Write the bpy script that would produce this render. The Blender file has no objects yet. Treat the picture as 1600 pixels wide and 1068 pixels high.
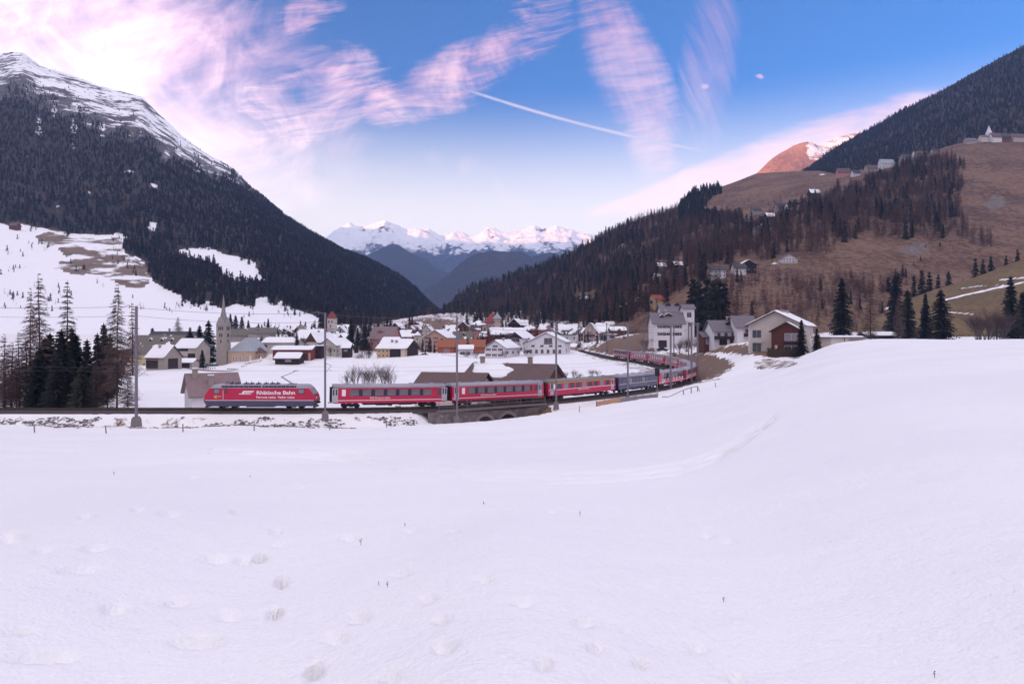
import bpy, math, random
import numpy as np
from mathutils import Vector, Matrix
R = math.radians
random.seed(7)
rng = np.random.default_rng(11)
SC = bpy.context.scene
COL = SC.collection
# ------------------------------------------------------------------ camera
F = 1067.0           # focal length in photograph pixels
HZ = 525.0           # horizon row
ZC = 10.5            # eye height above the rails
cam = bpy.data.cameras.new('camera'); camo = bpy.data.objects.new('camera', cam); COL.objects.link(camo)
cam.sensor_width = 36.0; cam.lens = 36.0 * F / 1600.0
cam.shift_y = -(534.0 - HZ) / 1600.0
cam.clip_start = 0.1; cam.clip_end = 60000.0
camo.location = (0, 0, ZC); camo.rotation_euler = (R(90), 0, 0)
SC.camera = camo
SC.view_settings.view_transform = 'Standard'; SC.view_settings.look = 'None'
SC.view_settings.gamma = 1.0; SC.view_settings.use_curve_mapping = False
SC.view_settings.exposure = 1.6
SC.cycles.use_denoising = True
SC.cycles.max_bounces = 6; SC.cycles.diffuse_bounces = 3; SC.cycles.volume_bounces = 1
SC.cycles.transparent_max_bounces = 8
SC.render.use_persistent_data = False

# ------------------------------------------------------------------ node expression helper
class E:
    """value in a node tree; arithmetic builds Math nodes"""
    def __init__(s, nt, sock): s.nt = nt; s.sock = sock
    def _m(s, op, *a, clamp=False):
        n = s.nt.nodes.new('ShaderNodeMath'); n.operation = op; n.use_clamp = clamp
        for i, v in enumerate((s,) + a):
            if isinstance(v, E): s.nt.links.new(v.sock, n.inputs[i])
            else: n.inputs[i].default_value = v
        return E(s.nt, n.outputs[0])
    def __add__(s, o): return s._m('ADD', o)
    __radd__ = __add__
    def __mul__(s, o): return s._m('MULTIPLY', o)
    __rmul__ = __mul__
    def __sub__(s, o): return s._m('SUBTRACT', o)
    def __rsub__(s, o): return (s * -1.0) + o
    def __truediv__(s, o): return s._m('DIVIDE', o)
    def pow(s, o): return s._m('POWER', o)
    def max(s, o): return s._m('MAXIMUM', o)
    def min(s, o): return s._m('MINIMUM', o)
    def abs(s): return s._m('ABSOLUTE')
    def exp(s): return s._m('EXPONENT')
    def sin(s): return s._m('SINE')
    def clamp(s): return s._m('ADD', 0.0, clamp=True)
    def ss(s, a, b):
        n = s.nt.nodes.new('ShaderNodeMapRange'); n.interpolation_type = 'SMOOTHSTEP'; n.clamp = True
        s.nt.links.new(s.sock, n.inputs[0])
        n.inputs[1].default_value = a; n.inputs[2].default_value = b
        n.inputs[3].default_value = 0.0; n.inputs[4].default_value = 1.0
        return E(s.nt, n.outputs[0])
def xyz(nt, x, y, z):
    n = nt.nodes.new('ShaderNodeCombineXYZ')
    for i, v in enumerate((x, y, z)):
        if isinstance(v, E): nt.links.new(v.sock, n.inputs[i])
        else: n.inputs[i].default_value = v
    return n.outputs[0]
def noise(nt, vec, scale, detail=4.0, rough=0.55, dist=0.0, typ='FBM'):
    n = nt.nodes.new('ShaderNodeTexNoise'); n.noise_dimensions = '3D'
    n.noise_type = typ
    n.inputs['Scale'].default_value = scale; n.inputs['Detail'].default_value = detail
    n.inputs['Roughness'].default_value = rough; n.inputs['Distortion'].default_value = dist
    if vec is not None: nt.links.new(vec, n.inputs['Vector'])
    return E(nt, n.outputs['Fac'])
def mixc(nt, fac, a, b, mode='MIX'):
    n = nt.nodes.new('ShaderNodeMix'); n.data_type = 'RGBA'; n.blend_type = mode
    for sock, v in ((n.inputs[0], fac), (n.inputs[6], a), (n.inputs[7], b)):
        if isinstance(v, E): nt.links.new(v.sock, sock)
        elif isinstance(v, (int, float)): sock.default_value = v
        elif isinstance(v, tuple): sock.default_value = (v + (1.0,))[:4]
        else: nt.links.new(v, sock)
    return n.outputs[2]

# ------------------------------------------------------------------ sky
SKY_TINT = (0.014, 0.060, 0.112)   # strength of the Sky Texture per channel
HORIZON = (0.62, 0.53, 0.44)
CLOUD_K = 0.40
SUN_AZ = -120.0      # degrees from +Y towards +X
SUN_EL = 5.0
world = bpy.data.worlds.new('World'); SC.world = world; world.use_nodes = True
nt = world.node_tree; nt.nodes.clear()
sky = nt.nodes.new('ShaderNodeTexSky'); sky.sky_type = 'NISHITA'; sky.sun_disc = False
sky.sun_elevation = R(SUN_EL); sky.sun_rotation = R(SUN_AZ)
sky.air_density = 1.0; sky.dust_density = 0.6; sky.ozone_density = 2.0; sky.altitude = 1400
tc = nt.nodes.new('ShaderNodeTexCoord')
sp = nt.nodes.new('ShaderNodeSeparateXYZ'); nt.links.new(tc.outputs['Generated'], sp.inputs[0])
dx, dy, dz = (E(nt, sp.outputs[i]) for i in range(3))
ya = dy.abs().max(0.08)
gx = dx / ya                        # tangent-plane coordinates about north; the south half mirrors them
gz = dz / ya
P = gx * F + 800.0                  # the same, in handy units
Q = gz * (-F) + HZ
zz = dz.max(0.02)
cvec = xyz(nt, dx / zz, dy / zz, 0.0)   # a flat cloud deck seen from below
gvec = xyz(nt, gx, gz, 0.0)
warp = noise(nt, gvec, 2.2, 2.0, 0.5) - 0.5
warp2 = noise(nt, xyz(nt, gx, gz, 5.0), 2.6, 2.0, 0.5) - 0.5
Pw = P + warp * 150.0
Qw = Q + warp2 * 110.0
def ell(cx, cy, a, b, ang, lo=0.35, hi=1.0, w=True):
    """soft rotated ellipse of cloud"""
    c, s = math.cos(R(ang)), math.sin(R(ang))
    X, Y = (Pw, Qw) if w else (P, Q)
    X = X - cx; Y = Y - cy
    u = (X * c + Y * s) * (1.0 / a); v = (Y * c - X * s) * (1.0 / b)
    d = (u * u + v * v)
    return 1.0 - d.ss(lo, hi)
def ripple(ang, sx, sy, seed, detail=4.0, rough=0.62, scale=1.0):
    c, s = math.cos(R(ang)), math.sin(R(ang))
    X = Pw - 800.0; Y = Qw - 300.0
    u = (X * c + Y * s) * (1.0 / sx); v = (Y * c - X * s) * (1.0 / sy)
    return noise(nt, xyz(nt, u, v, seed), scale, detail, rough, 0.4)
rA = (ripple(-10, 80, 11.0, 1.0) - 0.5) * 1.15 + 0.5       # fine near-horizontal ripples
rB = ripple(70, 120, 14, 4.0)        # steep streaks
rC = ripple(-25, 300, 120, 8.0, 3.0, 0.6)
base_n = (noise(nt, gvec, 8.0, 5.0, 0.68, 0.8) - 0.5) * 1.6 + 0.5
cl = None
def add(m):
    global cl
    cl = m if cl is None else cl.max(m)
def wisp(mask, tex, lo, hi, k):      # cloud where the texture beats a threshold that the mask lowers
    return (tex + (mask - 1.0) * 0.45).ss(lo, hi) * mask.ss(0.0, 0.5) * k
veil = ell(60, 150, 640, 360, 8, 0.0, 1.0)
add(wisp(veil, rC * 0.5 + base_n * 0.4 + rA * 0.1, 0.08, 0.62, 0.95))
add(wisp(ell(470, 165, 175, 120, -30, 0.1, 1.0), rA * 0.45 + base_n * 0.55, 0.22, 0.76, 1.0))
add(wisp(ell(700, 120, 240, 62, -27, 0.0, 1.0), rA * 0.5 + base_n * 0.5, 0.24, 0.78, 1.0))
add(wisp(ell(590, 165, 70, 60, 30, 0.0, 1.0), rA * 0.55 + base_n * 0.45, 0.26, 0.72, 1.0))
add(wisp(ell(470, 25, 120, 60, -40, 0.0, 1.0), rA * 0.5 + base_n * 0.55, 0.30, 0.78, 0.9))
add(wisp(ell(850, 40, 120, 90, -50, 0.0, 1.0), rA * 0.5 + base_n * 0.5, 0.36, 0.72, 0.8))
add(wisp(ell(985, 110, 200, 78, 66, 0.0, 1.0), rA * 0.50 + rB * 0.30 + base_n * 0.2, 0.12, 0.85, 0.80))
add(wisp(ell(1015, 230, 110, 52, 82, 0.0, 1.0), rA * 0.55 + base_n * 0.45, 0.12, 0.85, 0.80))
add(wisp(ell(1110, 110, 190, 60, 100, 0.0, 1.0), rB * 0.7 + base_n * 0.3, 0.12, 0.85, 0.42))
add(wisp(ell(660, 262, 110, 34, -10, 0.0, 1.0), base_n, 0.30, 0.85, 0.35))
add(wisp(ell(780, 300, 90, 26, 50, 0.0, 1.0), base_n, 0.35, 0.85, 0.30))
add(wisp(ell(1250, 246, 370, 66, -20, 0.0, 1.0, False), rC * 0.45 + rA * 0.3 + base_n * 0.25, 0.10, 0.62, 0.97))
add(wisp(ell(1075, 290, 175, 34, -22, 0.0, 1.0, False), rC * 0.45 + rA * 0.3 + base_n * 0.25, 0.05, 0.55, 0.97))
add(wisp(ell(1010, 312, 120, 16, -14, 0.0, 1.0, False), rC * 0.7 + base_n * 0.3, 0.02, 0.40, 0.9))
add(wisp(ell(1195, 124, 13, 7, 0, 0.0, 1.0), base_n, 0.20, 0.5, 0.8))
add(wisp(ell(1100, 144, 9, 6, 0, 0.0, 1.0), base_n, 0.20, 0.5, 0.6))
# contrail
t_ = ((P - 730.0) * 0.9686 + (Q - 143.0) * 0.2487)
n_ = ((Q - 143.0) * 0.9686 - (P - 730.0) * 0.2487) + (t_ - 190.0) * (t_ - 190.0) * 0.0002 - 5.0
trailw = (1.0 - n_.abs().ss(0.3, 4.6)) * t_.ss(-60.0, 40.0) * (1.0 - t_.ss(330.0, 400.0))
trail = (1.0 - n_.abs().ss(0.2, 3.8)) * t_.ss(-60.0, 40.0) * (1.0 - t_.ss(330.0, 400.0)) * (base_n * 1.3 + 0.05)
add(trail.min(0.6))
hole = ell(483, 135, 48, 30, -35, 0.0, 1.0)
cl = cl * (1.0 - hole * (0.95 - base_n * 0.7))
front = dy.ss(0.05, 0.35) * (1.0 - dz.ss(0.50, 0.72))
# unseen sky: added cloud deck, brighter than the visible one, to light the snow
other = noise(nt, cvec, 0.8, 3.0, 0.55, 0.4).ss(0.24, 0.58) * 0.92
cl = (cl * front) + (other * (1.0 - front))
sunw = (dx * math.sin(R(-62.0)) + dy * math.cos(R(-62.0))).ss(0.55, 1.0)     # the thin veil glows over the left ridge
white = (1.0 - (P.ss(60.0, 620.0))) * 0.60 + (base_n.ss(0.42, 0.72)) * 0.35
low = 1.0 - dz.ss(0.10, 0.40)
ccol = mixc(nt, white.clamp(), (1.0, 0.50, 0.66), (1.15, 0.90, 0.95))
ccol = mixc(nt, (low * 1.0).clamp(), ccol, (1.60, 1.28, 1.22))
ccol = mixc(nt, trailw.clamp(), ccol, (0.95, 0.82, 0.92))
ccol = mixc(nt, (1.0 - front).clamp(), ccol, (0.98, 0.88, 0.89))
kb = (sunw * 0.65 + (1.0 - front) * 0.55 + 1.0) * CLOUD_K  # unseen deck boosted beyond the clouds in view
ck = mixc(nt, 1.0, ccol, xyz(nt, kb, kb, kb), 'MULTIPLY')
sk = mixc(nt, 1.0, sky.outputs[0], SKY_TINT, 'MULTIPLY')
hz_ = (1.0 - dz.ss(0.12, 0.345)) * 0.94
sk = mixc(nt, hz_.clamp(), sk, HORIZON)
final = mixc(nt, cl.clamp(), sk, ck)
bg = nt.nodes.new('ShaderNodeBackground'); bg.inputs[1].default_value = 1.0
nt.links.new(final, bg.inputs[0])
wo = nt.nodes.new('ShaderNodeOutputWorld'); nt.links.new(bg.outputs[0], wo.inputs[0])
world.cycles.sampling_method = 'MANUAL'; world.cycles.sample_map_resolution = 256
# ------------------------------------------------------------------ sun
sl = bpy.data.lights.new('sun', 'SUN'); sl.energy = 5.0; sl.angle = R(0.6); sl.color = (1.0, 0.42, 0.19)
so = bpy.data.objects.new('sun', sl); COL.objects.link(so)
sd = Vector((math.sin(R(SUN_AZ)) * math.cos(R(SUN_EL)), math.cos(R(SUN_AZ)) * math.cos(R(SUN_EL)), math.sin(R(SUN_EL))))
so.rotation_euler = (-sd).to_track_quat('-Z', 'Y').to_euler()

# ------------------------------------------------------------------ helpers
def at(p, q, Y):
    return Vector(((p - 800.0) / F * Y, Y, ZC - (q - HZ) / F * Y))
def vnoise(x, y, seed=0):
    xi = np.floor(x).astype(np.int64); yi = np.floor(y).astype(np.int64)
    xf = x - xi; yf = y - yi
    def h(a, b):
        n = (a * 374761393 + b * 668265263 + seed * 974634777) & 0x7fffffff
        n = ((n ^ (n >> 13)) * 1274126177) & 0x7fffffff
        return ((n ^ (n >> 16)) & 0xffff) / 65535.0
    u = xf * xf * (3 - 2 * xf); v = yf * yf * (3 - 2 * yf)
    return (h(xi, yi) * (1 - u) + h(xi + 1, yi) * u) * (1 - v) + (h(xi, yi + 1) * (1 - u) + h(xi + 1, yi + 1) * u) * v
def fbm(x, y, seed=0, oct=5, ridged=False):
    s = 0; a = 0.5; tot = 0
    for i in range(oct):
        n = vnoise(x, y, seed + i * 17)
        if ridged: n = 1 - np.abs(2 * n - 1)
        s = s + n * a; tot += a; a *= 0.5; x = x * 2.03 + 3.1; y = y * 2.03 + 7.7
    return s / tot
def mesh_np(name, V, Fq, smooth=True, attrs=None):
    me = bpy.data.meshes.new(name)
    V = np.asarray(V, np.float32); Fq = np.asarray(Fq, np.int32)
    k = Fq.shape[1]
    me.vertices.add(len(V)); me.vertices.foreach_set('co', V.ravel())
    me.loops.add(Fq.size); me.loops.foreach_set('vertex_index', Fq.ravel())
    me.polygons.add(len(Fq)); me.polygons.foreach_set('loop_start', np.arange(0, Fq.size, k, dtype=np.int32))
    me.polygons.foreach_set('use_smooth', np.full(len(Fq), smooth))
    me.update(calc_edges=True); me.validate()
    if attrs:
        for an, av in attrs.items():
            a = me.attributes.new(an, 'FLOAT', 'POINT'); a.data.foreach_set('value', np.asarray(av, np.float32).ravel())
    return me
def grid_faces(nr, nc):
    i = np.arange(nr - 1)[:, None] * nc + np.arange(nc - 1)[None, :]
    return np.stack([i, i + 1, i + nc + 1, i + nc], -1).reshape(-1, 4)
def obj(name, me, mat=None, parent=None):
    if mat is not None:
        me.materials.clear(); me.materials.append(mat)
    o = bpy.data.objects.new(name, me); COL.objects.link(o)
    if parent is not None: o.parent = parent
    return o
def tag(o, label=None, cat=None, group=None, kind=None):
    if label: o['label'] = label
    if cat: o['category'] = cat
    if group: o['group'] = group
    if kind: o['kind'] = kind
    return o
def thing(name, label, cat, loc=(0, 0, 0), rz=0.0, group=None, scale=None):
    o = bpy.data.objects.new(name, None); COL.objects.link(o)
    o.location = loc; o.rotation_euler = (0, 0, rz); o.empty_display_size = 0.5
    if scale: o.scale = scale
    return tag(o, label, cat, group)
def copy_tree(o, parent=None):
    c = o.copy(); COL.objects.link(c); c.parent = parent
    for ch in o.children: copy_tree(ch, c)
    return c
def interp(xs, pts):
    a = sorted(pts); return np.interp(xs, [p[0] for p in a], [p[1] for p in a])
def smooth1(v, n):
    k = np.hanning(2 * n + 3)[1:-1]; k /= k.sum()
    return np.convolve(np.pad(v, (n, n), mode='edge'), k, mode='valid')
class MB:
    """collects solid pieces into one mesh"""
    def __init__(s): s.v = []; s.f = []
    def add(s, vs, fs):
        n = len(s.v); s.v += [tuple(v) for v in vs]; s.f += [tuple(i + n for i in f) for f in fs]; return s
    def box(s, x0, x1, y0, y1, z0, z1):
        return s.add([(x0,y0,z0),(x1,y0,z0),(x1,y1,z0),(x0,y1,z0),(x0,y0,z1),(x1,y0,z1),(x1,y1,z1),(x0,y1,z1)],
                     [(0,3,2,1),(4,5,6,7),(0,1,5,4),(1,2,6,5),(2,3,7,6),(3,0,4,7)])
    def prism(s, poly, axis, a0, a1):
        """closed polygon (2-D) pushed along an axis: 'x' uses (y,z), 'y' uses (x,z), 'z' uses (x,y)"""
        n = len(poly)
        def P3(p, a): return (a, p[0], p[1]) if axis == 'x' else (p[0], a, p[1]) if axis == 'y' else (p[0], p[1], a)
        vs = [P3(p, a0) for p in poly] + [P3(p, a1) for p in poly]
        fs = [(i, (i + 1) % n, n + (i + 1) % n, n + i) for i in range(n)] + [tuple(range(n))[::-1], tuple(range(n, 2 * n))]
        return s.add(vs, fs)
    def tube(s, a, b, r0, r1=None, n=6):
        a = Vector(a); b = Vector(b); r1 = r0 if r1 is None else r1
        d = (b - a)
        if d.length < 1e-6: return s
        d.normalize(); u = d.orthogonal().normalized(); w = d.cross(u)
        vs = []
        for c, r in ((a, r0), (b, r1)):
            for i in range(n):
                t = 2 * math.pi * i / n; vs.append(c + u * (math.cos(t) * r) + w * (math.sin(t) * r))
        return s.add(vs, [(i, (i + 1) % n, n + (i + 1) % n, n + i) for i in range(n)] + [tuple(range(n))[::-1], tuple(range(n, 2 * n))])
    def mesh(s, name='m', smooth=False):
        me = bpy.data.meshes.new(name); me.from_pydata(s.v, [], s.f); me.validate()
        if True:
            import bmesh
            bm = bmesh.new(); bm.from_mesh(me); bmesh.ops.recalc_face_normals(bm, faces=bm.faces); bm.to_mesh(me); bm.free()
        if smooth: me.polygons.foreach_set('use_smooth', [True] * len(me.polygons))
        me.update(); return me
    def build(s, name, mat, parent=None, smooth=False):
        return obj(name, s.mesh(name, smooth), mat, parent)
# ------------------------------------------------------------------ materials
MATS = {}
def mat(name, col, rough=0.7, var=0.15, scale=3.0, metal=0.0, bump=0.0, spec=0.3, coords='Object', streak=None):
    if name in MATS: return MATS[name]
    m = bpy.data.materials.new(name); m.use_nodes = True; t = m.node_tree
    b = t.nodes['Principled BSDF']
    b.inputs['Roughness'].default_value = rough; b.inputs['Metallic'].default_value = metal
    b.inputs['Specular IOR Level'].default_value = spec
    tcn = t.nodes.new('ShaderNodeTexCoord')
    vec = tcn.outputs[coords]
    if streak:
        mp = t.nodes.new('ShaderNodeMapping'); mp.inputs['Scale'].default_value = streak
        t.links.new(vec, mp.inputs[0]); vec = mp.outputs[0]
    n = noise(t, vec, scale, 5.0, 0.6)
    f = (n - 0.5) * (2.0 * var) + 1.0
    rgb = mixc(t, 1.0, tuple(col), xyz(t, f, f, f), 'MULTIPLY')
    t.links.new(rgb, b.inputs['Base Color'])
    if bump:
        bn = t.nodes.new('ShaderNodeBump'); bn.inputs['Strength'].default_value = bump; bn.inputs['Distance'].default_value = 0.1
        t.links.new(n.sock, bn.inputs['Height']); t.links.new(bn.outputs[0], b.inputs['Normal'])
    MATS[name] = m; return m
def snow_mat(name='snow'):
    return mat(name, (0.86, 0.86, 0.90), 0.6, 0.05, 1.2, bump=0.25, spec=0.25)
# ================================================================== TERRAIN
# track centre line (X, Y, Z of rail top)
TRK = [(-330, 96, 0.25), (-200, 98.5, 0.15), (-120, 99.5, 0.1), (-60, 100, 0.0), (-45, 100, 0.0), (-28, 100.2, 0.0), (-18.5, 103.0, -0.25), (-10.5, 107, -0.4),
       (4.9, 118, -0.6), (18.9, 131.2, -0.5), (29.8, 145.5, -0.55), (39.2, 160.3, -0.5), (46.4, 177, -0.45), (51.0, 195, -0.35),
       (53.2, 214, -0.1), (53.0, 233, 0.3), (50.6, 250, 0.75), (46.9, 266, 1.25), (42.6, 283, 1.8), (37.5, 320, 2.9), (32.8, 350, 3.8), (28.5, 368, 4.2), (22, 385, 4.6), (8, 410, 5.2)]
def catmull(pts, step=1.0):
    P_ = np.array(pts, float); out = []
    for i in range(len(P_) - 1):
        p0 = P_[max(i - 1, 0)]; p1 = P_[i]; p2 = P_[i + 1]; p3 = P_[min(i + 2, len(P_) - 1)]
        n = max(2, int(np.linalg.norm(p2 - p1) / step))
        # centripetal-ish tangents scaled by chord
        d1 = np.linalg.norm(p2 - p1)
        m1 = (p2 - p0) / max(1e-6, np.linalg.norm((p2 - p0)[:2])) * d1
        m2 = (p3 - p1) / max(1e-6, np.linalg.norm((p3 - p1)[:2])) * d1
        for k in range(n):
            t = k / n; h = ((2*t**3 - 3*t**2 + 1), (t**3 - 2*t**2 + t), (-2*t**3 + 3*t**2), (t**3 - t**2))
            out.append(h[0] * p1 + h[1] * m1 + h[2] * p2 + h[3] * m2)
    out.append(P_[-1]); return np.array(out)
TRACK = catmull(TRK, 1.0)
TRACK[:, 2] = smooth1(TRACK[:, 2], 12)
SID = TRACK[(TRACK[:, 1] > 196)]            # a second line that runs beside the far leg of the loop
def offset_line(L, d):
    T = np.gradient(L[:, :2], axis=0); T /= np.linalg.norm(T, axis=1)[:, None]
    N = np.stack([-T[:, 1], T[:, 0]], 1)
    o = L.copy(); o[:, :2] += N * np.asarray(d).reshape(-1, 1); return o
_t = np.linspace(0, 1, len(SID)); SIDING = offset_line(SID, np.clip(np.minimum(_t * 9, (1 - _t) * 6), 0, 1) * 4.2)
CUM = np.concatenate([[0], np.cumsum(np.linalg.norm(np.diff(TRACK, axis=0), axis=1))])
def track_at(s):
    return np.array([np.interp(s, CUM, TRACK[:, i]) for i in range(3)])
def s_of(x, y):
    return CUM[np.argmin((TRACK[:, 0] - x) ** 2 + (TRACK[:, 1] - y) ** 2)]
def dist_line(X, Y, L):
    """distance to a polyline's sample points and the height there"""
    sh = X.shape; x = X.ravel(); y = Y.ravel(); D = np.full(x.shape, 1e9); H = np.zeros(x.shape)
    A = L[:-1]; B = L[1:]
    for a, b in zip(A[::1], B[::1]):
        d = b - a; l2 = d[0] ** 2 + d[1] ** 2 + 1e-9
        m = (np.abs(x - a[0]) < 16) & (np.abs(y - a[1]) < 16)
        if not m.any(): continue
        t = np.clip(((x[m] - a[0]) * d[0] + (y[m] - a[1]) * d[1]) / l2, 0, 1)
        dd = np.hypot(x[m] - a[0] - t * d[0], y[m] - a[1] - t * d[1])
        cur = D[m]; up = dd < cur
        idx = np.nonzero(m)[0][up]
        D[idx] = dd[up]; H[idx] = (a[2] + t * d[2])[up]
    return D.reshape(sh), H.reshape(sh)
# ground control points: (photo column, photo row, depth)
GP = []
for p in (-900, -500, -100, 300, 500): GP += [(p, 525 + 212, 20), (p, 692, 45), (p, 674, 84)]
GP += [(620, 735, 20), (620, 690, 45), (620, 667, 88), (700, 690, 45), (760, 732, 20), (760, 686, 48), (770, 659, 91), (735, 662, 89), (700, 663, 88), (770, 680, 60), (811, 655, 95), (850, 650, 99), (900, 645, 106), (850, 668, 66),
       (950, 631, 117), (950, 662, 65), (950, 722, 20), (1080, 613, 128), (1080, 641, 62), (1080, 708, 20),
       (1200, 581, 140), (1200, 607, 62), (1200, 672, 20), (1290, 541, 150), (1300, 570, 60), (1300, 640, 20), (1270, 552, 146),
       (1450, 533, 200), (1450, 541, 100), (1450, 556, 50), (1450, 613, 20), (1600, 530, 200), (1600, 538, 100), (1600, 604, 20), (1600, 527, 290), (1450, 528, 290),
       (2200, 520, 200), (2200, 598, 20), (2200, 530, 80), (1320, 536, 185), (1380, 535, 215)]
GP += [(p, 670, 92.2) for p in (-900, -500, -100, 120, 300, 500, 600)]
GP += [(p, 598 + 0, 200) for p in (-700, -300, 0, 150, 300)] + [(p, None, 116, -2.6) for p in (-400, -100, 150, 300, 450)]
GP += [(-500, 572, 300), (0, 571, 300), (200, 573, 300), (270, 576, 272), (360, 573, 300), (400, 562, 300), (440, 567, 290), (-500, 530, 420), (0, 530, 420), (130, 532, 420), (250, 535, 400), (380, 532, 400), (450, 540, 350)]
GP += [(450, 594, 200), (600, 590, 200), (700, 584, 200), (800, 578, 200), (870, 573, 200), (940, 576, 195), (600, None, 128, -4.2), (700, None, 134, -4.4), (770, None, 142, -3.6), (850, None, 150, -2.2), (930, None, 165, -0.8)]
GP += [(520, 553, 330), (620, 557, 290), (700, 553, 300), (760, 559, 295), (815, 556, 295), (870, 551, 300), (920, 560, 270), (960, 557, 285)]
GP += [(600, 548, 370), (690, 549, 350), (740, 545, 380), (820, 546, 340), (890, 536, 360), (935, 533, 380), (518, 522, 420), (460, 528, 420), (760, 531, 450), (800, 530, 430), (880, 531, 430), (930, 528, 430)]
GP += [(660, 496, 560), (625, 515, 520), (720, 503, 560), (690, 492, 640), (760, 515, 560), (560, 520, 520), (480, 512, 500), (850, 515, 520), (920, 512, 500)]
GP += [(1130, 572, 186), (1110, 585, 176), (1150, 552, 206), (1185, 549, 188), (1240, 553, 183), (1290, 548, 182), (1190, 575, 160), (1045, 541, 292), (1085, 540, 280), (1000, 549, 300), (1130, 538, 232), (1170, 540, 215), (1100, 560, 225), (1060, 552, 262)]
GP += [(955, 533, 325), (990, 523, 345), (930, 541, 335), (1020, 535, 330), (1100, 527, 300), (1250, 527, 260), (1320, 527, 260), (1150, 520, 330)]
GP += [(p, None, 700, z) for p, z in ((-900, 40), (-300, 30), (100, 30), (400, 28), (600, 26), (690, 34), (800, 36), (950, 42), (1200, 40), (1500, 40), (2200, 40))]
GP += [(p, 520, 330) for p in (1400, 1500, 1650, 2200)]
GP += [(p, None, y, 8.9) for p in (-600, 200, 800, 1400, 2200) for y in (1.0,)] + [(300, 812, 7.5), (800, 808, 7.5), (1200, 790, 7.5), (1600, 770, 7.5), (-300, 812, 7.5)]
def warp(p, Y): return np.stack([np.asarray(p, float) / 95.0, 5.2 * np.log(np.asarray(Y, float) + 14.0)], -1)
_gp = np.array([(g[0], g[2], (ZC - (g[1] - HZ) / F * g[2]) if g[1] is not None else g[3]) for g in GP], float)
_c = warp(_gp[:, 0], _gp[:, 1])
def _ker(a, b):
    r2 = ((a[:, None, :] - b[None]) ** 2).sum(-1); return np.sqrt(r2 + 0.15)
_n = len(_c)
_A = np.zeros((_n + 3, _n + 3)); _A[:_n, :_n] = _ker(_c, _c) - np.eye(_n) * 0.015
_A[:_n, _n] = 1; _A[:_n, _n + 1:] = _c; _A[_n, :_n] = 1; _A[_n + 1:, :_n] = _c.T
_W = np.linalg.solve(_A, np.concatenate([_gp[:, 2], [0, 0, 0]]))
def ground_raw(X, Y):
    Yc = np.clip(Y, 0.5, 700.0)
    p = np.clip(800 + F * X / np.sqrt(Yc ** 2 + 30.0), -1100, 2500)
    q = warp(p, Yc).reshape(-1, 2); out = np.empty(len(q))
    for i in range(0, len(q), 20000):
        k = _ker(q[i:i + 20000], _c); out[i:i + 20000] = k @ _W[:_n] + _W[_n] + q[i:i + 20000] @ _W[_n + 1:]
    return out.reshape(X.shape)
# the little ravine under the bridge
RAV = np.array([(-12.5, 97.0, -2.8), (-9.0, 99.5, -4.4), (-6.0, 103.0, -5.2), (-4.0, 108.0, -5.6), (-2.6, 113.0, -5.8), (-3.0, 122.0, -5.8), (-8, 136, -5.6), (-28, 150, -5.6)], float)
RAVS = catmull(RAV, 1.0)
# dents of footprints and wind scoops in the near snow: photo column, row, half width, half depth (px), depth in metres
DENT = [(408, 871, 10, 8, .21), (441, 908, 9, 11, .19), (431, 958, 11, 10, .19), (491, 1047, 13, 13, .21), (360, 962, 26, 9, .035), (524, 995, 22, 11, .04),
        (310, 1001, 52, 10, .07), (60, 1026, 70, 9, .05), (20, 838, 26, 11, .06), (546, 839, 16, 5, .06), (265, 802, 24, 6, .04), (216, 795, 14, 5, .05), (136, 806, 14, 4, .05),
        (180, 950, 24, 11, .05), (275, 941, 20, 7, .05), (368, 798, 8, 6, .06), (432, 829, 9, 6, .06), (434, 850, 20, 4, .04), (145, 856, 22, 6, .05), (70, 858, 18, 5, .04), (120, 889, 38, 6, .045),
        (30, 984, 34, 6, .045), (335, 873, 28, 7, .045), (380, 875, 14, 7, .05), (560, 964, 22, 9, .05), (690, 968, 18, 8, .04), (695, 1008, 22, 12, .05), (610, 1056, 20, 9, .04), (850, 1035, 13, 12, .05),
        (930, 1010, 12, 9, .05), (1000, 1036, 14, 9, .04), (910, 972, 20, 8, .04), (1090, 1010, 20, 8, .03), (640, 828, 14, 4, .04), (710, 830, 9, 3, .04), (625, 895, 26, 6, .03), (670, 934, 18, 6, .04),
        (1150, 1058, 18, 9, .03), (755, 905, 24, 7, .03), (820, 940, 20, 7, .03), (470, 760, 18, 3, .05), (300, 745, 15, 3, .05), (110, 705, 14, 2, .05), (1105, 836, 14, 4, .03), (1140, 846, 18, 4, .03), (860, 800, 12, 3, .03)]
SKI = [[(330, 700), (450, 704), (540, 712), (640, 729), (740, 741), (860, 747), (960, 744), (1060, 733), (1120, 712), (1170, 680), (1215, 645)],
       [(470, 699), (560, 707), (660, 722), (760, 734), (880, 739), (980, 735), (1070, 722), (1130, 700), (1190, 662)]]
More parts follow.
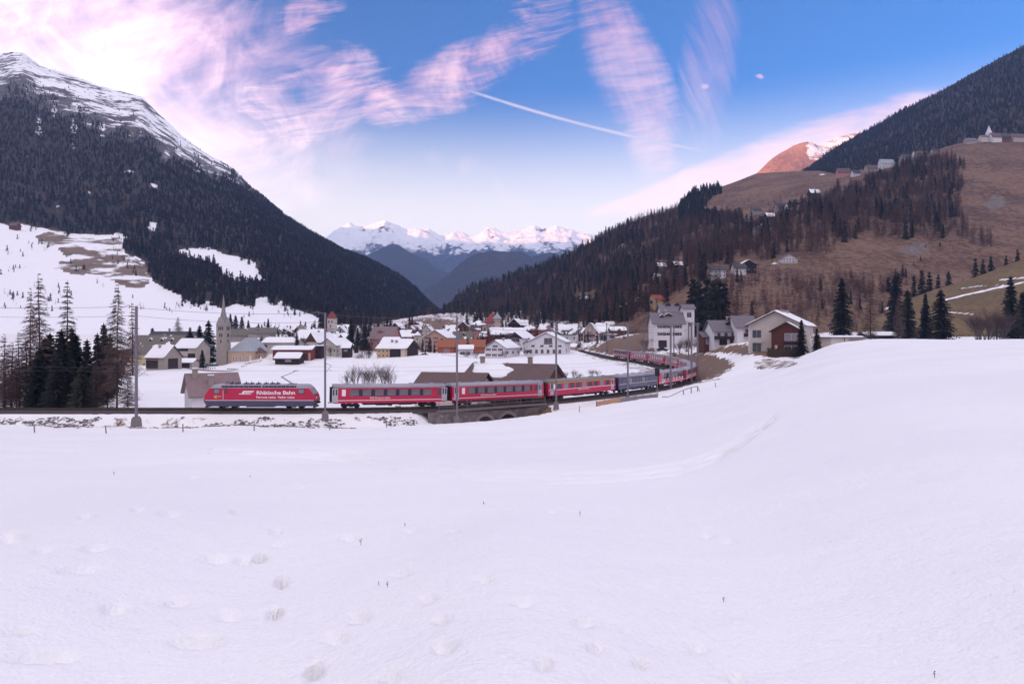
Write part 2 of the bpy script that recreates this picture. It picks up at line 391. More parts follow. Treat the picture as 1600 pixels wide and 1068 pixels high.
def ground(X, Y, detail=True):
    Z = ground_raw(X, Y)
    near = np.clip((Y - 1) / 25, 0.15, 1)
    Z = Z + (fbm(X / 9 + 50, Y / 9 + 9, 3, 3) - 0.5) * 0.55 * near + (fbm(X / 2.6 + 5, Y / 2.0 + 2, 5, 3) - 0.5) * 0.10
    D, H = dist_line(X, Y, TRACK)
    D2, H2 = dist_line(X, Y, SIDING)
    bed = H - 0.62
    lim = np.maximum(D - 2.3, 0) * 0.62
    inz = D < 15
    rough = (fbm(X / 1.7, Y / 1.7, 9, 3) - 0.5) * 0.35 * (D > 2.6)
    Zc = np.clip(Z, bed - lim, bed + lim * 0.9)
    w = np.clip((15 - D) / 4, 0, 1)
    Z = np.where(inz, Zc * w + Z * (1 - w) + rough * w, Z)
    bed2 = H2 - 0.62; lim2 = np.maximum(D2 - 2.0, 0) * 0.62; w2 = np.clip((10 - D2) / 4, 0, 1)
    Z = np.where(D2 < 10, np.clip(Z, bed2 - lim2, bed2 + lim2) * w2 + Z * (1 - w2), Z)
    # ravine
    DR, HR = dist_line(X, Y, RAVS)
    inR = DR < 12
    fl = HR + np.maximum(DR - 2.6, 0) * 0.75 + (fbm(X / 1.3, Y / 1.3, 21, 3) - .5) * 0.6
    Z = np.where(inR, np.minimum(Z, fl), Z)
    if detail:
        p = 800 + F * X / np.maximum(Y, .5); q = HZ + (ZC - Z) / np.maximum(Y, .5) * F
        for (a, b, ra, rb, dp) in DENT:
            m = (np.abs(p - a) < ra * 2.5) & (np.abs(q - b) < rb * 3.0) & (Y > 1) & (Y < 60)
            if not m.any(): continue
            wob = (fbm(X[m] * 4, Y[m] * 4, 31, 2) - .5) * 0.8
            r = np.hypot((p[m] - a) / ra, (q[m] - b) / rb) + wob * .35
            s_ = np.clip((r - .35) / 0.65, 0, 1); Z[m] -= (1.15 if dp > .15 else 1.6) * dp * (1 - s_ * s_ * (3 - 2 * s_))
        for line in SKI:
            L = np.array(line, float); qs = np.interp(p, L[:, 0], L[:, 1], left=-99, right=-99)
            for off in (0, 7.0):
                m = (np.abs(q - qs - off) < 6) & (Y < 140)
                Z[m] -= 0.15 * np.exp(-((q[m] - qs[m] - off) / 1.25) ** 2) * np.clip(Y[m] / 20, .5, 3)
    return Z
def inpoly(p, q, poly):
    r = np.zeros(p.shape, bool); n = len(poly)
    for i in range(n):
        x1, y1 = poly[i]; x2, y2 = poly[(i + 1) % n]
        c = ((y1 > q) != (y2 > q)) & (p < (x2 - x1) * (q - y1) / ((y2 - y1) + 1e-9) + x1)
        r ^= c
    return r
def pix(X, Y, Z):
    Yc = np.maximum(Y, 0.5); return 800 + F * X / Yc, HZ + (ZC - Z) / Yc * F
def build_ground():
    rows = np.concatenate([np.linspace(-15, 1.5, 10), np.exp(np.arange(math.log(2.2), math.log(80), 0.0125)), np.arange(80, 190, 0.6), np.arange(190, 420, 1.6), np.arange(420, 700, 6.0), [700, 900, 1400, 4000, 14000]])
    u = np.concatenate([-np.geomspace(3.2, 0.86, 36), np.arange(-0.855, 0.856, 0.0044), np.geomspace(0.86, 3.2, 36)])
    U, Y = np.meshgrid(u, rows); X = U * np.sqrt(Y ** 2 + 36.0)
    Z = ground(X, Y)
    far = Y > 701; Z = np.where(far, np.where(Y > 3000, -5.0, 12.0), Z)
    p, q = pix(X, Y, Z)
    g = np.full(X.shape, 0.06)
    wp_ = (fbm(X / 2.2, Y / 2.2, 101, 3) - .5) * 26; wq_ = (fbm(X / 2.5 + 40, Y / 2.5, 102, 3) - .5) * 9
    def reg(poly, val, y0=0, y1=1e9):
        m = inpoly(p + wp_, q + wq_, poly) & (Y > y0) & (Y < y1); g[m] = np.maximum(g[m], val)
    reg([(1074, 553), (1100, 550), (1140, 561), (1148, 575), (1120, 590), (1085, 598), (1076, 592)], .82, 150, 260)
    reg([(1080, 547), (1130, 542), (1180, 537), (1192, 545), (1250, 551), (1254, 560), (1200, 556), (1140, 552), (1110, 549)], .85, 150, 260)
    reg([(1172, 563), (1200, 560), (1232, 562), (1272, 571), (1240, 576), (1182, 574)], .52, 130, 200)
    reg([(905, 545), (925, 541), (950, 530), (975, 526), (1010, 515), (1032, 530), (1032, 548), (985, 549), (965, 555)], .80, 250, 420)
    reg([(903, 549), (950, 557), (1000, 567), (1040, 578), (1066, 592), (1030, 592), (1000, 580), (950, 566), (900, 553)], .50, 150, 360)
    reg([(1040, 549), (1075, 553), (1078, 585), (1062, 566)], .75, 190, 320)
    reg([(612, 524), (640, 500), (662, 497), (700, 499), (732, 506), (745, 522), (700, 526)], .78, 430, 690)
    reg([(1090, 530), (1180, 525), (1180, 541), (1090, 545)], .35, 200, 330)
    reg([(1010, 500), (1110, 500), (1110, 545), (1010, 545)], .55, 250, 600)
    reg([(820, 500), (920, 500), (920, 545), (880, 545), (820, 540)], .45, 360, 690)
    reg([(380, 505), (860, 505), (860, 548), (660, 549), (420, 549)], .60, 325, 520)
    reg([(1240, 515), (1600, 505), (1600, 527), (1240, 530)], .42, 230, 600)
    v = (Y > 440) & (Y < 702) & (p > 540); g[v] = np.maximum(g[v], .5)
    D, H = dist_line(X, Y, TRACK)
    emb = (D > 2.8) & (D < 7.5) & (Y < 122) & (X < -16); g[emb] = np.maximum(g[emb], .36)
    emb = (D > 2.2) & (D < 6.5) & (Y > 180) ; g[emb] = np.maximum(g[emb], .48)
    DR, HR = dist_line(X, Y, RAVS)
    rv = (DR < 9) & (X > -3.5) & (Z < -1.4) & (Y > 100); g[rv] = .95
    rv = (DR < 3.5) & (X <= -3.5) & (Y > 104); g[rv] = .6
    g += (fbm(X / 14, Y / 14, 77, 3) - .5) * .22 * (g > .2)
    me = mesh_np('ground', np.stack([X, Y, Z], -1).reshape(-1, 3), grid_faces(len(rows), len(u)), True, {'grass': g})
    m = bpy.data.materials.new('snowy ground'); m.use_nodes = True; t = m.node_tree; b = t.nodes['Principled BSDF']
    geo = t.nodes.new('ShaderNodeNewGeometry'); pos = geo.outputs['Position']
    at_ = t.nodes.new('ShaderNodeAttribute'); at_.attribute_name = 'grass'; a = E(t, at_.outputs['Fac'])
    n1 = noise(t, pos, 0.55, 7.0, 0.68); n2 = noise(t, pos, 3.1, 4.0, 0.6); n3 = noise(t, pos, 0.09, 3.0, 0.5)
    mask = (a + (n1 - 0.5) * 1.5 + (n2 - 0.5) * 0.35).ss(0.46, 0.60)
    sn = mixc(t, (n3 * .5 + noise(t, pos, 45.0, 2.0, .7) * .5).ss(.35, .65), (0.84, 0.835, 0.86), (0.91, 0.90, 0.92))
    gr = mixc(t, n2.ss(.3, .7), (0.135, 0.070, 0.050), (0.215, 0.125, 0.075))
    gr = mixc(t, n3.ss(.4, .7) * .6, gr, (0.16, 0.125, 0.06))
    t.links.new(mixc(t, mask, sn, gr), b.inputs['Base Color'])
    b.inputs['Roughness'].default_value = 0.62; b.inputs['Specular IOR Level'].default_value = 0.25
    sc = noise(t, pos, 28.0, 3.0, 0.6); wv = noise(t, pos, 2.2, 3.0, 0.55)
    cg = noise(t, pos, 7.0, 4.0, 0.55)
    hgt = sc * 0.020 + wv * 0.07 + cg * 0.030 + mask * (n2 * 0.25 - 0.08)
    bp = t.nodes.new('ShaderNodeBump'); bp.inputs['Strength'].default_value = 0.55; bp.inputs['Distance'].default_value = 1.0
    t.links.new(hgt.sock, bp.inputs['Height']); t.links.new(bp.outputs[0], b.inputs['Normal'])
    o = obj('ground', me, m); tag(o, kind='structure'); return o
build_ground()

# ------------------------------------------------------------------ mountains: bands of (column, row, depth) from foot to crest
class Mountain: pass
def mountain(name, bands, ps, nsub, amp, nscale, seed, ridge_keep=0.25, nx=None, ridged=False):
    rows = []
    bs = []
    for bd in bands:
        bd = sorted(bd); xs = [k[0] for k in bd]
        q = np.interp(ps, xs, [k[1] for k in bd]); Yd = np.interp(ps, xs, [k[2] for k in bd])
        bs.append(np.stack([(ps - 800) / F * Yd, Yd, ZC - (q - HZ) / F * Yd], -1))
    amps = []
    for i in range(len(bs) - 1):
        n = nsub[i]
        for k in range(n):
            t = k / n; rows.append(bs[i] * (1 - t) + bs[i + 1] * t)
            amps.append((amp[i] * (1 - t) + amp[i + 1] * t))
    rows.append(bs[-1]); amps.append(amp[-1])
    foot = bs[0].copy(); foot[:, 1] *= .97; foot[:, 0] *= .97; foot[:, 2] -= 30; rows.insert(0, foot); amps.insert(0, 0.0)
    G = np.array(rows); A = np.array(amps)[:, None]
    X, Y = G[..., 0], G[..., 1]
    nz = fbm(X / nscale + seed, Y / nscale + seed * 3, seed, 6, ridged) - 0.5
    G[..., 2] += nz * A * 2
    M = Mountain(); M.G = G; M.p, M.q = pix(G[..., 0], G[..., 1], G[..., 2]); M.name = name
    return M
def finish(M, material, attrs):
    nr, nc = M.G.shape[:2]
    me = mesh_np(M.name, M.G.reshape(-1, 3), grid_faces(nr, nc), True, attrs)
    o = obj(M.name, me, material); tag(o, kind='structure'); return o
def mtn_mat(name, snow, ground_a, ground_b, rock, scale=0.02, edge=(0.42, 0.58), bumpd=3.0, streak=(1, 1, 1), k=1.1):
    m = bpy.data.materials.new(name); m.use_nodes = True; t = m.node_tree; b = t.nodes['Principled BSDF']
    geo = t.nodes.new('ShaderNodeNewGeometry')
    mp = t.nodes.new('ShaderNodeMapping'); mp.inputs['Scale'].default_value = streak; t.links.new(geo.outputs['Position'], mp.inputs[0]); pos = mp.outputs[0]
    a = t.nodes.new('ShaderNodeAttribute'); a.attribute_name = 'snow'; A = E(t, a.outputs['Fac'])
    r = t.nodes.new('ShaderNodeAttribute'); r.attribute_name = 'rock'; RK = E(t, r.outputs['Fac'])
    n1 = noise(t, pos, scale, 9.0, 0.66); n2 = noise(t, pos, scale * 4.3, 6.0, 0.65); n3 = noise(t, pos, scale * .35, 4.0, .55)
    g = mixc(t, (n2 * .6 + n3 * .4).ss(.41, .59), ground_a, ground_b)
    g = mixc(t, (RK + (n1 - .5) * 1.3).ss(.45, .6), g, mixc(t, n2.ss(.35, .65), rock, tuple(c * .55 for c in rock)))
    s = (A + (n1 - .5) * k + (n2 - .5) * k * .6).ss(*edge)
    t.links.new(mixc(t, s, g, snow), b.inputs['Base Color'])
    b.inputs['Roughness'].default_value = .85; b.inputs['Specular IOR Level'].default_value = .1
    bp = t.nodes.new('ShaderNodeBump'); bp.inputs['Strength'].default_value = .8; bp.inputs['Distance'].default_value = bumpd
    t.links.new((n1 + n2 * .4).sock, bp.inputs['Height']); t.links.new(bp.outputs[0], b.inputs['Normal'])
    return m
SNOWC = (0.86, 0.85, 0.89)
# ---- left mountain
psL = np.concatenate([np.arange(-1500, -100, 20.0), np.arange(-100, 762, 3.5)])
rdL = [(-1500, -250, 2300), (-800, -60, 2500), (-300, 10, 2500), (-60, 92, 2350), (0, 84, 2300), (18, 80, 2290), (36, 81, 2280), (60, 99, 2260), (85, 106, 2240), (110, 116, 2220), (150, 133, 2190), (180, 144, 2170), (205, 149, 2150), (222, 153, 2140),
       (245, 176, 2120), (262, 190, 2100), (285, 212, 2080), (300, 222, 2070), (330, 244, 2040), (345, 250, 2030), (365, 262, 2010), (390, 284, 1990), (420, 312, 1960), (450, 338, 1930), (480, 357, 1900), (510, 374, 1880), (540, 393, 1860), (580, 409, 1830), (620, 429, 1800), (650, 449, 1780), (678, 478, 1760), (700, 496, 1760), (765, 512, 1760)]
fL = [(-1500, 530, 420), (-100, 522, 400), (250, 524, 400), (330, 522, 420), (420, 519, 440), (520, 518, 470), (600, 514, 640), (690, 505, 1000), (765, 508, 1100)]
m0 = [(-1500, 430, 620), (-100, 455, 600), (100, 455, 600), (250, 462, 600), (340, 470, 600), (430, 482, 620), (520, 503, 640), (600, 506, 850), (690, 499, 1200), (765, 508, 1250)]
m1 = [(-1500, 250, 950), (-100, 345, 900), (0, 352, 900), (110, 362, 900), (200, 372, 880), (250, 400, 840), (300, 392, 880), (400, 404, 880), (450, 440, 860), (520, 478, 860), (600, 494, 1100), (690, 496, 1450), (765, 508, 1500)]
bkL = [(a, b + 45, c * 1.22) for a, b, c in rdL]
ML = mountain('left_mountain', [fL, m0, m1, rdL, bkL], psL, [22, 36, 110, 8], [1.0, 5, 14, 16, 10], 190.0, 4)
p, q = ML.p, ML.q
rq = interp(p[0], [(a, b) for a, b, c in rdL])[None, :] * np.ones_like(p)
below = q - rq
sL = np.full(p.shape, 0.0)
topw = interp(p[0], [(-1500, 80), (0, 60), (60, 62), (140, 62), (200, 62), (260, 55), (300, 36), (340, 26), (400, 10), (440, 0), (765, -40)])[None, :]
sL = np.clip(0.40 + (topw * .72 - below) / 120.0, 0.05, .57)
# avalanche lanes and small clearings in the forest
for (a, b, ra, rb, v) in ((60, 190, 8, 40, .5), (115, 205, 7, 30, .5), (85, 175, 6, 22, .55), (160, 200, 8, 26, .5), (240, 290, 14, 6, .62), (340, 262, 12, 10, .6), (262, 238, 12, 16, .62), (310, 262, 10, 10, .6), (90, 325, 6, 14, .55), (172, 332, 3, 9, .62), (240, 352, 9, 11, .66), (620, 455, 8, 8, .35), (140, 300, 4, 8, .55), (205, 268, 20, 6, .55), (435, 356, 4, 4, .4), (510, 425, 5, 5, .5)):
    sL = np.maximum(sL, v * np.exp(-(((p - a) / ra) ** 2 + ((q - b) / rb) ** 2)))
MEAD = [(-400, 350), (0, 350), (30, 350), (60, 357), (115, 366), (190, 366), (200, 372), (188, 384), (195, 396), (218, 402), (228, 420), (240, 440), (262, 452), (285, 462), (300, 475), (330, 470), (345, 482), (372, 474), (400, 478), (414, 468), (425, 480), (440, 470), (460, 482), (490, 492), (505, 500), (505, 530), (-400, 530)]
MEAD2 = [(272, 392), (300, 388), (325, 386), (345, 394), (370, 400), (400, 410), (404, 422), (412, 436), (392, 442), (368, 438), (345, 425), (330, 410), (300, 402)]
MEAD3 = [(398, 466), (424, 462), (428, 490), (402, 490)]
inM = inpoly(p, q, MEAD) & (below > 40); inM2 = inpoly(p, q, MEAD2); inM3 = inpoly(p, q, MEAD3)
sL[inM] = .86; sL[inM2 | inM3] = .78
BROWN = [(55, 368), (85, 362), (120, 370), (190, 370), (196, 396), (226, 408), (236, 440), (222, 450), (190, 446), (160, 432), (110, 428), (84, 420), (100, 400), (88, 388), (62, 382)]
inB = inpoly(p, q, BROWN); sL[inB] = .05 + .78 * fbm(p[inB] / 42, q[inB] / 5.5, 3, 3)
rk = np.zeros(p.shape); rk[(below < topw + 10)] = .75
MLmat = mtn_mat('left mountain ground', SNOWC, (0.030, 0.028, 0.026), (0.055, 0.042, 0.036), (0.13, 0.11, 0.11), 0.012, bumpd=4.0, k=1.5)
# open meadow turf shows as paler brown than the forest floor
gra = np.zeros(p.shape); gra[inB | inM | inM2] = 1.0
def add_turf(m, cola, colb):
    t = m.node_tree; b = t.nodes['Principled BSDF']; a = t.nodes.new('ShaderNodeAttribute'); a.attribute_name = 'turf'
    geo = t.nodes.new('ShaderNodeNewGeometry'); n = noise(t, geo.outputs['Position'], .06, 5.0, .65)
    # splice between ground colour and snow: find the final mix node
    link = [l for l in t.links if l.to_socket == b.inputs['Base Color']][0]; mixn = link.from_node
    gsock = [l for l in t.links if l.to_socket == mixn.inputs[6]][0].from_socket
    t.links.new(mixc(t, E(t, a.outputs['Fac']), gsock, mixc(t, n.ss(.4, .6), cola, colb)), mixn.inputs[6])
add_turf(MLmat, (0.16, 0.115, 0.09), (0.21, 0.155, 0.125))
finish(ML, MLmat, {'snow': sL, 'rock': rk, 'turf': gra})
ML.forest = lambda p, q: (~inpoly(p, q, MEAD)) & (~inpoly(p, q, MEAD2)) & (~inpoly(p, q, MEAD3)) & (~inpoly(p, q, BROWN))
ML.rd = rdL; ML.topw = topw

# ---- right hill with its shelf of meadow and hamlets
psR = np.concatenate([np.arange(640, 1720, 3.5), np.arange(1720, 2600, 25.0)])
rdR = [(640, 515, 1500), (690, 500, 1500), (705, 478, 1480), (718, 462, 1470), (740, 449, 1460), (780, 438, 1440), (820, 424, 1420), (860, 411, 1400), (900, 390, 1380), (940, 369, 1360), (980, 349, 1350), (1010, 336, 1350), (1040, 333, 1350), (1062, 322, 1360), (1080, 304, 1370), (1100, 296, 1380), (1130, 290, 1400), (1160, 280, 1420), (1180, 272, 1430), (1230, 268, 1420), (1280, 267, 1380),
       (1310, 272, 1300), (1340, 266, 1260), (1380, 257, 1220), (1420, 247, 1180), (1450, 240, 1140), (1475, 230, 1110), (1500, 223, 1090), (1540, 220, 1080), (1600, 222, 1080), (1720, 218, 1080), (2600, 180, 1100)]
fR = [(640, 520, 640), (700, 515, 640), (800, 512, 600), (900, 512, 520), (1000, 516, 380), (1060, 516, 340), (1150, 520, 300), (1250, 526, 290), (1350, 522, 330), (1450, 518, 360), (1600, 516, 380), (2600, 512, 380)]
r1 = [(640, 512, 900), (700, 505, 880), (800, 486, 820), (900, 468, 760), (960, 462, 640), (1010, 478, 470), (1050, 462, 460), (1100, 438, 470), (1180, 428, 480), (1250, 415, 490), (1330, 408, 500), (1400, 408, 520), (1500, 408, 540), (1600, 405, 560), (2600, 380, 560)]
r2 = [(640, 510, 1200), (700, 490, 1180), (800, 462, 1120), (900, 432, 1050), (980, 405, 960), (1050, 385, 900), (1100, 372, 860), (1180, 352, 820), (1250, 330, 800), (1330, 318, 800), (1400, 315, 800), (1500, 310, 790), (1600, 305, 780), (2600, 280, 780)]
r3 = [(640, 512, 1400), (700, 484, 1380), (800, 440, 1340), (900, 404, 1280), (980, 366, 1220), (1050, 345, 1180), (1100, 330, 1150), (1180, 322, 1120), (1230, 310, 1080), (1280, 294, 1060), (1330, 280, 1040), (1400, 268, 1010), (1450, 256, 980), (1500, 245, 960), (1600, 248, 940), (2600, 230, 940)]
bkR = [(a, b + 14, c * 1.3) for a, b, c in rdR]
MR = mountain('right_hill', [fR, r1, r2, r3, rdR, bkR], psR, [30, 45, 40, 30, 6], [1.5, 9, 13, 5, 2.0, 3], 85.0, 9)
p, q = MR.p, MR.q
rkR = np.zeros(p.shape)
for (a, b, ra, rb, v) in ((1432, 388, 34, 13, .8), (1555, 318, 26, 20, .75), (1520, 290, 22, 14, .5), (1530, 245, 50, 10, .45), (1420, 422, 16, 6, .6), (1330, 460, 22, 12, .5), (1480, 440, 40, 12, .4), (1585, 330, 20, 30, .45)):
    rkR = np.maximum(rkR, v * np.exp(-(((p - a) / ra) ** 2 + ((q - b) / rb) ** 2)))
sR = np.full(p.shape, 0.02)
for (a, b, ra, rb, v) in ((915, 470, 7, 3, .7), (1285, 273, 8, 1.5, .75), (1208, 411, 10, 2, .7), (1030, 470, 10, 3, .3)):
    sR = np.maximum(sR, v * np.exp(-(((p - a) / ra) ** 2 + ((q - b) / rb) ** 2)))
MRmat = mtn_mat('right hill ground', SNOWC, (0.100, 0.058, 0.046), (0.215, 0.132, 0.094), (0.22, 0.18, 0.17), 0.045, bumpd=5.0)
finish(MR, MRmat, {'snow': sR, 'rock': rkR})

# ---- upper forest behind the shelf
psU = np.concatenate([np.arange(1140, 1720, 4.0), np.arange(1720, 2800, 30.0)])
rdU = [(1140, 300, 2300), (1240, 278, 2280), (1265, 262, 2260), (1290, 243, 2240), (1310, 229, 2220), (1350, 205, 2180), (1400, 177, 2140), (1450, 152, 2100), (1500, 127, 2060), (1550, 99, 2020), (1600, 70, 1980), (1720, 10, 1950), (2800, -160, 1950)]
fU = [(1140, 310, 1450), (1300, 290, 1400), (1450, 270, 1300), (1600, 250, 1250), (2800, 220, 1250)]
MU = mountain('upper_mountain', [fU, rdU, [(a, b + 40, c * 1.2) for a, b, c in rdU]], psU, [70, 6], [4, 12, 12], 160.0, 13)
MUmat = mtn_mat('upper mountain ground', SNOWC, (0.034, 0.026, 0.025), (0.055, 0.040, 0.036), (0.12, 0.10, 0.10), 0.012)
z0 = np.zeros(MU.p.shape); finish(MU, MUmat, {'snow': z0, 'rock': z0 + .1})
# ---- sunlit peak
psO = np.arange(1040, 1480, 3.0)
rdO = [(1040, 330, 4700), (1120, 310, 4600), (1170, 281, 4500), (1185, 268, 4500), (1200, 255, 4500), (1215, 244, 4500), (1228, 236, 4500), (1240, 229, 4500), (1250, 226, 4500), (1262, 224, 4500), (1275, 227, 4500), (1290, 224, 4550), (1310, 216, 4600), (1340, 208, 4700), (1480, 190, 4800)]
fO = [(1040, 350, 3900), (1250, 330, 3800), (1480, 320, 3800)]
MO = mountain('sunlit_peak', [fO, rdO, [(a, b + 30, c * 1.15) for a, b, c in rdO]], psO, [60, 6], [110, 16, 20], 260.0, 21, ridged=True)
sO = np.full(MO.p.shape, .02)
sO = np.maximum(sO, .66 * np.exp(-(((MO.p - 1268) / 14) ** 2 + ((MO.q - 236) / 14) ** 2))); sO = np.maximum(sO, .56 * (MO.p > 1262) * np.clip((262 - MO.q) / 18, 0, 1))
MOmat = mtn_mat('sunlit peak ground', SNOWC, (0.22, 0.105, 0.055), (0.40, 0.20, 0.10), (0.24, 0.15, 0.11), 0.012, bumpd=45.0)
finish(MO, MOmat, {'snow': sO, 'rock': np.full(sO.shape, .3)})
# ---- far snowy range
psF = np.arange(380, 1040, 2.0)
rdF = [(380, 420, 9000), (470, 398, 9000), (505, 376, 9000), (520, 366, 9000), (532, 360, 9000), (546, 354, 9000), (556, 359, 9000), (568, 362, 9000), (582, 357, 9000), (600, 349, 9000), (612, 353, 9000), (628, 361, 9000), (650, 363, 9000), (668, 362, 9000), (688, 367, 9000), (700, 368, 9000), (712, 364, 9000), (732, 371, 9000), (748, 366, 9000), (762, 359, 9000), (772, 358, 9000), (786, 365, 9000), (800, 365, 9000), (818, 363, 9000), (836, 357, 9000), (848, 360, 9000), (866, 358, 9000), (885, 359, 9000), (905, 364, 9000), (960, 372, 9000), (1040, 400, 9000)]
fF = [(380, 470, 6900), (700, 480, 6900), (1040, 470, 6900)]
mF = [(380, 440, 7700), (560, 420, 7700), (700, 432, 7700), (860, 425, 7700), (1040, 430, 7700)]
MF = mountain('snowy_range', [fF, mF, rdF, [(a, b + 30, c * 1.12) for a, b, c in rdF]], psF, [30, 130, 6], [30, 170, 85, 40], 460.0, 33, ridged=True)
sF = np.clip(.40 + (396 - MF.q) / 75.0, .0, .66)
MFmat = mtn_mat('snowy range ground', SNOWC, (0.035, 0.032, 0.04), (0.06, 0.05, 0.055), (0.15, 0.12, 0.12), 0.0045, bumpd=60.0, k=1.1)
finish(MF, MFmat, {'snow': sF, 'rock': np.full(sF.shape, .25)})
# ---- blue forested spurs before the range
def spur(name, rd, fo, ps, seed, amp):
    M = mountain(name, [fo, rd, [(a, b + 30, c * 1.2) for a, b, c in rd]], ps, [50, 5], [10, amp, 10], 500.0, seed, ridged=True)
    s = np.clip(.1 + (394 - M.q) / 30, 0, .55) if name == 'forested_spur' else np.zeros(M.p.shape)
    finish(M, mtn_mat(name + ' ground', SNOWC, (0.028, 0.026, 0.028), (0.05, 0.04, 0.042), (0.12, 0.09, 0.08), 0.006, bumpd=25.0), {'snow': s, 'rock': np.full(M.p.shape, .15)}); return M
MS1 = spur('forested_spur', [(480, 430, 6200), (560, 408, 6200), (585, 397, 6200), (600, 389, 6200), (614, 378, 6200), (630, 390, 6100), (650, 402, 6000), (680, 418, 5800), (720, 440, 5500), (780, 470, 5000)], [(480, 500, 4200), (780, 510, 3800)], np.arange(480, 782, 3.0), 41, 35)
MS2 = spur('forested_dome', [(640, 470, 4200), (680, 448, 4300), (710, 424, 4400), (730, 408, 4450), (750, 397, 4500), (772, 392, 4500), (795, 394, 4500), (815, 396, 4600), (830, 404, 4700), (860, 398, 4800), (900, 404, 4900), (980, 420, 4900)], [(640, 500, 3000), (980, 500, 3000)], np.arange(640, 982, 3.0), 43, 30)
# ---- near grassy rise on the right
psG = np.concatenate([np.arange(1340, 1720, 3.0), np.arange(1720, 2600, 25.0)])
rdG = [(1340, 492, 400), (1375, 482, 400), (1400, 473, 400), (1430, 463, 400), (1460, 452, 400), (1490, 444, 400), (1520, 434, 400), (1560, 419, 400), (1600, 404, 400), (1720, 370, 400), (2600, 300, 400)]
fG = [(1340, 518, 300), (1500, 522, 300), (1720, 522, 300), (2600, 520, 300)]
MG = mountain('grassy_rise', [fG, [(a, b * .45 + 520 * .55, 335) for a, b, c in rdG], rdG, [(a, b + 20, c * 1.3) for a, b, c in rdG]], psG, [20, 26, 5], [.3, .8, .8, 1], 40.0, 51)
sG = np.full(MG.p.shape, .05)
def streak_px(S, p, q, line, w, v):
    L = np.array(line, float); qs = np.interp(p, L[:, 0], L[:, 1], left=-999, right=-999); return np.maximum(S, v * np.exp(-((q - qs) / w) ** 2))
sG = streak_px(sG, MG.p, MG.q, [(1478, 468), (1520, 458), (1560, 449), (1600, 441), (1700, 420)], 2.2, .75)
sG = streak_px(sG, MG.p, MG.q, [(1500, 451), (1530, 447), (1570, 444)], 1.6, .62)
sG = streak_px(sG, MG.p, MG.q, [(1560, 437), (1600, 434), (1700, 425)], 2.0, .7)
sG = streak_px(sG, MG.p, MG.q, [(1340, 487), (1370, 482), (1395, 481)], 2.6, .8)
sG = streak_px(sG, MG.p, MG.q, [(1480, 487), (1520, 491)], 1.5, .7)
MGmat = mtn_mat('grassy rise ground', SNOWC, (0.125, 0.085, 0.05), (0.185, 0.13, 0.07), (0.2, 0.17, 0.15), 0.09, bumpd=.5, k=.7)
finish(MG, MGmat, {'snow': sG, 'rock': np.zeros(sG.shape)})
# ---- steep ridge left of frame, unseen, added to block the low sun
ys = np.linspace(-4200, 9400, 110); cr = np.linspace(0, 1, 40)
YY, CC = np.meshgrid(ys, cr)
XX = -1500 - CC * 2200 - 150 * np.sin(YY / 900); HH = np.interp(CC, [0, .25, .75, .85, 1], [-10, 260, 1500, 1560, 900]) * np.clip((YY + 4500) / 900, .3, 1) + (fbm(XX / 500, YY / 500, 61, 5) - .5) * 240 * np.clip(CC * 3, 0, 1)
MVm = mtn_mat('sun blocking ridge ground', SNOWC, (0.030, 0.028, 0.026), (0.055, 0.042, 0.036), (0.13, 0.11, 0.11), 0.012)
mv = mesh_np('sun_blocking_ridge', np.stack([XX, YY, HH], -1).reshape(-1, 3), grid_faces(40, 110), True, {'snow': np.clip((HH - 700) / 600, 0, .9), 'rock': HH * 0 + .3})
tag(obj('sun_blocking_ridge', mv, MVm), kind='structure')
# ---- unseen slope added behind the camera to cut the low rear sky light
yb = -12.0 - np.geomspace(1, 1800, 46) + 1; xb = np.linspace(-2600, 2600, 70); XB, YB = np.meshgrid(xb, yb)
ZB = 8.6 + np.interp(-YB, [12, 60, 400, 1800], [0, 14, 190, 950]) + (fbm(XB / 240, YB / 240, 65, 5) - .5) * 120 * np.clip((-YB - 30) / 300, 0, 1) - np.clip(np.abs(XB) - 60, 0, 400) * .02
mb_ = mesh_np('rear_shading_slope', np.stack([XB, YB, ZB], -1).reshape(-1, 3), grid_faces(46, 70), True, {'snow': np.clip(.75 - (-YB - 60) / 160, .1, .8), 'rock': ZB * 0})
tag(obj('rear_shading_slope', mb_, MRmat), kind='structure')
# ================================================================== TREES
bark = mat('bark', (0.085, 0.058, 0.050), .9, .3, 2.0, spec=.1)
bark_grey = mat('grey bark', (0.13, 0.10, 0.105), .9, .3, 2.0, spec=.1)
def leaf_mat(name, a, b, scale=.35):
    m = bpy.data.materials.new(name); m.use_nodes = True; t = m.node_tree; bs = t.nodes['Principled BSDF']
    oi = t.nodes.new('ShaderNodeObjectInfo'); rnd = E(t, oi.outputs['Random'])
    geo = t.nodes.new('ShaderNodeNewGeometry'); n = noise(t, geo.outputs['Position'], scale, 3.0, .6)
    f = (n * .6 + rnd * .4).ss(.25, .75)
    t.links.new(mixc(t, f, a, b), bs.inputs['Base Color'])
    bs.inputs['Roughness'].default_value = .8; bs.inputs['Specular IOR Level'].default_value = .1
    MATS[name] = m; return m
SPR = leaf_mat('spruce needles', (0.032, 0.037, 0.036), (0.072, 0.072, 0.062))
SPR_FAR = leaf_mat('spruce wood', (0.026, 0.026, 0.026), (0.062, 0.050, 0.046), .02)
LAR = leaf_mat('larch twigs', (0.095, 0.066, 0.062), (0.165, 0.110, 0.100), .05)
LAR_FAR = leaf_mat('larch wood', (0.090, 0.055, 0.056), (0.190, 0.112, 0.098), .02)
TWIG = leaf_mat('bare twigs', (0.10, 0.070, 0.075), (0.17, 0.115, 0.115), .3)
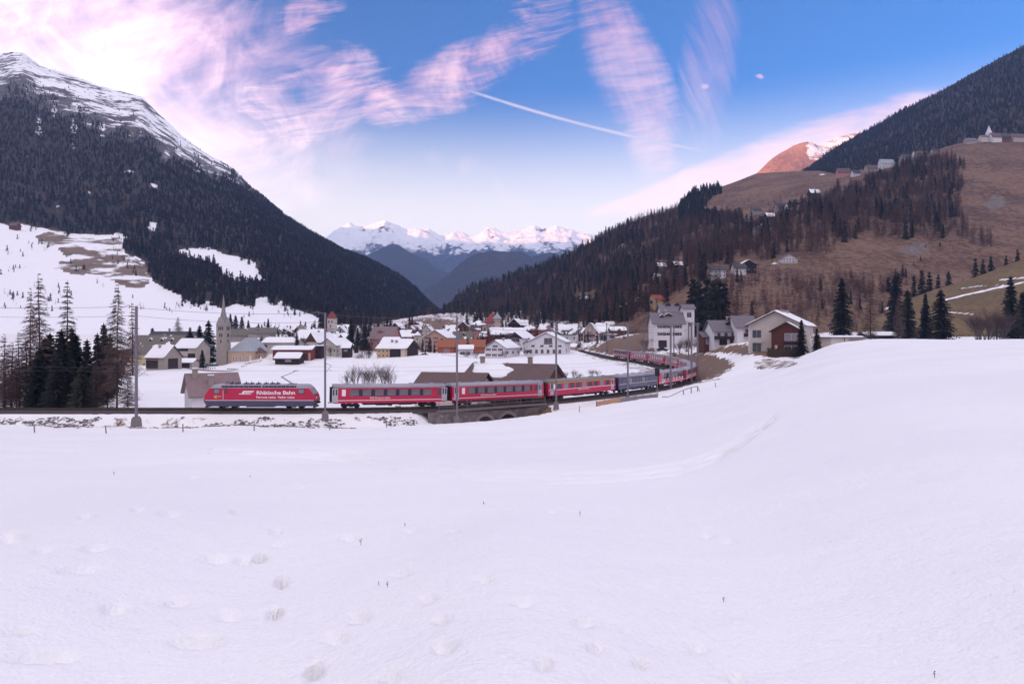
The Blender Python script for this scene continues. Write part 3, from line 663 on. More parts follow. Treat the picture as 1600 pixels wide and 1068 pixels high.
def spruce_mesh(seed, whorls=16, per=9, clumps=5, h=1.0, r=0.20, lo=0.04):
    """unit-height spruce crown: drooping branches made of many small needle clumps"""
    rs = random.Random(seed); V = []; Fc = []
    def tri(a, b, c): n = len(V); V.extend((a, b, c)); Fc.append((n, n + 1, n + 2))
    for w in range(whorls):
        t = (w + rs.random() * .5) / whorls; z = lo + (1 - lo) * t
        rad = r * (1 - t) ** .85 * rs.uniform(.75, 1.15) + .008
        n = max(4, int(per * (1 - t * .5)))
        for k in range(n):
            a = 2 * math.pi * (k + rs.random()) / n; L = rad * rs.uniform(.65, 1.15); droop = rs.uniform(.15, .5)
            ca, sa = math.cos(a), math.sin(a)
            for c in range(clumps):
                u = (c + .6) / clumps; x = L * u; zz = z - droop * x * (0.6 + .6 * u)
                s = (1.0 / whorls) * rs.uniform(.7, 1.25) * (1.15 - .5 * u)
                px, py = ca * x, sa * x
                ox, oy = -sa * s * .62, ca * s * .62
                tip = (px + ca * s * 1.0, py + sa * s * 1.0, zz - s * rs.uniform(.1, .7))
                tri((px + ox, py + oy, zz - s * rs.uniform(0, .45)), (px - ox, py - oy, zz - s * rs.uniform(0, .45)), tip)
                tri((px - ca * s * .4, py - sa * s * .4, zz + s * .35), (px + ca * s * .8, py + sa * s * .8, zz - s * .1), (px + ox * .4, py + oy * .4, zz - s * rs.uniform(.6, 1.1)))
    for k in range(5):
        a = k * 1.26; tri((math.cos(a) * .012, math.sin(a) * .012, .95), (math.cos(a + 1.3) * .012, math.sin(a + 1.3) * .012, .95), (0, 0, 1.02))
    me = mesh_np('crown', V, Fc, False); return me
def larch_mesh(seed, whorls=26, per=6, twigs=9, r=.17, lo=.12, thin=.0016, jit=1.0):
    """unit-height bare larch crown: thin limbs with sprays of twigs"""
    rs = random.Random(seed); V = []; Fc = []
    def tri(a, b, c): n = len(V); V.extend((a, b, c)); Fc.append((n, n + 1, n + 2))
    for w in range(whorls):
        t = (w + rs.random()) / whorls; z = lo + (.985 - lo) * t
        env = (min(1.0, (t + .12) * 3.2)) * (1 - t) ** .8
        for k in range(per):
            a = rs.random() * 6.283; L = r * env * rs.uniform(.5, 1.2) + .006; ca, sa = math.cos(a), math.sin(a)
            up = rs.uniform(-.25, .12); th = thin * (1.2 - .6 * t)
            e = Vector((ca * L, sa * L, z + up * L - .12 * L)); b0 = Vector((0, 0, z)); m = b0.lerp(e, .55) + Vector((0, 0, -.06 * L))
            for (q0, q1, w0, w1) in ((b0, m, th, th * .7), (m, e, th * .7, th * .25)):
                for (ox, oy, oz) in ((0, 0, 1), (-sa, ca, 0)):
                    o0 = Vector((ox, oy, oz)) * w0; o1 = Vector((ox, oy, oz)) * w1
                    tri(q0 + o0, q0 - o0, q1 + o1); tri(q0 - o0, q1 - o1, q1 + o1)
            for c in range(twigs):
                u = rs.uniform(.2, 1.0); b = b0.lerp(e, u) + Vector((0, 0, -.06 * L * u))
                d = Vector((ca * .5 + rs.uniform(-1, 1) * jit, sa * .5 + rs.uniform(-1, 1) * jit, rs.uniform(-.9, .35))).normalized() * (L * rs.uniform(.12, .30) + .006)
                o = Vector((rs.uniform(-1, 1), rs.uniform(-1, 1), rs.uniform(-1, 1))).normalized() * th * .8
                tri(b + o, b - o, b + d)
    return mesh_np('crown', V, Fc, False)
def trunk_mesh(h, r0, r1=.004, n=7, lean=0.0, seed=0):
    rs = random.Random(seed); mb = MB(); k = 6; pts = []
    for i in range(k + 1):
        t = i / k; pts.append((Vector((lean * t * t + rs.uniform(-.003, .003), rs.uniform(-.003, .003), t * h)), r0 * (1 - t) + r1 * t))
    for (a, ra), (b, rb) in zip(pts, pts[1:]): mb.tube(a, b, ra, rb, n)
    return mb.mesh('trunk', True)
def shrub_mesh(seed, stems=7, depth=4, h=1.0, spread=.5, thick=.012):
    rs = random.Random(seed); S = MB(); V = []; Fc = []
    def grow(p0, d, L, r, lvl):
        p1 = p0 + d * L
        if lvl <= 1: S.tube(p0, p1, r, r * .6, 4)
        else:
            o = d.orthogonal().normalized() * r; w = d.cross(o).normalized() * r
            for oo in (o, w):
                n = len(V); V.extend((p0 + oo, p0 - oo, p1)); Fc.append((n, n + 1, n + 2))
        if lvl >= depth: return
        for k in range(rs.choice((3, 4, 4))):
            nd = (d + Vector((rs.uniform(-1, 1), rs.uniform(-1, 1), rs.uniform(-.2, .8))) * .55).normalized()
            grow(p0.lerp(p1, rs.uniform(.35, 1)), nd, L * rs.uniform(.5, .8), r * .55, lvl + 1)
    for s in range(stems):
        a = rs.random() * 6.283
        d = Vector((math.cos(a) * spread * rs.random(), math.sin(a) * spread * rs.random(), 1)).normalized()
        grow(Vector((math.cos(a) * .04, math.sin(a) * .04, 0)), d, h * rs.uniform(.32, .45), thick, 0)
    return S.mesh('stem', True), mesh_np('crown', V, Fc, False)
TRK_S = trunk_mesh(.97, .016); TRK_L = trunk_mesh(.985, .011, .0015, 7, .01, 3)
for m_ in (TRK_S, TRK_L): m_.materials.append(bark)
SPRN = [spruce_mesh(i, 30, 13, 7, r=rr, lo=.03) for i, rr in ((1, .20), (2, .23), (3, .17))]
for m_ in SPRN: m_.materials.append(SPR)
LARN = [larch_mesh(10 + i, 46, 8, 26, r=rr, lo=ll, thin=.0019) for i, rr, ll in ((0, .17, .10), (1, .20, .22), (2, .15, .05))]
for m_ in LARN: m_.materials.append(LAR)
SPRM = [spruce_mesh(20 + i, 13, 7, 3, r=rr) for i, rr in enumerate((.18, .21, .16, .19))]
for m_ in SPRM: m_.materials.append(SPR)
LARM = [larch_mesh(30 + i, 22, 6, 6, r=rr, lo=.10, thin=.0045, jit=.8) for i, rr in enumerate((.17, .20, .15, .18))]
for m_ in LARM: m_.materials.append(LAR_FAR)
def tree(kind, pos, h, label, group=None, w=1.0, seed=0, near=False, cat='tree'):
    rs = random.Random(seed * 31 + int(pos[0] * 7) + int(pos[1]))
    o = thing(kind + '_tree', label, cat, pos, rs.random() * 6.28, group, (h * w, h * w, h))
    if kind == 'spruce': obj('crown', rs.choice(SPRN if near else SPRM), None, o); obj('trunk', TRK_S, None, o)
    else: obj('crown', rs.choice(LARN if near else LARM), None, o); obj('trunk', TRK_L, None, o)
    return o
def tree_px(kind, p, qb, qt, Y, label, group=None, w=1.0, near=True, seed=0):
    a = at(p, qb, Y); h = (qb - qt) / F * Y
    a.z = min(a.z, float(ground(np.array([[a.x]]), np.array([[a.y]]), False)[0, 0])) - .1 if Y < 330 else a.z
    top = ZC - (qt - HZ) / F * Y
    return tree(kind, a, top - a.z, label, group, w, seed, near)
# ---- the dark grove and larches beside the track on the left
for p, qb, qt, Y, w, lb in ((62, 634, 424, 116, .85, 'tallest bare larch rising out of the dark spruce grove'), (105, 634, 434, 119, .9, 'bare larch with open crown beside the tallest one in the spruce grove'),
                        (183, 637, 440, 110, .75, 'lone bare larch with long straight trunk between spruce grove and catenary mast')):
    tree_px('larch', p, qb, qt, Y, lb, None, w)
for p, qt, Y, w, lb in ((78, 520, 118, 1.35, 0), (96, 515, 112, 1.5, 0), (118, 522, 115, 1.45, 0), (136, 530, 119, 1.2, 0), (62, 540, 112, 1.2, 0), (152, 520, 138, 1.0, 0), (112, 512, 130, 1.2, 0), (58, 556, 110, 1.3, 0), (104, 540, 124, 1.4, 0), (70, 528, 128, 1.3, 0), (128, 570, 108.5, 1.5, 0), (88, 560, 109, 1.4, 0)):
    tree_px('spruce', p, 634, qt, Y, 'dark spruce of the dense grove standing right behind the left track', 'spruces of the trackside grove', w)
tree_px('larch', 47, 632, 447, 132, 'slighter bare larch close beside the tallest one in the grove', None, .8)
for p, qt, Y, w in ((162, 505, 150, 1.0), (172, 520, 160, 1.0), (-40, 500, 120, 1.2), (-80, 480, 118, 1.0)):
    tree_px('spruce', p, 620, qt, Y, 'dark spruce of the dense grove standing right behind the left track', 'spruces of the trackside grove', w)
for i, (p, qt, Y, w) in enumerate(((6, 520, 122, 1.3), (18, 532, 114, 1.5), (30, 516, 126, 1.3), (42, 530, 115, 1.5), (-8, 528, 118, 1.4), (26, 560, 110, 1.6), (8, 562, 110.5, 1.6), (150, 560, 112, 1.5), (200, 580, 112, 1.6), (168, 575, 114, 1.5))):
    tree_px('larch', p, 634, qt, Y, 'low bare larch with spreading twigs in the trackside thicket beside the spruce grove', 'bare trees of the trackside thicket', w)
tree_px('larch', 207, 600, 470, 240, 'bare larch behind the tall catenary mast near the white slope', None, .9)
tree_px('larch', 278, 535, 494, 380, 'pale bare larch rising behind the large yellowish farmhouse roof', None, 1.4)
# ---- right-hand plateau
for p, qb, qt, Y, w, lb in ((1315, 531, 434, 235, 1.05, 'tall broad spruce behind the flat-roofed white garage'), (1418, 532, 452, 245, 1.35, 'dense spruce with bare lower trunk, first of the row on the plateau'),
        (1446, 531, 458, 255, 1.1, 'slender spruce with a split top between two broad ones on the plateau'), (1470, 531, 452, 250, 1.45, 'broad spruce at the far end of the plateau row, beside the grassy rise'),
        (1579, 524, 431, 262, 1.2, 'tall spruce behind the bare grey trees at the foot of the grassy rise'), (1598, 524, 455, 270, 1.3, 'spruce right of the tall one at the grassy rise'),
        (1252, 556, 499, 172, 1.15, 'spruce standing against the red-brown front of the big chalet'), (1276, 553, 512, 172, 1.15, 'small pointed spruce beside the white side wall of the chalet'), (1398, 525, 430, 300, 1.1, 'spruce behind the plateau row, against the brown slope')):
    tree_px('spruce', p, qb, qt, Y, lb, None, w)
tree_px('larch', 1360, 537, 446, 215, 'bare larch with thick trunk left of the plateau spruces', None, 1.2)
tree_px('larch', 1404, 534, 455, 228, 'thin bare larch leaning against the plateau spruces', None, 1.0)
for p, qb, qt, Y in ((1388, 470, 432, 430), (1402, 468, 425, 430), (1428, 462, 430, 425), (1440, 460, 421, 425), (1452, 458, 424, 425), (1466, 454, 428, 420), (1482, 447, 423, 420), (1524, 432, 402, 420), (1536, 428, 404, 420), (1548, 424, 399, 420), (1572, 416, 398, 420), (1590, 410, 388, 420)):
    tree('spruce', at(p, qb + 6, Y), (qb + 6 - qt) / F * Y, 'dark spruce growing along the skyline of the near grassy rise', 'spruces on the grassy rise', 1.1, p)
for p, qb, qt, Y in ((1082, 494, 432, 330), (1094, 496, 440, 320), (1104, 498, 430, 325), (1114, 500, 438, 330), (1124, 496, 434, 335), (1132, 492, 440, 335), (1090, 485, 437, 345), (1118, 485, 445, 345), (1108, 510, 452, 318)):
    a = at(p, qb, Y); a.z -= 6; tree('spruce', a, (qb - qt) / F * Y + 6, 'dark spruce in the clump between the big white house and the balcony house', 'spruces behind the houses', 1.1, p)
for p, qb, qt, Y, lb in ((548, 549, 497, 360, 'dark spruce between the red-roofed tower and the pink house'), (570, 549, 500, 362, 'second dark spruce beside the pink house'), (559, 548, 512, 380, 'shorter spruce between the two dark ones near the pink house'), (645, 559, 524, 300, 'spruce at the dark gable end of the yellow barn house'), (634, 535, 507, 430, 'spruce on the slope above the yellow barn house'), (625, 538, 510, 440, 'spruce beside the brown knoll above the pink house'), (652, 538, 512, 440, 'spruce below the snowy top of the brown knoll')):
    tree_px('spruce', p, qb, qt, Y, lb, None, 1.15)
for p, qb, qt, Y, w, lb in ((316, 575, 546, 290, 1.3, 'dark column-shaped conifer in front of the churchyard'), (326, 566, 500, 318, 1.3, 'broad dark pine left of the church tower'), (312, 566, 508, 322, 1.4, 'rounded dark pine beside the white-roofed house'), (464, 545, 519, 318, 1.0, 'small spruce before the snowy flat-roofed beige house'), (297, 545, 511, 345, 1.6, 'low round conifer behind the white-roofed house'), (238, 540, 512, 360, 2.0, 'bushy conifer behind the yellowish farmhouse'),
        (360, 520, 490, 440, 1.4, 'dark spruce on the snow right behind the church spire'), (368, 521, 492, 440, 1.4, 'spruce in the row behind the church nave'), (378, 521, 494, 440, 1.4, 'middle spruce of the row behind the church nave'), (388, 521, 500, 440, 1.4, 'last spruce of the row behind the church nave'), (419, 520, 497, 460, 1.2, 'pointed spruce above the long grey roofs'), (404, 521, 505, 460, 1.6, 'low round conifer above the long grey roofs'), (452, 521, 507, 470, 1.5, 'small round tree at the foot of the snow slope')):
    a = at(p, qb, Y); tree('spruce', a - Vector((0, 0, 1.5)), (qb - qt) / F * Y + 1.5, lb, None, w, p, True)
# ---- bare bushes
SHR = [shrub_mesh(60 + i, 12, 4, 1.0, .85, .007) for i in range(3)]
for a_, b_ in SHR: a_.materials.append(bark_grey); b_.materials.append(TWIG)
def shrub(p, qb, qt, Y, label, group=None, w=1.0, i=0, name='bare_bush', cat='bush'):
    a = at(p, qb, Y); h = (qb - qt) / F * Y
    o = thing(name, label, cat, a, i * 1.3, group, (h * w, h * w, h)); s, c = SHR[i % 3]
    obj('stem', s, None, o); obj('crown', c, None, o); return o
for i, (p, qb, qt, Y, w) in enumerate(((556, 606, 560, 140, .9), (570, 606, 566, 138, .9), (584, 607, 557, 136, .9), (600, 608, 558, 135, .9), (612, 607, 572, 138, .9), (543, 606, 574, 142, .9))):
    shrub(p, qb, qt, Y, 'leafless purple-grey bush behind the first red coach', 'bushes behind the first coach', w, i)
for i, (p, qb, qt, Y, w) in enumerate(((884, 592, 577, 160, 1.2), (896, 591, 574, 162, 1.2), (906, 592, 579, 164, 1.2), (925, 589, 573, 168, 1.3), (935, 588, 576, 172, 1.3))):
    shrub(p, qb, qt, Y, 'low leafless bush behind the coach with the yellow stripe', 'bushes behind the yellow-striped coach', w, i)
for i, (p, qb, qt, Y, w) in enumerate(((1528, 532, 482, 235, 1.1), (1543, 531, 470, 240, 1.2), (1556, 531, 472, 240, 1.2), (1567, 531, 480, 236, 1.1), (1536, 531, 478, 244, 1.1))):
    shrub(p, qb, qt, Y, 'leafless grey-violet tree of the clump on the plateau edge', 'bare trees at the plateau edge', w, i, 'bare_tree', 'tree')
for i, (p, qb, qt, Y, w, lb) in enumerate(((1008, 545, 524, 285, 1.5, 'brown leafless hedge bush left of the big white house'), (1022, 545, 522, 284, 1.5, 'brown leafless hedge bush beside the arched door'), (1062, 552, 524, 262, 1.0, 'dark leafless bush before the big white house'), (1073, 550, 520, 262, 1.1, 'dark leafless bush right of the arched door'), (1082, 548, 526, 264, 1.2, 'dark bush behind the mast portal'), (480, 572, 548, 300, 1.0, 'snow-dusted bush beside the dark carport'), (516, 556, 535, 318, 1.0, 'reddish leafless bush before the beige gabled house'), (572, 566, 540, 300, 1.0, 'leafless bush left of the yellow barn house'), (560, 566, 545, 305, 1.0, 'leafless reddish bush beside the dark spruces'), (730, 560, 544, 290, 1.2, 'leafless bush before the white garage front'), (744, 560, 545, 288, 1.2, 'leafless bush left of the white gabled house'), (790, 558, 542, 284, 1.1, 'leafless bush at the corner of the white gabled house'), (825, 520, 490, 470, 1.0, 'leafless reddish tree behind the red wooden house'), (905, 545, 530, 330, 1.3, 'reddish bush beside the track behind the large white house'))):
    shrub(p, qb, qt, Y, lb, None, w, i)

# ---- woods on the slopes
def sample(M, per, lo_row, hi_row, mask, pr=(-30, 1630)):
    G = M.G[lo_row:hi_row]; a = G[:-1, :-1]; b = G[:-1, 1:]; c = G[1:, :-1]
    ar = np.linalg.norm(np.cross(b - a, c - a), axis=-1); p = M.p[lo_row:hi_row - 1, :-1]
    ar = ar * ((p > pr[0]) & (p < pr[1])); n = int(ar.sum() / per)
    idx = rng.choice(ar.size, n, p=(ar / ar.sum()).ravel()); i, j = np.unravel_index(idx, ar.shape)
    u = rng.random((n, 1)); v = rng.random((n, 1))
    P3 = a[i, j] + (b - a)[i, j] * u + (c - a)[i, j] * v
    pp, qq = pix(P3[:, 0], P3[:, 1], P3[:, 2]); k = mask(pp, qq) & (pp > pr[0]) & (pp < pr[1])
    return P3[k], pp[k], qq[k]
GNT = {}
def forest(name, pts, sizes, meshes, mats_, idx=None, label=None):
    n = len(pts)
    me = bpy.data.meshes.new(name); me.vertices.add(n); me.vertices.foreach_set('co', np.asarray(pts, np.float32).ravel())
    for an, av, ty in (('size', sizes, 'FLOAT'), ('turn', rng.random(n) * 6.28, 'FLOAT')):
        a = me.attributes.new(an, ty, 'POINT'); a.data.foreach_set('value', np.asarray(av, np.float32))
    ia = me.attributes.new('pick', 'INT', 'POINT'); ia.data.foreach_set('value', np.asarray(rng.integers(0, len(meshes), n) if idx is None else idx, np.int32))
    o = bpy.data.objects.new(name, me); COL.objects.link(o); tag(o, label, kind='stuff')
    coll = bpy.data.collections.new(name + '_kinds')
    for i, m in enumerate(meshes):
        so_ = bpy.data.objects.new('%s_%02d' % (name, i), m); coll.objects.link(so_)
    g = bpy.data.node_groups.new(name, 'GeometryNodeTree')
    g.interface.new_socket('Geometry', in_out='INPUT', socket_type='NodeSocketGeometry'); g.interface.new_socket('Geometry', in_out='OUTPUT', socket_type='NodeSocketGeometry')
    N = g.nodes.new; gi = N('NodeGroupInput'); go = N('NodeGroupOutput'); ip = N('GeometryNodeInstanceOnPoints'); ci = N('GeometryNodeCollectionInfo')
    ci.inputs[0].default_value = coll; ci.inputs['Separate Children'].default_value = True; ci.inputs['Reset Children'].default_value = True
    def attr(nm, ty):
        x = N('GeometryNodeInputNamedAttribute'); x.data_type = ty; x.inputs[0].default_value = nm; return x.outputs['Attribute']
    g.links.new(gi.outputs[0], ip.inputs['Points']); g.links.new(ci.outputs[0], ip.inputs['Instance'])
    ip.inputs['Pick Instance'].default_value = True; g.links.new(attr('pick', 'INT'), ip.inputs['Instance Index'])
    cx = N('ShaderNodeCombineXYZ'); g.links.new(attr('turn', 'FLOAT'), cx.inputs[2]); g.links.new(cx.outputs[0], ip.inputs['Rotation'])
    g.links.new(attr('size', 'FLOAT'), ip.inputs['Scale']); g.links.new(ip.outputs[0], go.inputs[0])
    md = o.modifiers.new('wood', 'NODES'); md.node_group = g
    return o
SPRF = [spruce_mesh(80 + i, 8, 6, 2, r=rr) for i, rr in enumerate((.20, .25, .17))]
LARF = [larch_mesh(90 + i, 13, 5, 3, r=rr, lo=.08, thin=.010, jit=.8) for i, rr in enumerate((.18, .22, .15))]
for m_ in SPRF: m_.materials.append(SPR_FAR)
for m_ in LARF: m_.materials.append(LAR_FAR)
# left mountain
nb = 22 + 36 + 110 + 1
def maskL(p, q):
    rq = interp(p, [(a, b) for a, b, c in rdL]); tw = interp(p, [(-1500, 80), (0, 60), (60, 62), (140, 62), (200, 62), (260, 55), (300, 36), (340, 26), (400, 4), (440, -6), (765, -40)])
    edge = (q - rq) - tw + (fbm(p / 14, q / 22, 5, 3) - .5) * 60
    lane = np.zeros(p.shape, bool)
    for (a, b, ra, rb) in ((172, 332, 3, 8), (240, 352, 7, 9), (90, 325, 5, 11), (340, 262, 9, 8), (262, 238, 10, 14), (240, 290, 10, 4)):
        lane |= (((p - a) / ra) ** 2 + ((q - b) / rb) ** 2) < 1
    thin = (edge > 0) | (rng.random(p.shape) < np.exp(edge / 12.0) * .25)
    wob_p = p + (fbm(p / 9, q / 9, 71, 2) - .5) * 26; wob_q = q + (fbm(p / 9 + 9, q / 9, 72, 2) - .5) * 16
    return thin & ML.forest(wob_p, wob_q) & (~lane)
ptL, pl, ql = sample(ML, 28.0, 4, nb, maskL, (-60, 760))
szL = rng.uniform(5.5, 11.5, len(ptL)) * np.interp(ql, [100, 300, 500], [.75, .95, 1.05])
ixL = np.where(rng.random(len(ptL)) < np.clip((400 - ql) / 500 + .28, 0.15, .7), rng.integers(3, 6, len(ptL)), rng.integers(0, 3, len(ptL)))
forest('left_mountain_forest', ptL - np.array([0, 0, .8]), szL, SPRF + LARF, None, ixL)
# scattered bushes and young trees on the left meadow
def maskM(p, q): return inpoly(p, q, MEAD) & (q < 505) & (fbm(p / 26, q / 12, 17, 3) > .60) & (p > -20) & (p < 480)
ptM, pm, qm = sample(ML, 120.0, 10, 90, maskM, (-20, 480))
forest('meadow_bushes', ptM, rng.uniform(2.0, 6.5, len(ptM)), SPRF + LARF, None, rng.integers(0, 6, len(ptM)))
# right hill
FR1 = [(680, 512), (700, 478), (716, 456), (780, 432), (860, 403), (940, 360), (1010, 326), (1060, 318), (1080, 296), (1118, 288), (1124, 300), (1102, 318), (1092, 330), (1112, 338), (1150, 340), (1190, 352), (1200, 345), (1215, 338), (1240, 330), (1300, 302), (1370, 277), (1425, 252), (1460, 246), (1492, 246), (1508, 262), (1500, 300), (1508, 330), (1492, 345), (1480, 372), (1400, 374), (1340, 368), (1312, 384), (1275, 397), (1235, 392), (1190, 410), (1150, 428), (1110, 438), (1085, 448), (1058, 462), (1030, 488), (1000, 498), (960, 508), (860, 514), (760, 518)]
FR2 = [(1480, 352), (1500, 345), (1545, 378), (1545, 388), (1515, 386)]
EXC = [[(893, 460), (928, 456), (934, 474), (900, 478)], [(1034, 486), (1060, 462), (1095, 450), (1100, 495), (1040, 500)], [(1106, 412), (1140, 412), (1140, 434), (1106, 434)], [(1145, 403), (1186, 403), (1186, 428), (1145, 428)], [(1022, 408), (1042, 408), (1042, 426), (1022, 426)], [(1052, 405), (1068, 405), (1068, 422), (1052, 422)], [(1160, 318), (1200, 318), (1200, 352), (1160, 352)], [(1208, 310), (1240, 310), (1240, 336), (1208, 336)]]
def maskR(p, q):
    wp = p + (fbm(p / 12, q / 12, 73, 2) - .5) * 22; wq = q + (fbm(p / 12 + 5, q / 12, 74, 2) - .5) * 14
    m = inpoly(wp, wq, FR1) | inpoly(wp, wq, FR2)
    for e in EXC: m &= ~inpoly(p, q, e)
    return m & (rng.random(p.shape) < .45 + .8 * fbm(p / 40, q / 30, 75, 3))
ptR, pr_, qr_ = sample(MR, 27.0, 3, 30 + 45 + 40 + 30 + 1, maskR, (680, 1600))
hR = rng.uniform(10, 19, len(ptR))
dark = rng.random(len(ptR)) < np.where((pr_ > 1060) & (qr_ < 345) & (pr_ < 1130), .75, np.where(pr_ < 1000, .17, .07)) * (.4 + 1.2 * fbm(pr_ / 30, qr_ / 30, 76, 2))
big = np.argsort(-(hR / ptR[:, 1]) * (qr_ > 330))
own = np.zeros(len(ptR), bool); own[big[:270]] = True
forest('hillside_larch_wood', ptR[~own] - np.array([0, 0, .6]), hR[~own], LARM + SPRM, None, np.where(dark[~own], rng.integers(4, 8, (~own).sum()), rng.integers(0, 4, (~own).sum())))
for k in np.nonzero(own)[0]:
    tree('spruce' if dark[k] else 'larch', Vector(ptR[k]) - Vector((0, 0, .6)), hR[k], 'dark spruce scattered among the brown larches of the hillside wood' if dark[k] else 'leafless brown larch in the hillside wood below the hilltop hamlet',
         'dark spruces of the hillside wood' if dark[k] else 'larches of the hillside wood', 1.0, int(k))
# sparse scrub on the open slope
def maskS(p, q):
    m = (fbm(p / 40, q / 16, 81, 3) > .56) & ~inpoly(p, q, FR1)
    return m & ((q > 380) | (p < 1300)) & ((q > 300) | (p > 1480))
ptS, ps_, qs_ = sample(MR, 60.0, 3, 130, maskS, (1120, 1620))
forest('slope_scrub', ptS, rng.uniform(1.5, 7.0, len(ptS)) * np.where(qs_ > 430, 1.4, .7), LARM + SPRM[:1], None, rng.integers(0, 5, len(ptS)))
# young larches in front of the slope, behind the houses
def maskY(p, q): return (q > 440) & (fbm(p / 30, q / 20, 83, 2) > .42) & (p > 1100) & (p < 1420)
ptY, py_, qy_ = sample(MR, 26.0, 2, 40, maskY, (1100, 1420))
forest('larch_thicket', ptY, rng.uniform(6, 13, len(ptY)), LARM, None)
# upper mountain
def maskU(p, q): return q > 40
ptU, pu, qu = sample(MU, 44.0, 1, 71, maskU, (1150, 1640))
forest('upper_forest', ptU - np.array([0, 0, .8]), rng.uniform(6.5, 14, len(ptU)), SPRF + LARF, None, np.where(rng.random(len(ptU)) < .45, rng.integers(3, 6, len(ptU)), rng.integers(0, 3, len(ptU))))
# trees round and behind the village
nV = 900
pv = rng.uniform(540, 1010, nV); Yv = rng.uniform(480, 700, nV); Xv = (pv - 800) / F * Yv
Zv = ground(Xv[None], Yv[None], False)[0]; kn = ~((pv > 615) & (pv < 735) & (Yv < 660)) | (rng.random(nV) < .12)
ptV = np.stack([Xv, Yv, Zv - .5], -1)[kn]
nB = 800
pb_ = rng.uniform(400, 960, nB); Yb_ = rng.uniform(325, 480, nB); Xb_ = (pb_ - 800) / F * Yb_; kb_ = ~((pb_ < 560) & (Yb_ < 335))
forest('village_garden_bushes', np.stack([Xb_, Yb_, ground(Xb_[None], Yb_[None], False)[0] - .3], -1)[kb_], rng.uniform(2.5, 8, kb_.sum()), LARM + SPRM, None, np.where(rng.random(kb_.sum()) < .3, rng.integers(4, 8, kb_.sum()), rng.integers(0, 4, kb_.sum())))
forest('village_wood', ptV, rng.uniform(6, 15, len(ptV)), LARM + SPRM, None, np.where(rng.random(len(ptV)) < .35, rng.integers(4, 8, len(ptV)), rng.integers(0, 4, len(ptV))))
# ================================================================== RAILWAY
ballast_m = mat('ballast', (0.085, 0.068, 0.070), .95, .5, 6.0, bump=.6, spec=.1, coords='Object')
rail_m = mat('rail steel', (0.10, 0.075, 0.07), .45, .3, 2.0, metal=.6)
sleeper_m = mat('sleeper', (0.07, 0.055, 0.05), .9, .3, 4.0)
steel_m = mat('galvanised steel', (0.22, 0.19, 0.225), .55, .18, 2.0, metal=.35)
dark_m = mat('dark running gear', (0.025, 0.023, 0.028), .7, .3, 3.0)
conc_m = mat('concrete', (0.20, 0.17, 0.18), .9, .25, 3.0, bump=.3)
stone_m = mat('viaduct stone', (0.20, 0.165, 0.165), .9, .35, 2.2, bump=.5)
wire_m = mat('wire', (0.16, 0.14, 0.17), .5, .1, 1.0, metal=.5)
wood_m = mat('weathered timber', (0.22, 0.19, 0.21), .85, .3, 2.0, streak=(1, 8, 8))
fresh_m = mat('fresh timber', (0.46, 0.26, 0.17), .8, .2, 2.0, streak=(1, 8, 8))
def sweep(L, prof):
    """open cross-section (offset, height) swept along a line"""
    T = np.gradient(L[:, :2], axis=0); T /= np.linalg.norm(T, axis=1)[:, None]; N = np.stack([-T[:, 1], T[:, 0]], 1)
    prof = np.array(prof); V = np.zeros((len(L), len(prof), 3))
    V[..., :2] = L[:, None, :2] + N[:, None, :] * prof[None, :, :1]; V[..., 2] = L[:, None, 2] + prof[None, :, 1]
    return V.reshape(-1, 3), grid_faces(len(L), len(prof))
def railway(name, L):
    tr = thing(name, None, None); tag(tr, kind='structure')
    V, Fq = sweep(L, [(-2.25, -.75), (-1.75, -.42), (-1.2, -.27), (1.2, -.27), (1.75, -.42), (2.25, -.75)])
    V[:, 2] += (fbm(V[:, 0] * 2, V[:, 1] * 2, 3, 2) - .5) * .08
    obj('ballast', mesh_np('ballast', V, Fq, False), ballast_m, tr)
    for s in (-.5, .5):
        V, Fq = sweep(L, [(s - .035, -.17), (s - .035, 0), (s + .035, 0), (s + .035, -.17)]); obj('rail', mesh_np('rail', V, Fq, False), rail_m, tr)
    mb = MB(); cum = np.concatenate([[0], np.cumsum(np.linalg.norm(np.diff(L, axis=0), axis=1))])
    T = np.gradient(L[:, :2], axis=0); T /= np.linalg.norm(T, axis=1)[:, None]
    for s in np.arange(0, cum[-1], .66):
        c = [np.interp(s, cum, L[:, i]) for i in range(3)]
        if not (-100 < c[0]): continue
        t = np.array([np.interp(s, cum, T[:, 0]), np.interp(s, cum, T[:, 1])]); n = np.array([-t[1], t[0]])
        P4 = [np.array(c[:2]) + t * a * .12 + n * b * .95 for a, b in ((-1, -1), (1, -1), (1, 1), (-1, 1))]
        mb.add([(x[0], x[1], c[2] - .30) for x in P4] + [(x[0], x[1], c[2] - .175) for x in P4], [(4, 5, 6, 7), (0, 1, 5, 4), (1, 2, 6, 5), (2, 3, 7, 6), (3, 0, 4, 7)])
    me = bpy.data.meshes.new('sleepers'); me.from_pydata(mb.v, [], mb.f); o = obj('sleepers', me, sleeper_m, tr); o['kind'] = 'stuff'
    return tr
railway('railway_track', TRACK); railway('side_track', SIDING)

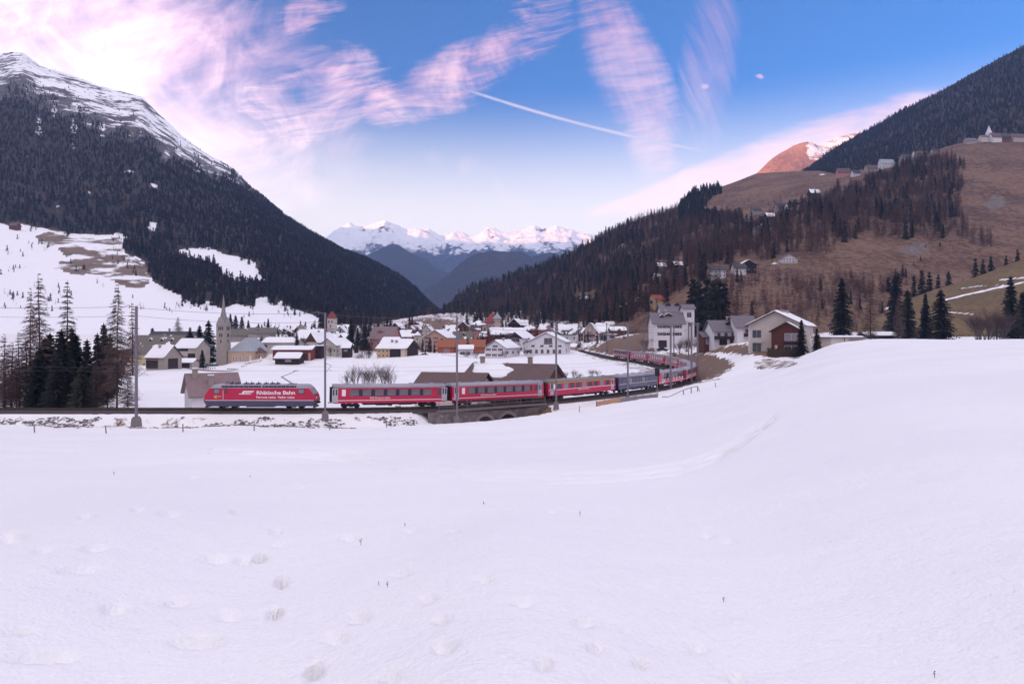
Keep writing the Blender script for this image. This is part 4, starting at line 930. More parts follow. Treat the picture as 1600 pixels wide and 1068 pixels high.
# ------------------------------------------------------------------ rolling stock
RED = mat('red paint', (0.50, 0.006, 0.058), .32, .10, .8, spec=.5)
RED_OLD = mat('faded red paint', (0.47, 0.022, 0.075), .45, .14, .8, spec=.4)
BLUE = mat('dark blue paint', (0.045, 0.042, 0.120), .35, .12, .8, spec=.5)
SLATE = mat('slate blue skirt', (0.085, 0.075, 0.130), .5, .2, 1.0)
GREYROOF = mat('train roof grey', (0.34, 0.33, 0.38), .6, .22, .7)
DIRTROOF = mat('dirty train roof', (0.24, 0.22, 0.22), .7, .3, .7)
GLASS = mat('dark glass', (0.030, 0.028, 0.040), .06, .3, .6, spec=.8)
GLASS_W = mat('coach glass', (0.125, 0.100, 0.115), .10, .5, .9, spec=.8)  # lighter base colour stands in for reflections in the panes
GLASS_L = mat('pale glass', (0.22, 0.19, 0.24), .12, .35, .9, spec=.8)
WINB = mat('window band', (0.030, 0.028, 0.060), .25, .1, 1.0)
DOORG = mat('door grey', (0.42, 0.42, 0.48), .4, .08, 1.0)
WHITE = mat('white print', (0.80, 0.78, 0.80), .5, .04, 1.0)
PINKW = mat('pale train pattern', (0.66, 0.42, 0.48), .5, .1, 2.0)
YEL = mat('yellow stripe', (0.62, 0.36, 0.06), .5, .08, 1.0)
RUBBER = mat('gangway rubber', (0.02, 0.02, 0.024), .9, .2, 4.0)
PANELS = {}
def panel(name, w, h, y, sgn, x, z, m, parent, t=.012):
    """thin plate of size w x h lying on a car side"""
    k = (round(w, 3), round(h, 3), m.name, t)
    if k not in PANELS:
        PANELS[k] = MB().box(-w / 2, w / 2, -t, t, -h / 2, h / 2).mesh(name); PANELS[k].materials.append(m)
    o = obj(name, PANELS[k], None, parent); o.location = (x, sgn * y, z); return o
def text(body, size, m, parent, loc, width=None, name='lettering', shear=0.0, bold=0.0, side=-1):
    cu = bpy.data.curves.new(name, 'FONT'); cu.body = body; cu.size = size; cu.extrude = .004; cu.shear = shear; cu.offset = bold
    cu.align_x = 'LEFT'; cu.align_y = 'BOTTOM_BASELINE'; cu.resolution_u = 3
    cu.materials.append(m)
    o = bpy.data.objects.new(name, cu); COL.objects.link(o); o.parent = parent
    o.rotation_euler = (R(90), 0, 0) if side < 0 else (R(90), 0, R(180)); o.location = loc
    if width:
        bpy.context.view_layer.update(); d = o.dimensions.x
        if d > 0: o.scale = (width / d, 1, 1)
    me = bpy.data.meshes.new_from_object(o.evaluated_get(bpy.context.evaluated_depsgraph_get()))
    o2 = obj(name, me, m, parent); o2.location = o.location; o2.rotation_euler = o.rotation_euler; o2.scale = o.scale
    bpy.data.objects.remove(o); return o2
WHEEL = MB()
def _wheel():
    m = MB(); n = 14
    m.tube((0, -.06, 0), (0, .06, 0), .37, .37, n); m.tube((0, -.09, 0), (0, -.055, 0), .12, .12, 8); return m.mesh('wheel', True)
WHEEL = _wheel(); WHEEL.materials.append(dark_m)
BOGIE = MB()
for s in (-1, 1): BOGIE.box(-1.25, 1.25, s * .92 - .07, s * .92 + .07, .32, .55); BOGIE.box(-.28, .28, s * .95 - .1, s * .95 + .1, .22, .68)
BOGIE.box(-.2, .2, -.9, .9, .35, .6); BOGIE = BOGIE.mesh('bogie'); BOGIE.materials.append(dark_m)
def bogie(root, x):
    b = obj('bogie', BOGIE, None, root); b.location = (x, 0, 0)
    for dx_ in (-.9, .9):
        for s in (-1, 1):
            w = obj('wheel', WHEEL, None, b); w.location = (dx_, s * .58, .37)
SEC_WALL = [(-1.32, .80), (-1.33, 1.2), (-1.33, 2.75), (-1.28, 3.02), (1.28, 3.02), (1.33, 2.75), (1.33, 1.2), (1.32, .80)]
SEC_ROOF = [(-1.27, 3.02), (-1.20, 3.22), (-.95, 3.42), (-.5, 3.54), (0, 3.58), (.5, 3.54), (.95, 3.42), (1.20, 3.22), (1.27, 3.02)]
def place_car(root, s0, s1):
    L = s1 - s0; a = track_at(s0 + L * .16); b = track_at(s1 - L * .16); c = (a + b) / 2; d = b - a
    root.location = c; root.rotation_euler = (0, -math.atan2(d[2], math.hypot(d[0], d[1])), math.atan2(d[1], d[0]))
def coach(label, L, body, roofm, style, flip=False):
    root = thing('passenger_coach', label, 'train coach', group=None)
    h = L / 2 - .35
    MB().prism(SEC_WALL, 'x', -h, h).build('body', body, root)
    rf = MB().prism(SEC_ROOF, 'x', -h + .05, h - .05).build('roof', roofm, root, True)
    for i in range(5):
        v = MB().box(-.25, .25, -.35, .35, 0, .12).build('roof_vent', roofm, rf); v.location = (-h + 2 + i * (L - 4.7) / 4, 0, 3.55)
    MB().box(-h + 4.4, h - 4.4, -.9, .9, .50, .82).box(-2.2, .2, -1.15, 1.15, .42, .84).box(1.2, 3.2, -1.15, 1.15, .45, .84).build('underframe', dark_m, root)
    for s in (-1, 1):
        bogie(root, s * (h - 2.6))
        MB().box(-.18, .18, -.62, .62, 1.0, 3.1).build('gangway', RUBBER, root).location = (s * (h + .16), 0, 0)
        MB().box(-.3, .3, -.06, .06, .78, .92).build('coupler', dark_m, root).location = (s * (h + .3), 0, 0)
    f = -1 if flip else 1
    for sg in (-1, 1):
        k = f
        def P_(nm, w, hh, x, z, m, par=root, t=.012, y=1.33): return panel(nm, w, hh, y, sg, x * k, z, m, par, t)
        if style == 'red':
            P_('window_band', 12.4 * L / 18.4, 1.0, .15, 2.34, WINB, t=.006)
            for i in range(7): P_('window', 1.28, .90, -5.6 + i * 1.83 + .12, 2.34, GLASS_W)
            P_('toilet_window', .55, .95, -6.9 - .1, 2.34, WHITE); P_('window', .62, .95, 7.35, 2.34, GLASS)
            P_('stripe', 2 * h - .1, .09, 0, 1.22, WHITE)
            for xd in (-8.25, 8.2):
                d = P_('door', .85, 2.05, xd, 1.98, DOORG)
                for dx_ in (-.2, .2): panel('door_pane', .22, .85, .014, sg, dx_, .45, GLASS, d, .006)
        elif style == 'first':
            P_('stripe', 2 * h - .1, .12, 0, 2.95, YEL); P_('stripe', 2 * h - .1, .09, 0, 1.78, WHITE)
            for i in range(9): P_('window', 1.12, .86, -6.4 + i * 1.66, 2.36, GLASS_L if i % 3 == 1 else GLASS)
            P_('toilet_window', .5, .85, -7.6, 2.36, WHITE)
            for xd in (-8.3, 8.3):
                d = P_('door', .8, 2.0, xd, 1.98, DOORG); panel('door_pane', .45, .8, .014, sg, 0, .45, GLASS, d, .006)
        elif style == 'blue':
            P_('stripe', 2 * h - .1, .07, 0, 1.72, WHITE); P_('stripe', 2 * h - .1, .07, 0, 1.62, WINB)
            n = 10
            for i in range(n): P_('window', 1.0, .84, -(n - 1) / 2 * 1.45 + i * 1.45, 2.36, GLASS_L if i % 4 == 2 else GLASS)
            for i in range(9): P_('crest', .28, .16, -3.4 + i * .85, 1.35, YEL, t=.006)
        else:   # modern multiple-unit car
            wm = GLASS if style == 'unit_near' else GLASS_L
            P_('window_band', 2 * h - 3.2, 1.15, .9, 2.35, WINB if style == 'unit_near' else PINKW, t=.006)
            for i in range(6): P_('window', 1.55, 1.0, -4.6 + i * 2.15 + .7, 2.35, wm)
            d = P_('door', 1.3, 2.2, -h + 2.3, 1.95, PINKW if style != 'unit_near' else DOORG)
            for dx_ in (-.32, .32): panel('door_pane', .42, 1.0, .014, sg, dx_, .4, GLASS, d, .006)
            P_('stripe', 2 * h - .1, .1, 0, 1.15, WHITE)
            for i in range(7 if style == 'unit_near' else 3):
                z_ = P_('white_pattern', .9, .28, -4.8 + i * 1.9, 1.55 + .12 * (i % 2), WHITE if style == 'unit_near' else PINKW, t=.008); z_.rotation_euler = (0, R(28 * (1 if i % 2 else -1)), 0)
            P_('end_panel', .9, 2.3, h - .55, 2.0, dark_m if style == 'unit_near' else RED, t=.007)
    return root
# positions along the line
s_l0 = s_of(-45.0, 100); s_l1 = s_of(-28.0, 100.2)
cuts = [s_of(*c) for c in ((-27.4, 100.3), (-10.6, 107), (4.9, 118), (18.9, 131.2), (29.8, 145.5), (39.2, 160.3), (46.4, 177), (51.2, 195.6), (53.2, 214), (53.0, 233), (50.6, 250), (46.9, 266), (42.6, 283))]
def spec(k): return [('clean red coach with dark window band directly behind the locomotive', RED, GREYROOF, 'red'), ('clean red coach with dark window band crossing the stone bridge', RED, GREYROOF, 'red'),
   ('faded red coach with a yellow stripe under its roof', RED_OLD, DIRTROOF, 'first'), ('dark blue coach with a thin white line and gold crests', BLUE, GREYROOF, 'blue'),
   ('red unit car with white pattern coupled to the dark blue coach', RED, GREYROOF, 'unit_near'), ('red unit car entering the curve behind the mast portal', RED, GREYROOF, 'unit_near'),
   ('red unit car at the sharpest part of the curve', RED, GREYROOF, 'unit_far'), ('red unit car leaving the curve, mostly hidden behind nearer cars', RED, GREYROOF, 'unit_far'),
   ('red unit car with red end panel just beyond the curve', RED, DIRTROOF, 'unit_far'), ('fourth-last red and pale car of the train on the far leg of the loop', RED, DIRTROOF, 'unit_far'), ('red and pale car second from the tail on the far leg of the loop', RED, DIRTROOF, 'unit_far'),
   ('last car of the train, its red tail end facing the village', RED, DIRTROOF, 'unit_near')][k]
TRAIN = []
for k in range(12):
    lb, bm_, rm, st = spec(k)
    if k == 9: lb = 'red and pale car third from the tail on the far leg of the loop'
    s0, s1 = cuts[k] + .1, cuts[k + 1] - .1
    c = coach(lb, (s1 - s0), bm_, rm, st, flip=(k >= 7)); place_car(c, s0, s1); c['group'] = 'coaches of the train'; TRAIN.append(c)
for k in (0, 1):
    text('RhB Rhätische Bahn', .42, WHITE, TRAIN[k], (-3.2 + (0 if k == 0 else -.6), -1.345, 1.42), 3.0)
text('Rhätische Bahn', .3, WHITE, TRAIN[2], (-1.5, -1.345, 1.42), 3.0)
# ---- locomotive
def locomotive():
    root = thing('electric_locomotive', 'red electric locomotive with large white lettering and raised pantograph', 'locomotive')
    hl = 8.1
    def xe(z): return np.interp(z, [.35, .9, 1.6, 2.0, 3.0, 3.35, 3.75], [hl - .55, hl - .1, hl, hl - .25, hl - .95, hl - 1.25, hl - 2.1])
    def shell(sec):
        mb = MB(); n = len(sec); vs = [(-xe(z), y, z) for y, z in sec] + [(xe(z), y, z) for y, z in sec]
        mb.add(vs, [(i, (i + 1) % n, n + (i + 1) % n, n + i) for i in range(n)] + [tuple(range(n)), tuple(range(n, 2 * n))]); return mb
    body = shell([(-1.38, 1.20), (-1.39, 2.0), (-1.36, 3.0), (1.36, 3.0), (1.39, 2.0), (1.38, 1.20)]).build('body', RED, root)
    sk_ = shell([(-1.36, .40), (-1.385, 1.12), (-1.385, 1.19), (1.385, 1.19), (1.385, 1.12), (1.36, .40)]).build('skirt', SLATE, root)
    rf = shell([(-1.34, 3.0), (-1.12, 3.42), (-.95, 3.5), (.95, 3.5), (1.12, 3.42), (1.34, 3.0)]).build('roof', GREYROOF, root)
    for sg in (-1, 1):
        for x0, x1 in ((-5.5, .2), (.4, 5.3)):
            g = MB().box(x0, x1, -.012, .012, -.15, .15).build('grille', WINB, rf); g.location = (0, sg * 1.235, 3.22); g.rotation_euler = (sg * R(27), 0, 0)
            for i in range(8):
                b_ = MB().box(-.02, .02, -.02, .02, -.15, .15).build('grille_bar', DIRTROOF, g); b_.location = (x0 + (i + .5) * (x1 - x0) / 8, 0, 0)
        panel('stripe', 15.6, .07, 1.395, sg, 0, 1.24, WHITE, root, .006)
        for x, w in ((-6.15, .95), (6.05, .95)):
            wn = panel('cab_window', w, .72, 1.375, sg, x, 2.58, WINB, root, .012); panel('pane', w - .16, .58, .014, sg, 0, 0, GLASS_L, wn, .004)
        d = panel('cab_door', .55, 1.75, 1.385, sg, -4.85, 2.15, RED, root, .014); panel('door_pane', .32, .8, .016, sg, 0, .45, GLASS, d, .004); panel('handrail', .05, 1.3, .016, sg, -.36, -.1, WHITE, d, .01)
        panel('crest', .42, .40, 1.395, sg, -6.3, 1.75, YEL, root, .008)
    for s in (-1, 1):
        fw = MB(); z0, z1 = 2.12, 2.92
        fw.add([(s * (xe(z0) + .015), -1.1, z0), (s * (xe(z0) + .015), 1.1, z0), (s * (xe(z1) + .015), 1.0, z1), (s * (xe(z1) + .015), -1.0, z1), (s * (xe(z0) - .05), -1.1, z0), (s * (xe(z0) - .05), 1.1, z0), (s * (xe(z1) - .05), 1.0, z1), (s * (xe(z1) - .05), -1.0, z1)],
               [(0, 1, 2, 3), (4, 5, 6, 7), (0, 1, 5, 4), (1, 2, 6, 5), (2, 3, 7, 6), (3, 0, 4, 7)])
        fw.build('windscreen', GLASS, root)
        for y in (-.8, .8): MB().tube((s * (xe(1.6) - .05), y, 1.62), (s * (xe(1.6) + .06), y, 1.62), .13, .13, 10).build('headlight', WHITE, root)
        MB().box(hl * s - .25, hl * s + .35, -.09, .09, .82, 1.0).tube((hl * s - .1, 0, .9), (hl * s + .3, 0, .9), .2, .16, 8).build('coupler', dark_m, root)
        bogie(root, s * 4.9); b2 = root.children[-1]
        MB().box(s * hl - .3 * s - .12, s * hl - .3 * s + .12, -1.1, 1.1, .18, .42).build('snow_plough', dark_m, root)
    MB().box(-2.0, 2.0, -1.1, 1.1, .25, .55).build('transformer', dark_m, root)
    for x in (-4.4, -3.6, -2.4, -1.6, -.6, .5, 1.4, 2.2):
        MB().box(x - .22, x + .22, -.5, .5, 3.5, 3.66).tube((x, 0, 3.66), (x, 0, 3.9), .07, .05, 6).build('roof_insulator', dark_m, rf)
    pan = MB(); a = Vector((4.3, 0, 3.6)); k_ = Vector((2.75, 0, 4.55)); t_ = Vector((4.9, 0, 5.45))
    for y in (-.3, .3):
        pan.tube(a + Vector((0, y, 0)), k_ + Vector((0, y * .6, 0)), .045, .04, 5); pan.tube(k_ + Vector((0, y * .6, 0)), t_ + Vector((0, y * .8, 0)), .035, .03, 5)
    pan.tube(k_ - Vector((0, .3, 0)), k_ + Vector((0, .3, 0)), .05, .05, 5); pan.tube(t_ + Vector((-.18, -.75, 0)), t_ + Vector((-.18, .75, 0)), .04, .04, 5); pan.tube(t_ + Vector((.18, -.75, 0)), t_ + Vector((.18, .75, 0)), .04, .04, 5)
    pan.tube(t_ + Vector((-.2, 0, 0)), t_ + Vector((.2, 0, 0)), .04, .04, 5); pan.box(3.8, 4.9, -.45, .45, 3.5, 3.6)
    pan.build('pantograph', steel_m, root)
    fold = MB().box(-5.3, -3.9, -.45, .45, 3.5, 3.58); fold.tube((-4.0, -.3, 3.62), (-5.3, -.3, 3.75), .035, .035, 5).tube((-4.0, .3, 3.62), (-5.3, .3, 3.75), .035, .035, 5).tube((-5.2, -.7, 3.82), (-5.2, .7, 3.82), .04, .04, 5).build('pantograph', steel_m, root)
    # white emblem: slanted bar block and tail
    em = MB(); em.prism([(-3.0, 2.12), (-2.86, 2.24), (-2.55, 2.24), (-2.3, 2.62), (-.75, 2.62), (-.85, 2.42), (-1.0, 2.42), (-1.2, 2.12)], 'y', -1.402, -1.385).build('emblem', WHITE, root)
    text('RhB', .26, RED, root, (-2.25, -1.408, 2.22), 1.15, shear=.25, bold=.006)
    text('Rhätische Bahn', .72, WHITE, root, (-.42, -1.398, 2.12), 5.55, bold=.022)
    text('Ferrovia retica  Viafier retica', .42, WHITE, root, (-.42, -1.398, 1.56), 5.5, bold=.012)
    text('644', .2, WHITE, root, (-5.95, -1.398, 1.75), .4)
    return root
loco = locomotive(); place_car(loco, s_l0, s_l1)

# ------------------------------------------------------------------ stone bridge
def bridge():
    a = track_at(s_of(-13.2, 105)); s0 = s_of(-11.5, 106.3); s1 = s_of(3.2, 116.7); A = track_at(s0); B = track_at(s1); d = B - A; L = math.hypot(d[0], d[1]); c = (A + B) / 2
    root = thing('stone_bridge', 'grey stone arch bridge with steel railing under the red coaches', 'bridge', (c[0], c[1], c[2]), math.atan2(d[1], d[0]))
    mb = MB(); zt = -.62; zb = -6.6; arches = [(-1.8, 1.6, -1.75), (2.6, 1.6, -1.65)]
    y0, y1 = -2.2, 2.2
    # spandrel wall as columns of quads between the arch curve and the deck
    xs = np.linspace(-L / 2 - 3, L / 2 + 3, 140)
    def under(x):
        for cx, r, ztop in arches:
            if abs(x - cx) < r: return ztop - r + math.sqrt(max(r * r - (x - cx) ** 2, 0))
        return zb
    for xa, xb in zip(xs, xs[1:]):
        ua, ub = under(xa), under(xb)
        if (ua == zb) != (ub == zb): ua = ub = zb if False else max(ua, ub) - (0 if max(ua, ub) > -4.5 else 0)
        mb.add([(xa, y0, ua), (xb, y0, ub), (xb, y0, zt), (xa, y0, zt), (xa, y1, ua), (xb, y1, ub), (xb, y1, zt), (xa, y1, zt)], [(0, 1, 2, 3), (4, 5, 6, 7), (0, 1, 5, 4), (3, 2, 6, 7)])
    me = bpy.data.meshes.new('wall'); me.from_pydata(mb.v, [], mb.f); wall = obj('wall', me, stone_m, root)
    # separate facing stones, proud of the wall, and voussoirs round the arches
    vous = MB().box(-.5, .5, -.05, .05, -.5, .5).mesh('arch_stone'); vm = mat('arch stone', (0.29, 0.235, 0.225), .9, .3, 2.0, bump=.4); vous.materials.append(vm)
    for cx, r, ztop in arches:
        n = 17
        for i in range(n):
            an = math.pi * (i + .5) / n; o = obj('arch_stone', vous, None, wall)
            o.location = (cx + math.cos(an) * (r + .24), y0 - .03, ztop - r + math.sin(an) * (r + .24)); o.rotation_euler = (0, -an + math.pi / 2, 0); o.scale = (math.pi * (r + .24) / n * .93, 1, .48)
    sm = [mat('facing stone %d' % i, c_, .9, .3, 2.5, bump=.4) for i, c_ in enumerate(((.19, .155, .155), (.235, .19, .19), (.15, .125, .13)))]
    sms = []
    for m in sm:
        q_ = MB().box(-.5, .5, -.03, .03, -.5, .5).mesh('stone'); q_.materials.append(m); sms.append(q_)
    rs = random.Random(5); z = zt - .3; cnt = 0
    while z > -4.4:
        hh = rs.uniform(.34, .5); x = -L / 2 - 2.5 + rs.random() * .4
        while x < L / 2 + 2.5:
            w = rs.uniform(.5, .95)
            ok = all(math.hypot(x + w / 2 - cx, (z - hh / 2) - (ztop - r)) > r + .75 or (z - hh / 2 < ztop - r and abs(x + w / 2 - cx) > r + .75) for cx, r, ztop in arches)
            if ok and cnt < 290:
                o = obj('stone', rs.choice(sms), None, wall); o.location = (x + w / 2, y0 - rs.uniform(.005, .03), z - hh / 2); o.scale = (w * .93, 1, hh * .9); cnt += 1
            x += w
        z -= hh
    MB().box(-L / 2 - 1.5, L / 2 + 1.5, y0 - .35, y0 + .3, zt - .02, zt + .26).box(-L / 2 - 1.5, L / 2 + 1.5, y1 - .3, y1 + .35, zt - .02, zt + .26).build('deck_edge', conc_m, root)
    MB().box(-L / 2 - 1.5, L / 2 + 1.5, y0 + .3, y1 - .3, zt - .3, zt - .2).build('deck', conc_m, root)
    for y in (y0 - .15, y1 + .15):
        for x in np.linspace(-L / 2 - 1.2, L / 2 + 1.2, 9): MB().tube((x, y, zt + .2), (x, y, zt + 1.35), .04, .04, 6).build('railing_post', steel_m, root)
        rl = MB()
        for zz in (.75, 1.3): rl.tube((-L / 2 - 1.2, y, zt + zz), (L / 2 + 1.2, y, zt + zz), .035, .035, 6)
        rl.build('railing', steel_m, root)
bridge()
# ------------------------------------------------------------------ catenary masts
def mast(p, qb, qt, Y, label, arm=1, arm_len=2.6, group=None, thin=1.0, lattice=False):
    b = at(p, qb, Y); h = (qb - qt) / F * Y
    root = thing('catenary_mast', label, 'mast', b, 0, group)
    if lattice:
        mb = MB()
        for x in (-.22, .22):
            for y in (-.22, .22): mb.tube((x, y, 0), (x * .6, y * .6, h), .04, .03, 4)
        n = int(h / .9)
        for i in range(n):
            z0, z1 = i * h / n, (i + 1) * h / n; s = 1 if i % 2 else -1
            mb.tube((-.2 * s, -.2, z0), (.2 * s, -.2, z1), .02, .02, 3); mb.tube((-.2 * s, .2, z0), (.2 * s, .2, z1), .02, .02, 3)
        mb.build('pole', steel_m, root)
    else:
        w = .19 * thin
        MB().add([(-w, -w, -.6), (w, -w, -.6), (w, w, -.6), (-w, w, -.6), (-w * .8, -w * .8, h), (w * .8, -w * .8, h), (w * .8, w * .8, h), (-w * .8, w * .8, h)], [(0, 1, 2, 3), (4, 5, 6, 7), (0, 1, 5, 4), (1, 2, 6, 5), (2, 3, 7, 6), (3, 0, 4, 7)]).box(-w * 1.25, w * 1.25, -w * .25, w * .25, .3, h * .98).build('pole', steel_m, root)
    MB().prism([(-.75 * thin, -.9), (.75 * thin, -.9), (.6 * thin, .2), (.28 * thin, .5), (-.28 * thin, .5), (-.6 * thin, .2)], 'y', -.5 * thin, .5 * thin).build('footing', conc_m, root)
    if arm:
        zc = 6.2 if h > 9 else h * .55
        br = MB(); br.tube((0, 0, zc + .9), (.2, arm_len, zc + .5), .035, .03, 5); br.tube((0, 0, zc - .5), (.2, arm_len * .95, zc + .45), .03, .03, 5); br.tube((.1, arm_len * .6, zc + .1), (.2, arm_len, zc - .3), .025, .02, 5)
        br.build('bracket', steel_m, root)
        tp = MB().tube((0, 0, h * .985), (-1.1, 0, h + .15), .04, .035, 5).tube((-1.1, 0, h + .15), (-1.6, 0, h - .05), .035, .03, 5).tube((-.9, 0, h + .1), (-.9, 0, h - .3), .06, .06, 6)
        tp.build('top_arm', steel_m, root)
    bpy.context.view_layer.update
    return root, b + Vector((0, 0, h)), b
MAST = []
for p, qb, qt, Y, lb, th in ((213, 656, 478, 92, 'tall grey catenary mast on a wide footing left of the locomotive', .78), (508, 647, 488, 95, 'grey catenary mast between the locomotive and the first coach', .6), (714, 654, 493, 103, 'grey catenary mast rising before the stone bridge', .64),
        (869, 631, 502, 115, 'grey catenary mast before the yellow-striped coach', .64), (981, 622, 505, 130, 'grey catenary mast before the dark blue coach', .7), (1048, 609, 507, 150, 'grey catenary mast before the patterned red unit car', .85), (1080.5, 599, 503, 168, 'front mast of the portal at the curve', .9)):
    MAST.append(mast(p, qb, qt, Y, lb, thin=th))
for p, qb, qt, Y, lb in ((1090, 590, 505, 178, 'rear mast of the portal at the curve'),):
    m2 = mast(p, qb, qt, Y, lb, arm=0, thin=1.0)
cr_ = MB(); a, b = MAST[-1][1], m2[1]
cr_.tube(a + Vector((-.8, 0, -.2)), b + Vector((.6, 0, -.1)), .12, .12, 6).tube(a + Vector((-.8, 0, -.7)), b + Vector((.6, 0, -.6)), .07, .07, 6)
o = cr_.build('portal_beam', steel_m); o2 = o; tag(o, 'steel crossbeam joining the two masts at the curve', 'crossbeam')
FM = []
for p, qb, qt, Y in ((1053, 553, 508, 246), (1006, 548, 504, 268), (1076, 566, 506, 205), (948, 547, 504, 305), (925, 541, 506, 350)):
    FM.append(mast(p, qb, qt, Y, {1053: 'slim grey mast before the arched door of the big white house', 1006: 'slim grey mast behind the middle of the far cars', 1076: 'slim grey mast beside the portal, behind the curving car', 948: 'slim grey mast beside the bare track beyond the train tail', 925: 'slim grey mast where the far track bends towards the village'}[p], 1, 1.6, 'slim masts along the far track', .8))
for p, qb, qt, Y in ((914, 541, 502, 372), (920, 540, 504, 380), (975, 527, 502, 330), (1023, 612, 573, 141)):
    if p == 1023: continue
    FM.append(mast(p, qb, qt, Y, 'grey lattice mast near the station end of the track' if p < 930 else 'lone lattice mast on the brown knoll', 0, 1, 'lattice masts by the station' if p < 930 else None, 1, True))
# level-crossing signal in front of the patterned car
b = at(1027, 612, 141); sg_ = thing('signal_post', 'short signal post with dark box before the patterned red car', 'signal', b)
MB().tube((0, 0, -.4), (0, 0, 4.6), .09, .08, 8).build('pole', steel_m, sg_); MB().box(-.45, .45, -.2, .2, 3.3, 4.9).build('signal_head', dark_m, sg_); MB().box(-.3, .3, -.3, .3, -.4, .5).build('footing', conc_m, sg_)
# ---- wires
def wire(pts, sag, r, name, label, seg=8, cat='wire', group=None):
    mb = MB()
    for a, b in zip(pts, pts[1:]):
        prev = None
        for i in range(seg + 1):
            t = i / seg; c = a.lerp(b, t) - Vector((0, 0, sag * 4 * t * (1 - t)))
            if prev is not None: mb.tube(prev, c, r, r, 4)
            prev = c
    o = mb.build(name, wire_m); tag(o, label, cat, group); return o
tops = [at(-260, 470, 92)] + [m[1] for m in MAST]
wire([t + Vector((-1.0, 0, -.1)) for t in tops], .45, .030, 'feeder_wire', 'upper feeder wire strung between the tops of the catenary masts')
wire([t + Vector((0, 0, -1.3)) for t in tops], .5, .026, 'feeder_wire', 'second feeder wire hanging just below the mast tops')
ov = []
for x in np.arange(s_of(-160, 99), s_of(50, 195), 4.0): c = track_at(x); ov.append(Vector((c[0], c[1], c[2] + 5.45)))
wire(ov, 0, .014, 'contact_wire', 'contact wire above the rails carrying the locomotive pantograph', 1)
wire([Vector((v.x, v.y, v.z + 1.1)) for v in ov[::10]], .7, .014, 'messenger_wire', 'sagging messenger wire above the contact wire', 8)
# ------------------------------------------------------------------ timber boards, steps and posts
def boards(p0, p1, q0, q1, qh, Y0, Y1, m, label, n=3):
    a = at(p0, q0, Y0); b = at(p1, q1, Y1); d = b - a; L = math.hypot(d.x, d.y); h = (qh) / F * Y0
    root = thing('timber_barrier', label, 'barrier', a, math.atan2(d.y, d.x))
    sl_ = math.atan2(d.z, L)
    for i in range(n):
        z = -.25 + i * (h + .25) / n; o = MB().box(0, L, -.05, .05, 0, (h + .25) / n * .94).build('plank', m, root); o.location = (0, (i % 2) * .015, z); o.rotation_euler = (0, -sl_, 0)
    k = max(2, int(L / 2)); 
    for i in range(k + 1): x = L * i / k; MB().box(-.07, .07, .06, .2, -.6, h + .08).build('post', wood_m, root).location = (x, 0, d.z * i / k)
boards(933, 970, 636, 629, 9, 116, 120, fresh_m, 'fresh orange timber retaining boards beside the track')
boards(970, 1028, 630, 623, 9, 120.2, 127, wood_m, 'weathered grey timber retaining boards beside the track')
def handrail():
    pts = [at(1035, 628, 122), at(1045, 628, 122.5), at(1068, 617, 126), at(1080, 613, 129), at(1090, 611, 131)]
    root = thing('stair_railing', 'wooden stair railing in the snow below the curve', 'railing', pts[0])
    o0 = pts[0]; rail = MB()
    for a, b in zip(pts, pts[1:]): rail.tube(a - o0 + Vector((0, 0, .95)), b - o0 + Vector((0, 0, .95)), .07, .07, 6)
    rail.build('top_rail', wood_m, root)
    for p_ in pts: MB().box(-.07, .07, -.07, .07, -.7, .95).build('post', wood_m, root).location = p_ - o0
    e = pts[-1] - o0; br = MB().tube(e + Vector((0, 0, .95)), e + Vector((.45, -.1, -.3)), .06, .06, 6); br.build('brace', wood_m, root)
    dk = thing('wooden_steps', 'dark wooden steps lying beside the stair railing', 'steps', at(1050, 629, 122))
    a, b = at(1050, 629, 122) * 1, at(1077, 618, 127); d = b - a
    for i in range(8):
        t = (i + .5) / 8; MB().box(-.55, .55, -.3, .3, -.06, .06).build('tread', mat('dark plank', (.06, .05, .06), .9), dk).location = d * t + Vector((0, 0, .12))
handrail()
POST = MB().box(-.05, .05, -.05, .05, -.4, 1.0).mesh('post'); POST.materials.append(wood_m); STEM = None
for p, q, Y in ((54, 672, 84), (166, 673, 84), (286, 671, 84.5), (397, 670, 85), (515, 665, 87), (604, 661, 89), (690, 655, 93), (1118, 606, 133), (905, 637, 108)):
    a = at(p, q, Y); a.z = float(ground(np.array([[a.x]]), np.array([[a.y]]), False)[0, 0])
    o = thing('fence_post', 'thin wooden fence post standing alone in the snow below the track', 'post', a, p * .1, 'posts below the embankment'); o.rotation_euler = (R(random.uniform(-5, 5)), R(random.uniform(-6, 6)), 0)
    obj('stake', POST, None, o); cp = obj('cap', MB().box(-.06, .06, -.06, .06, 1.0, 1.04).mesh('cap'), snow_mat(), o)
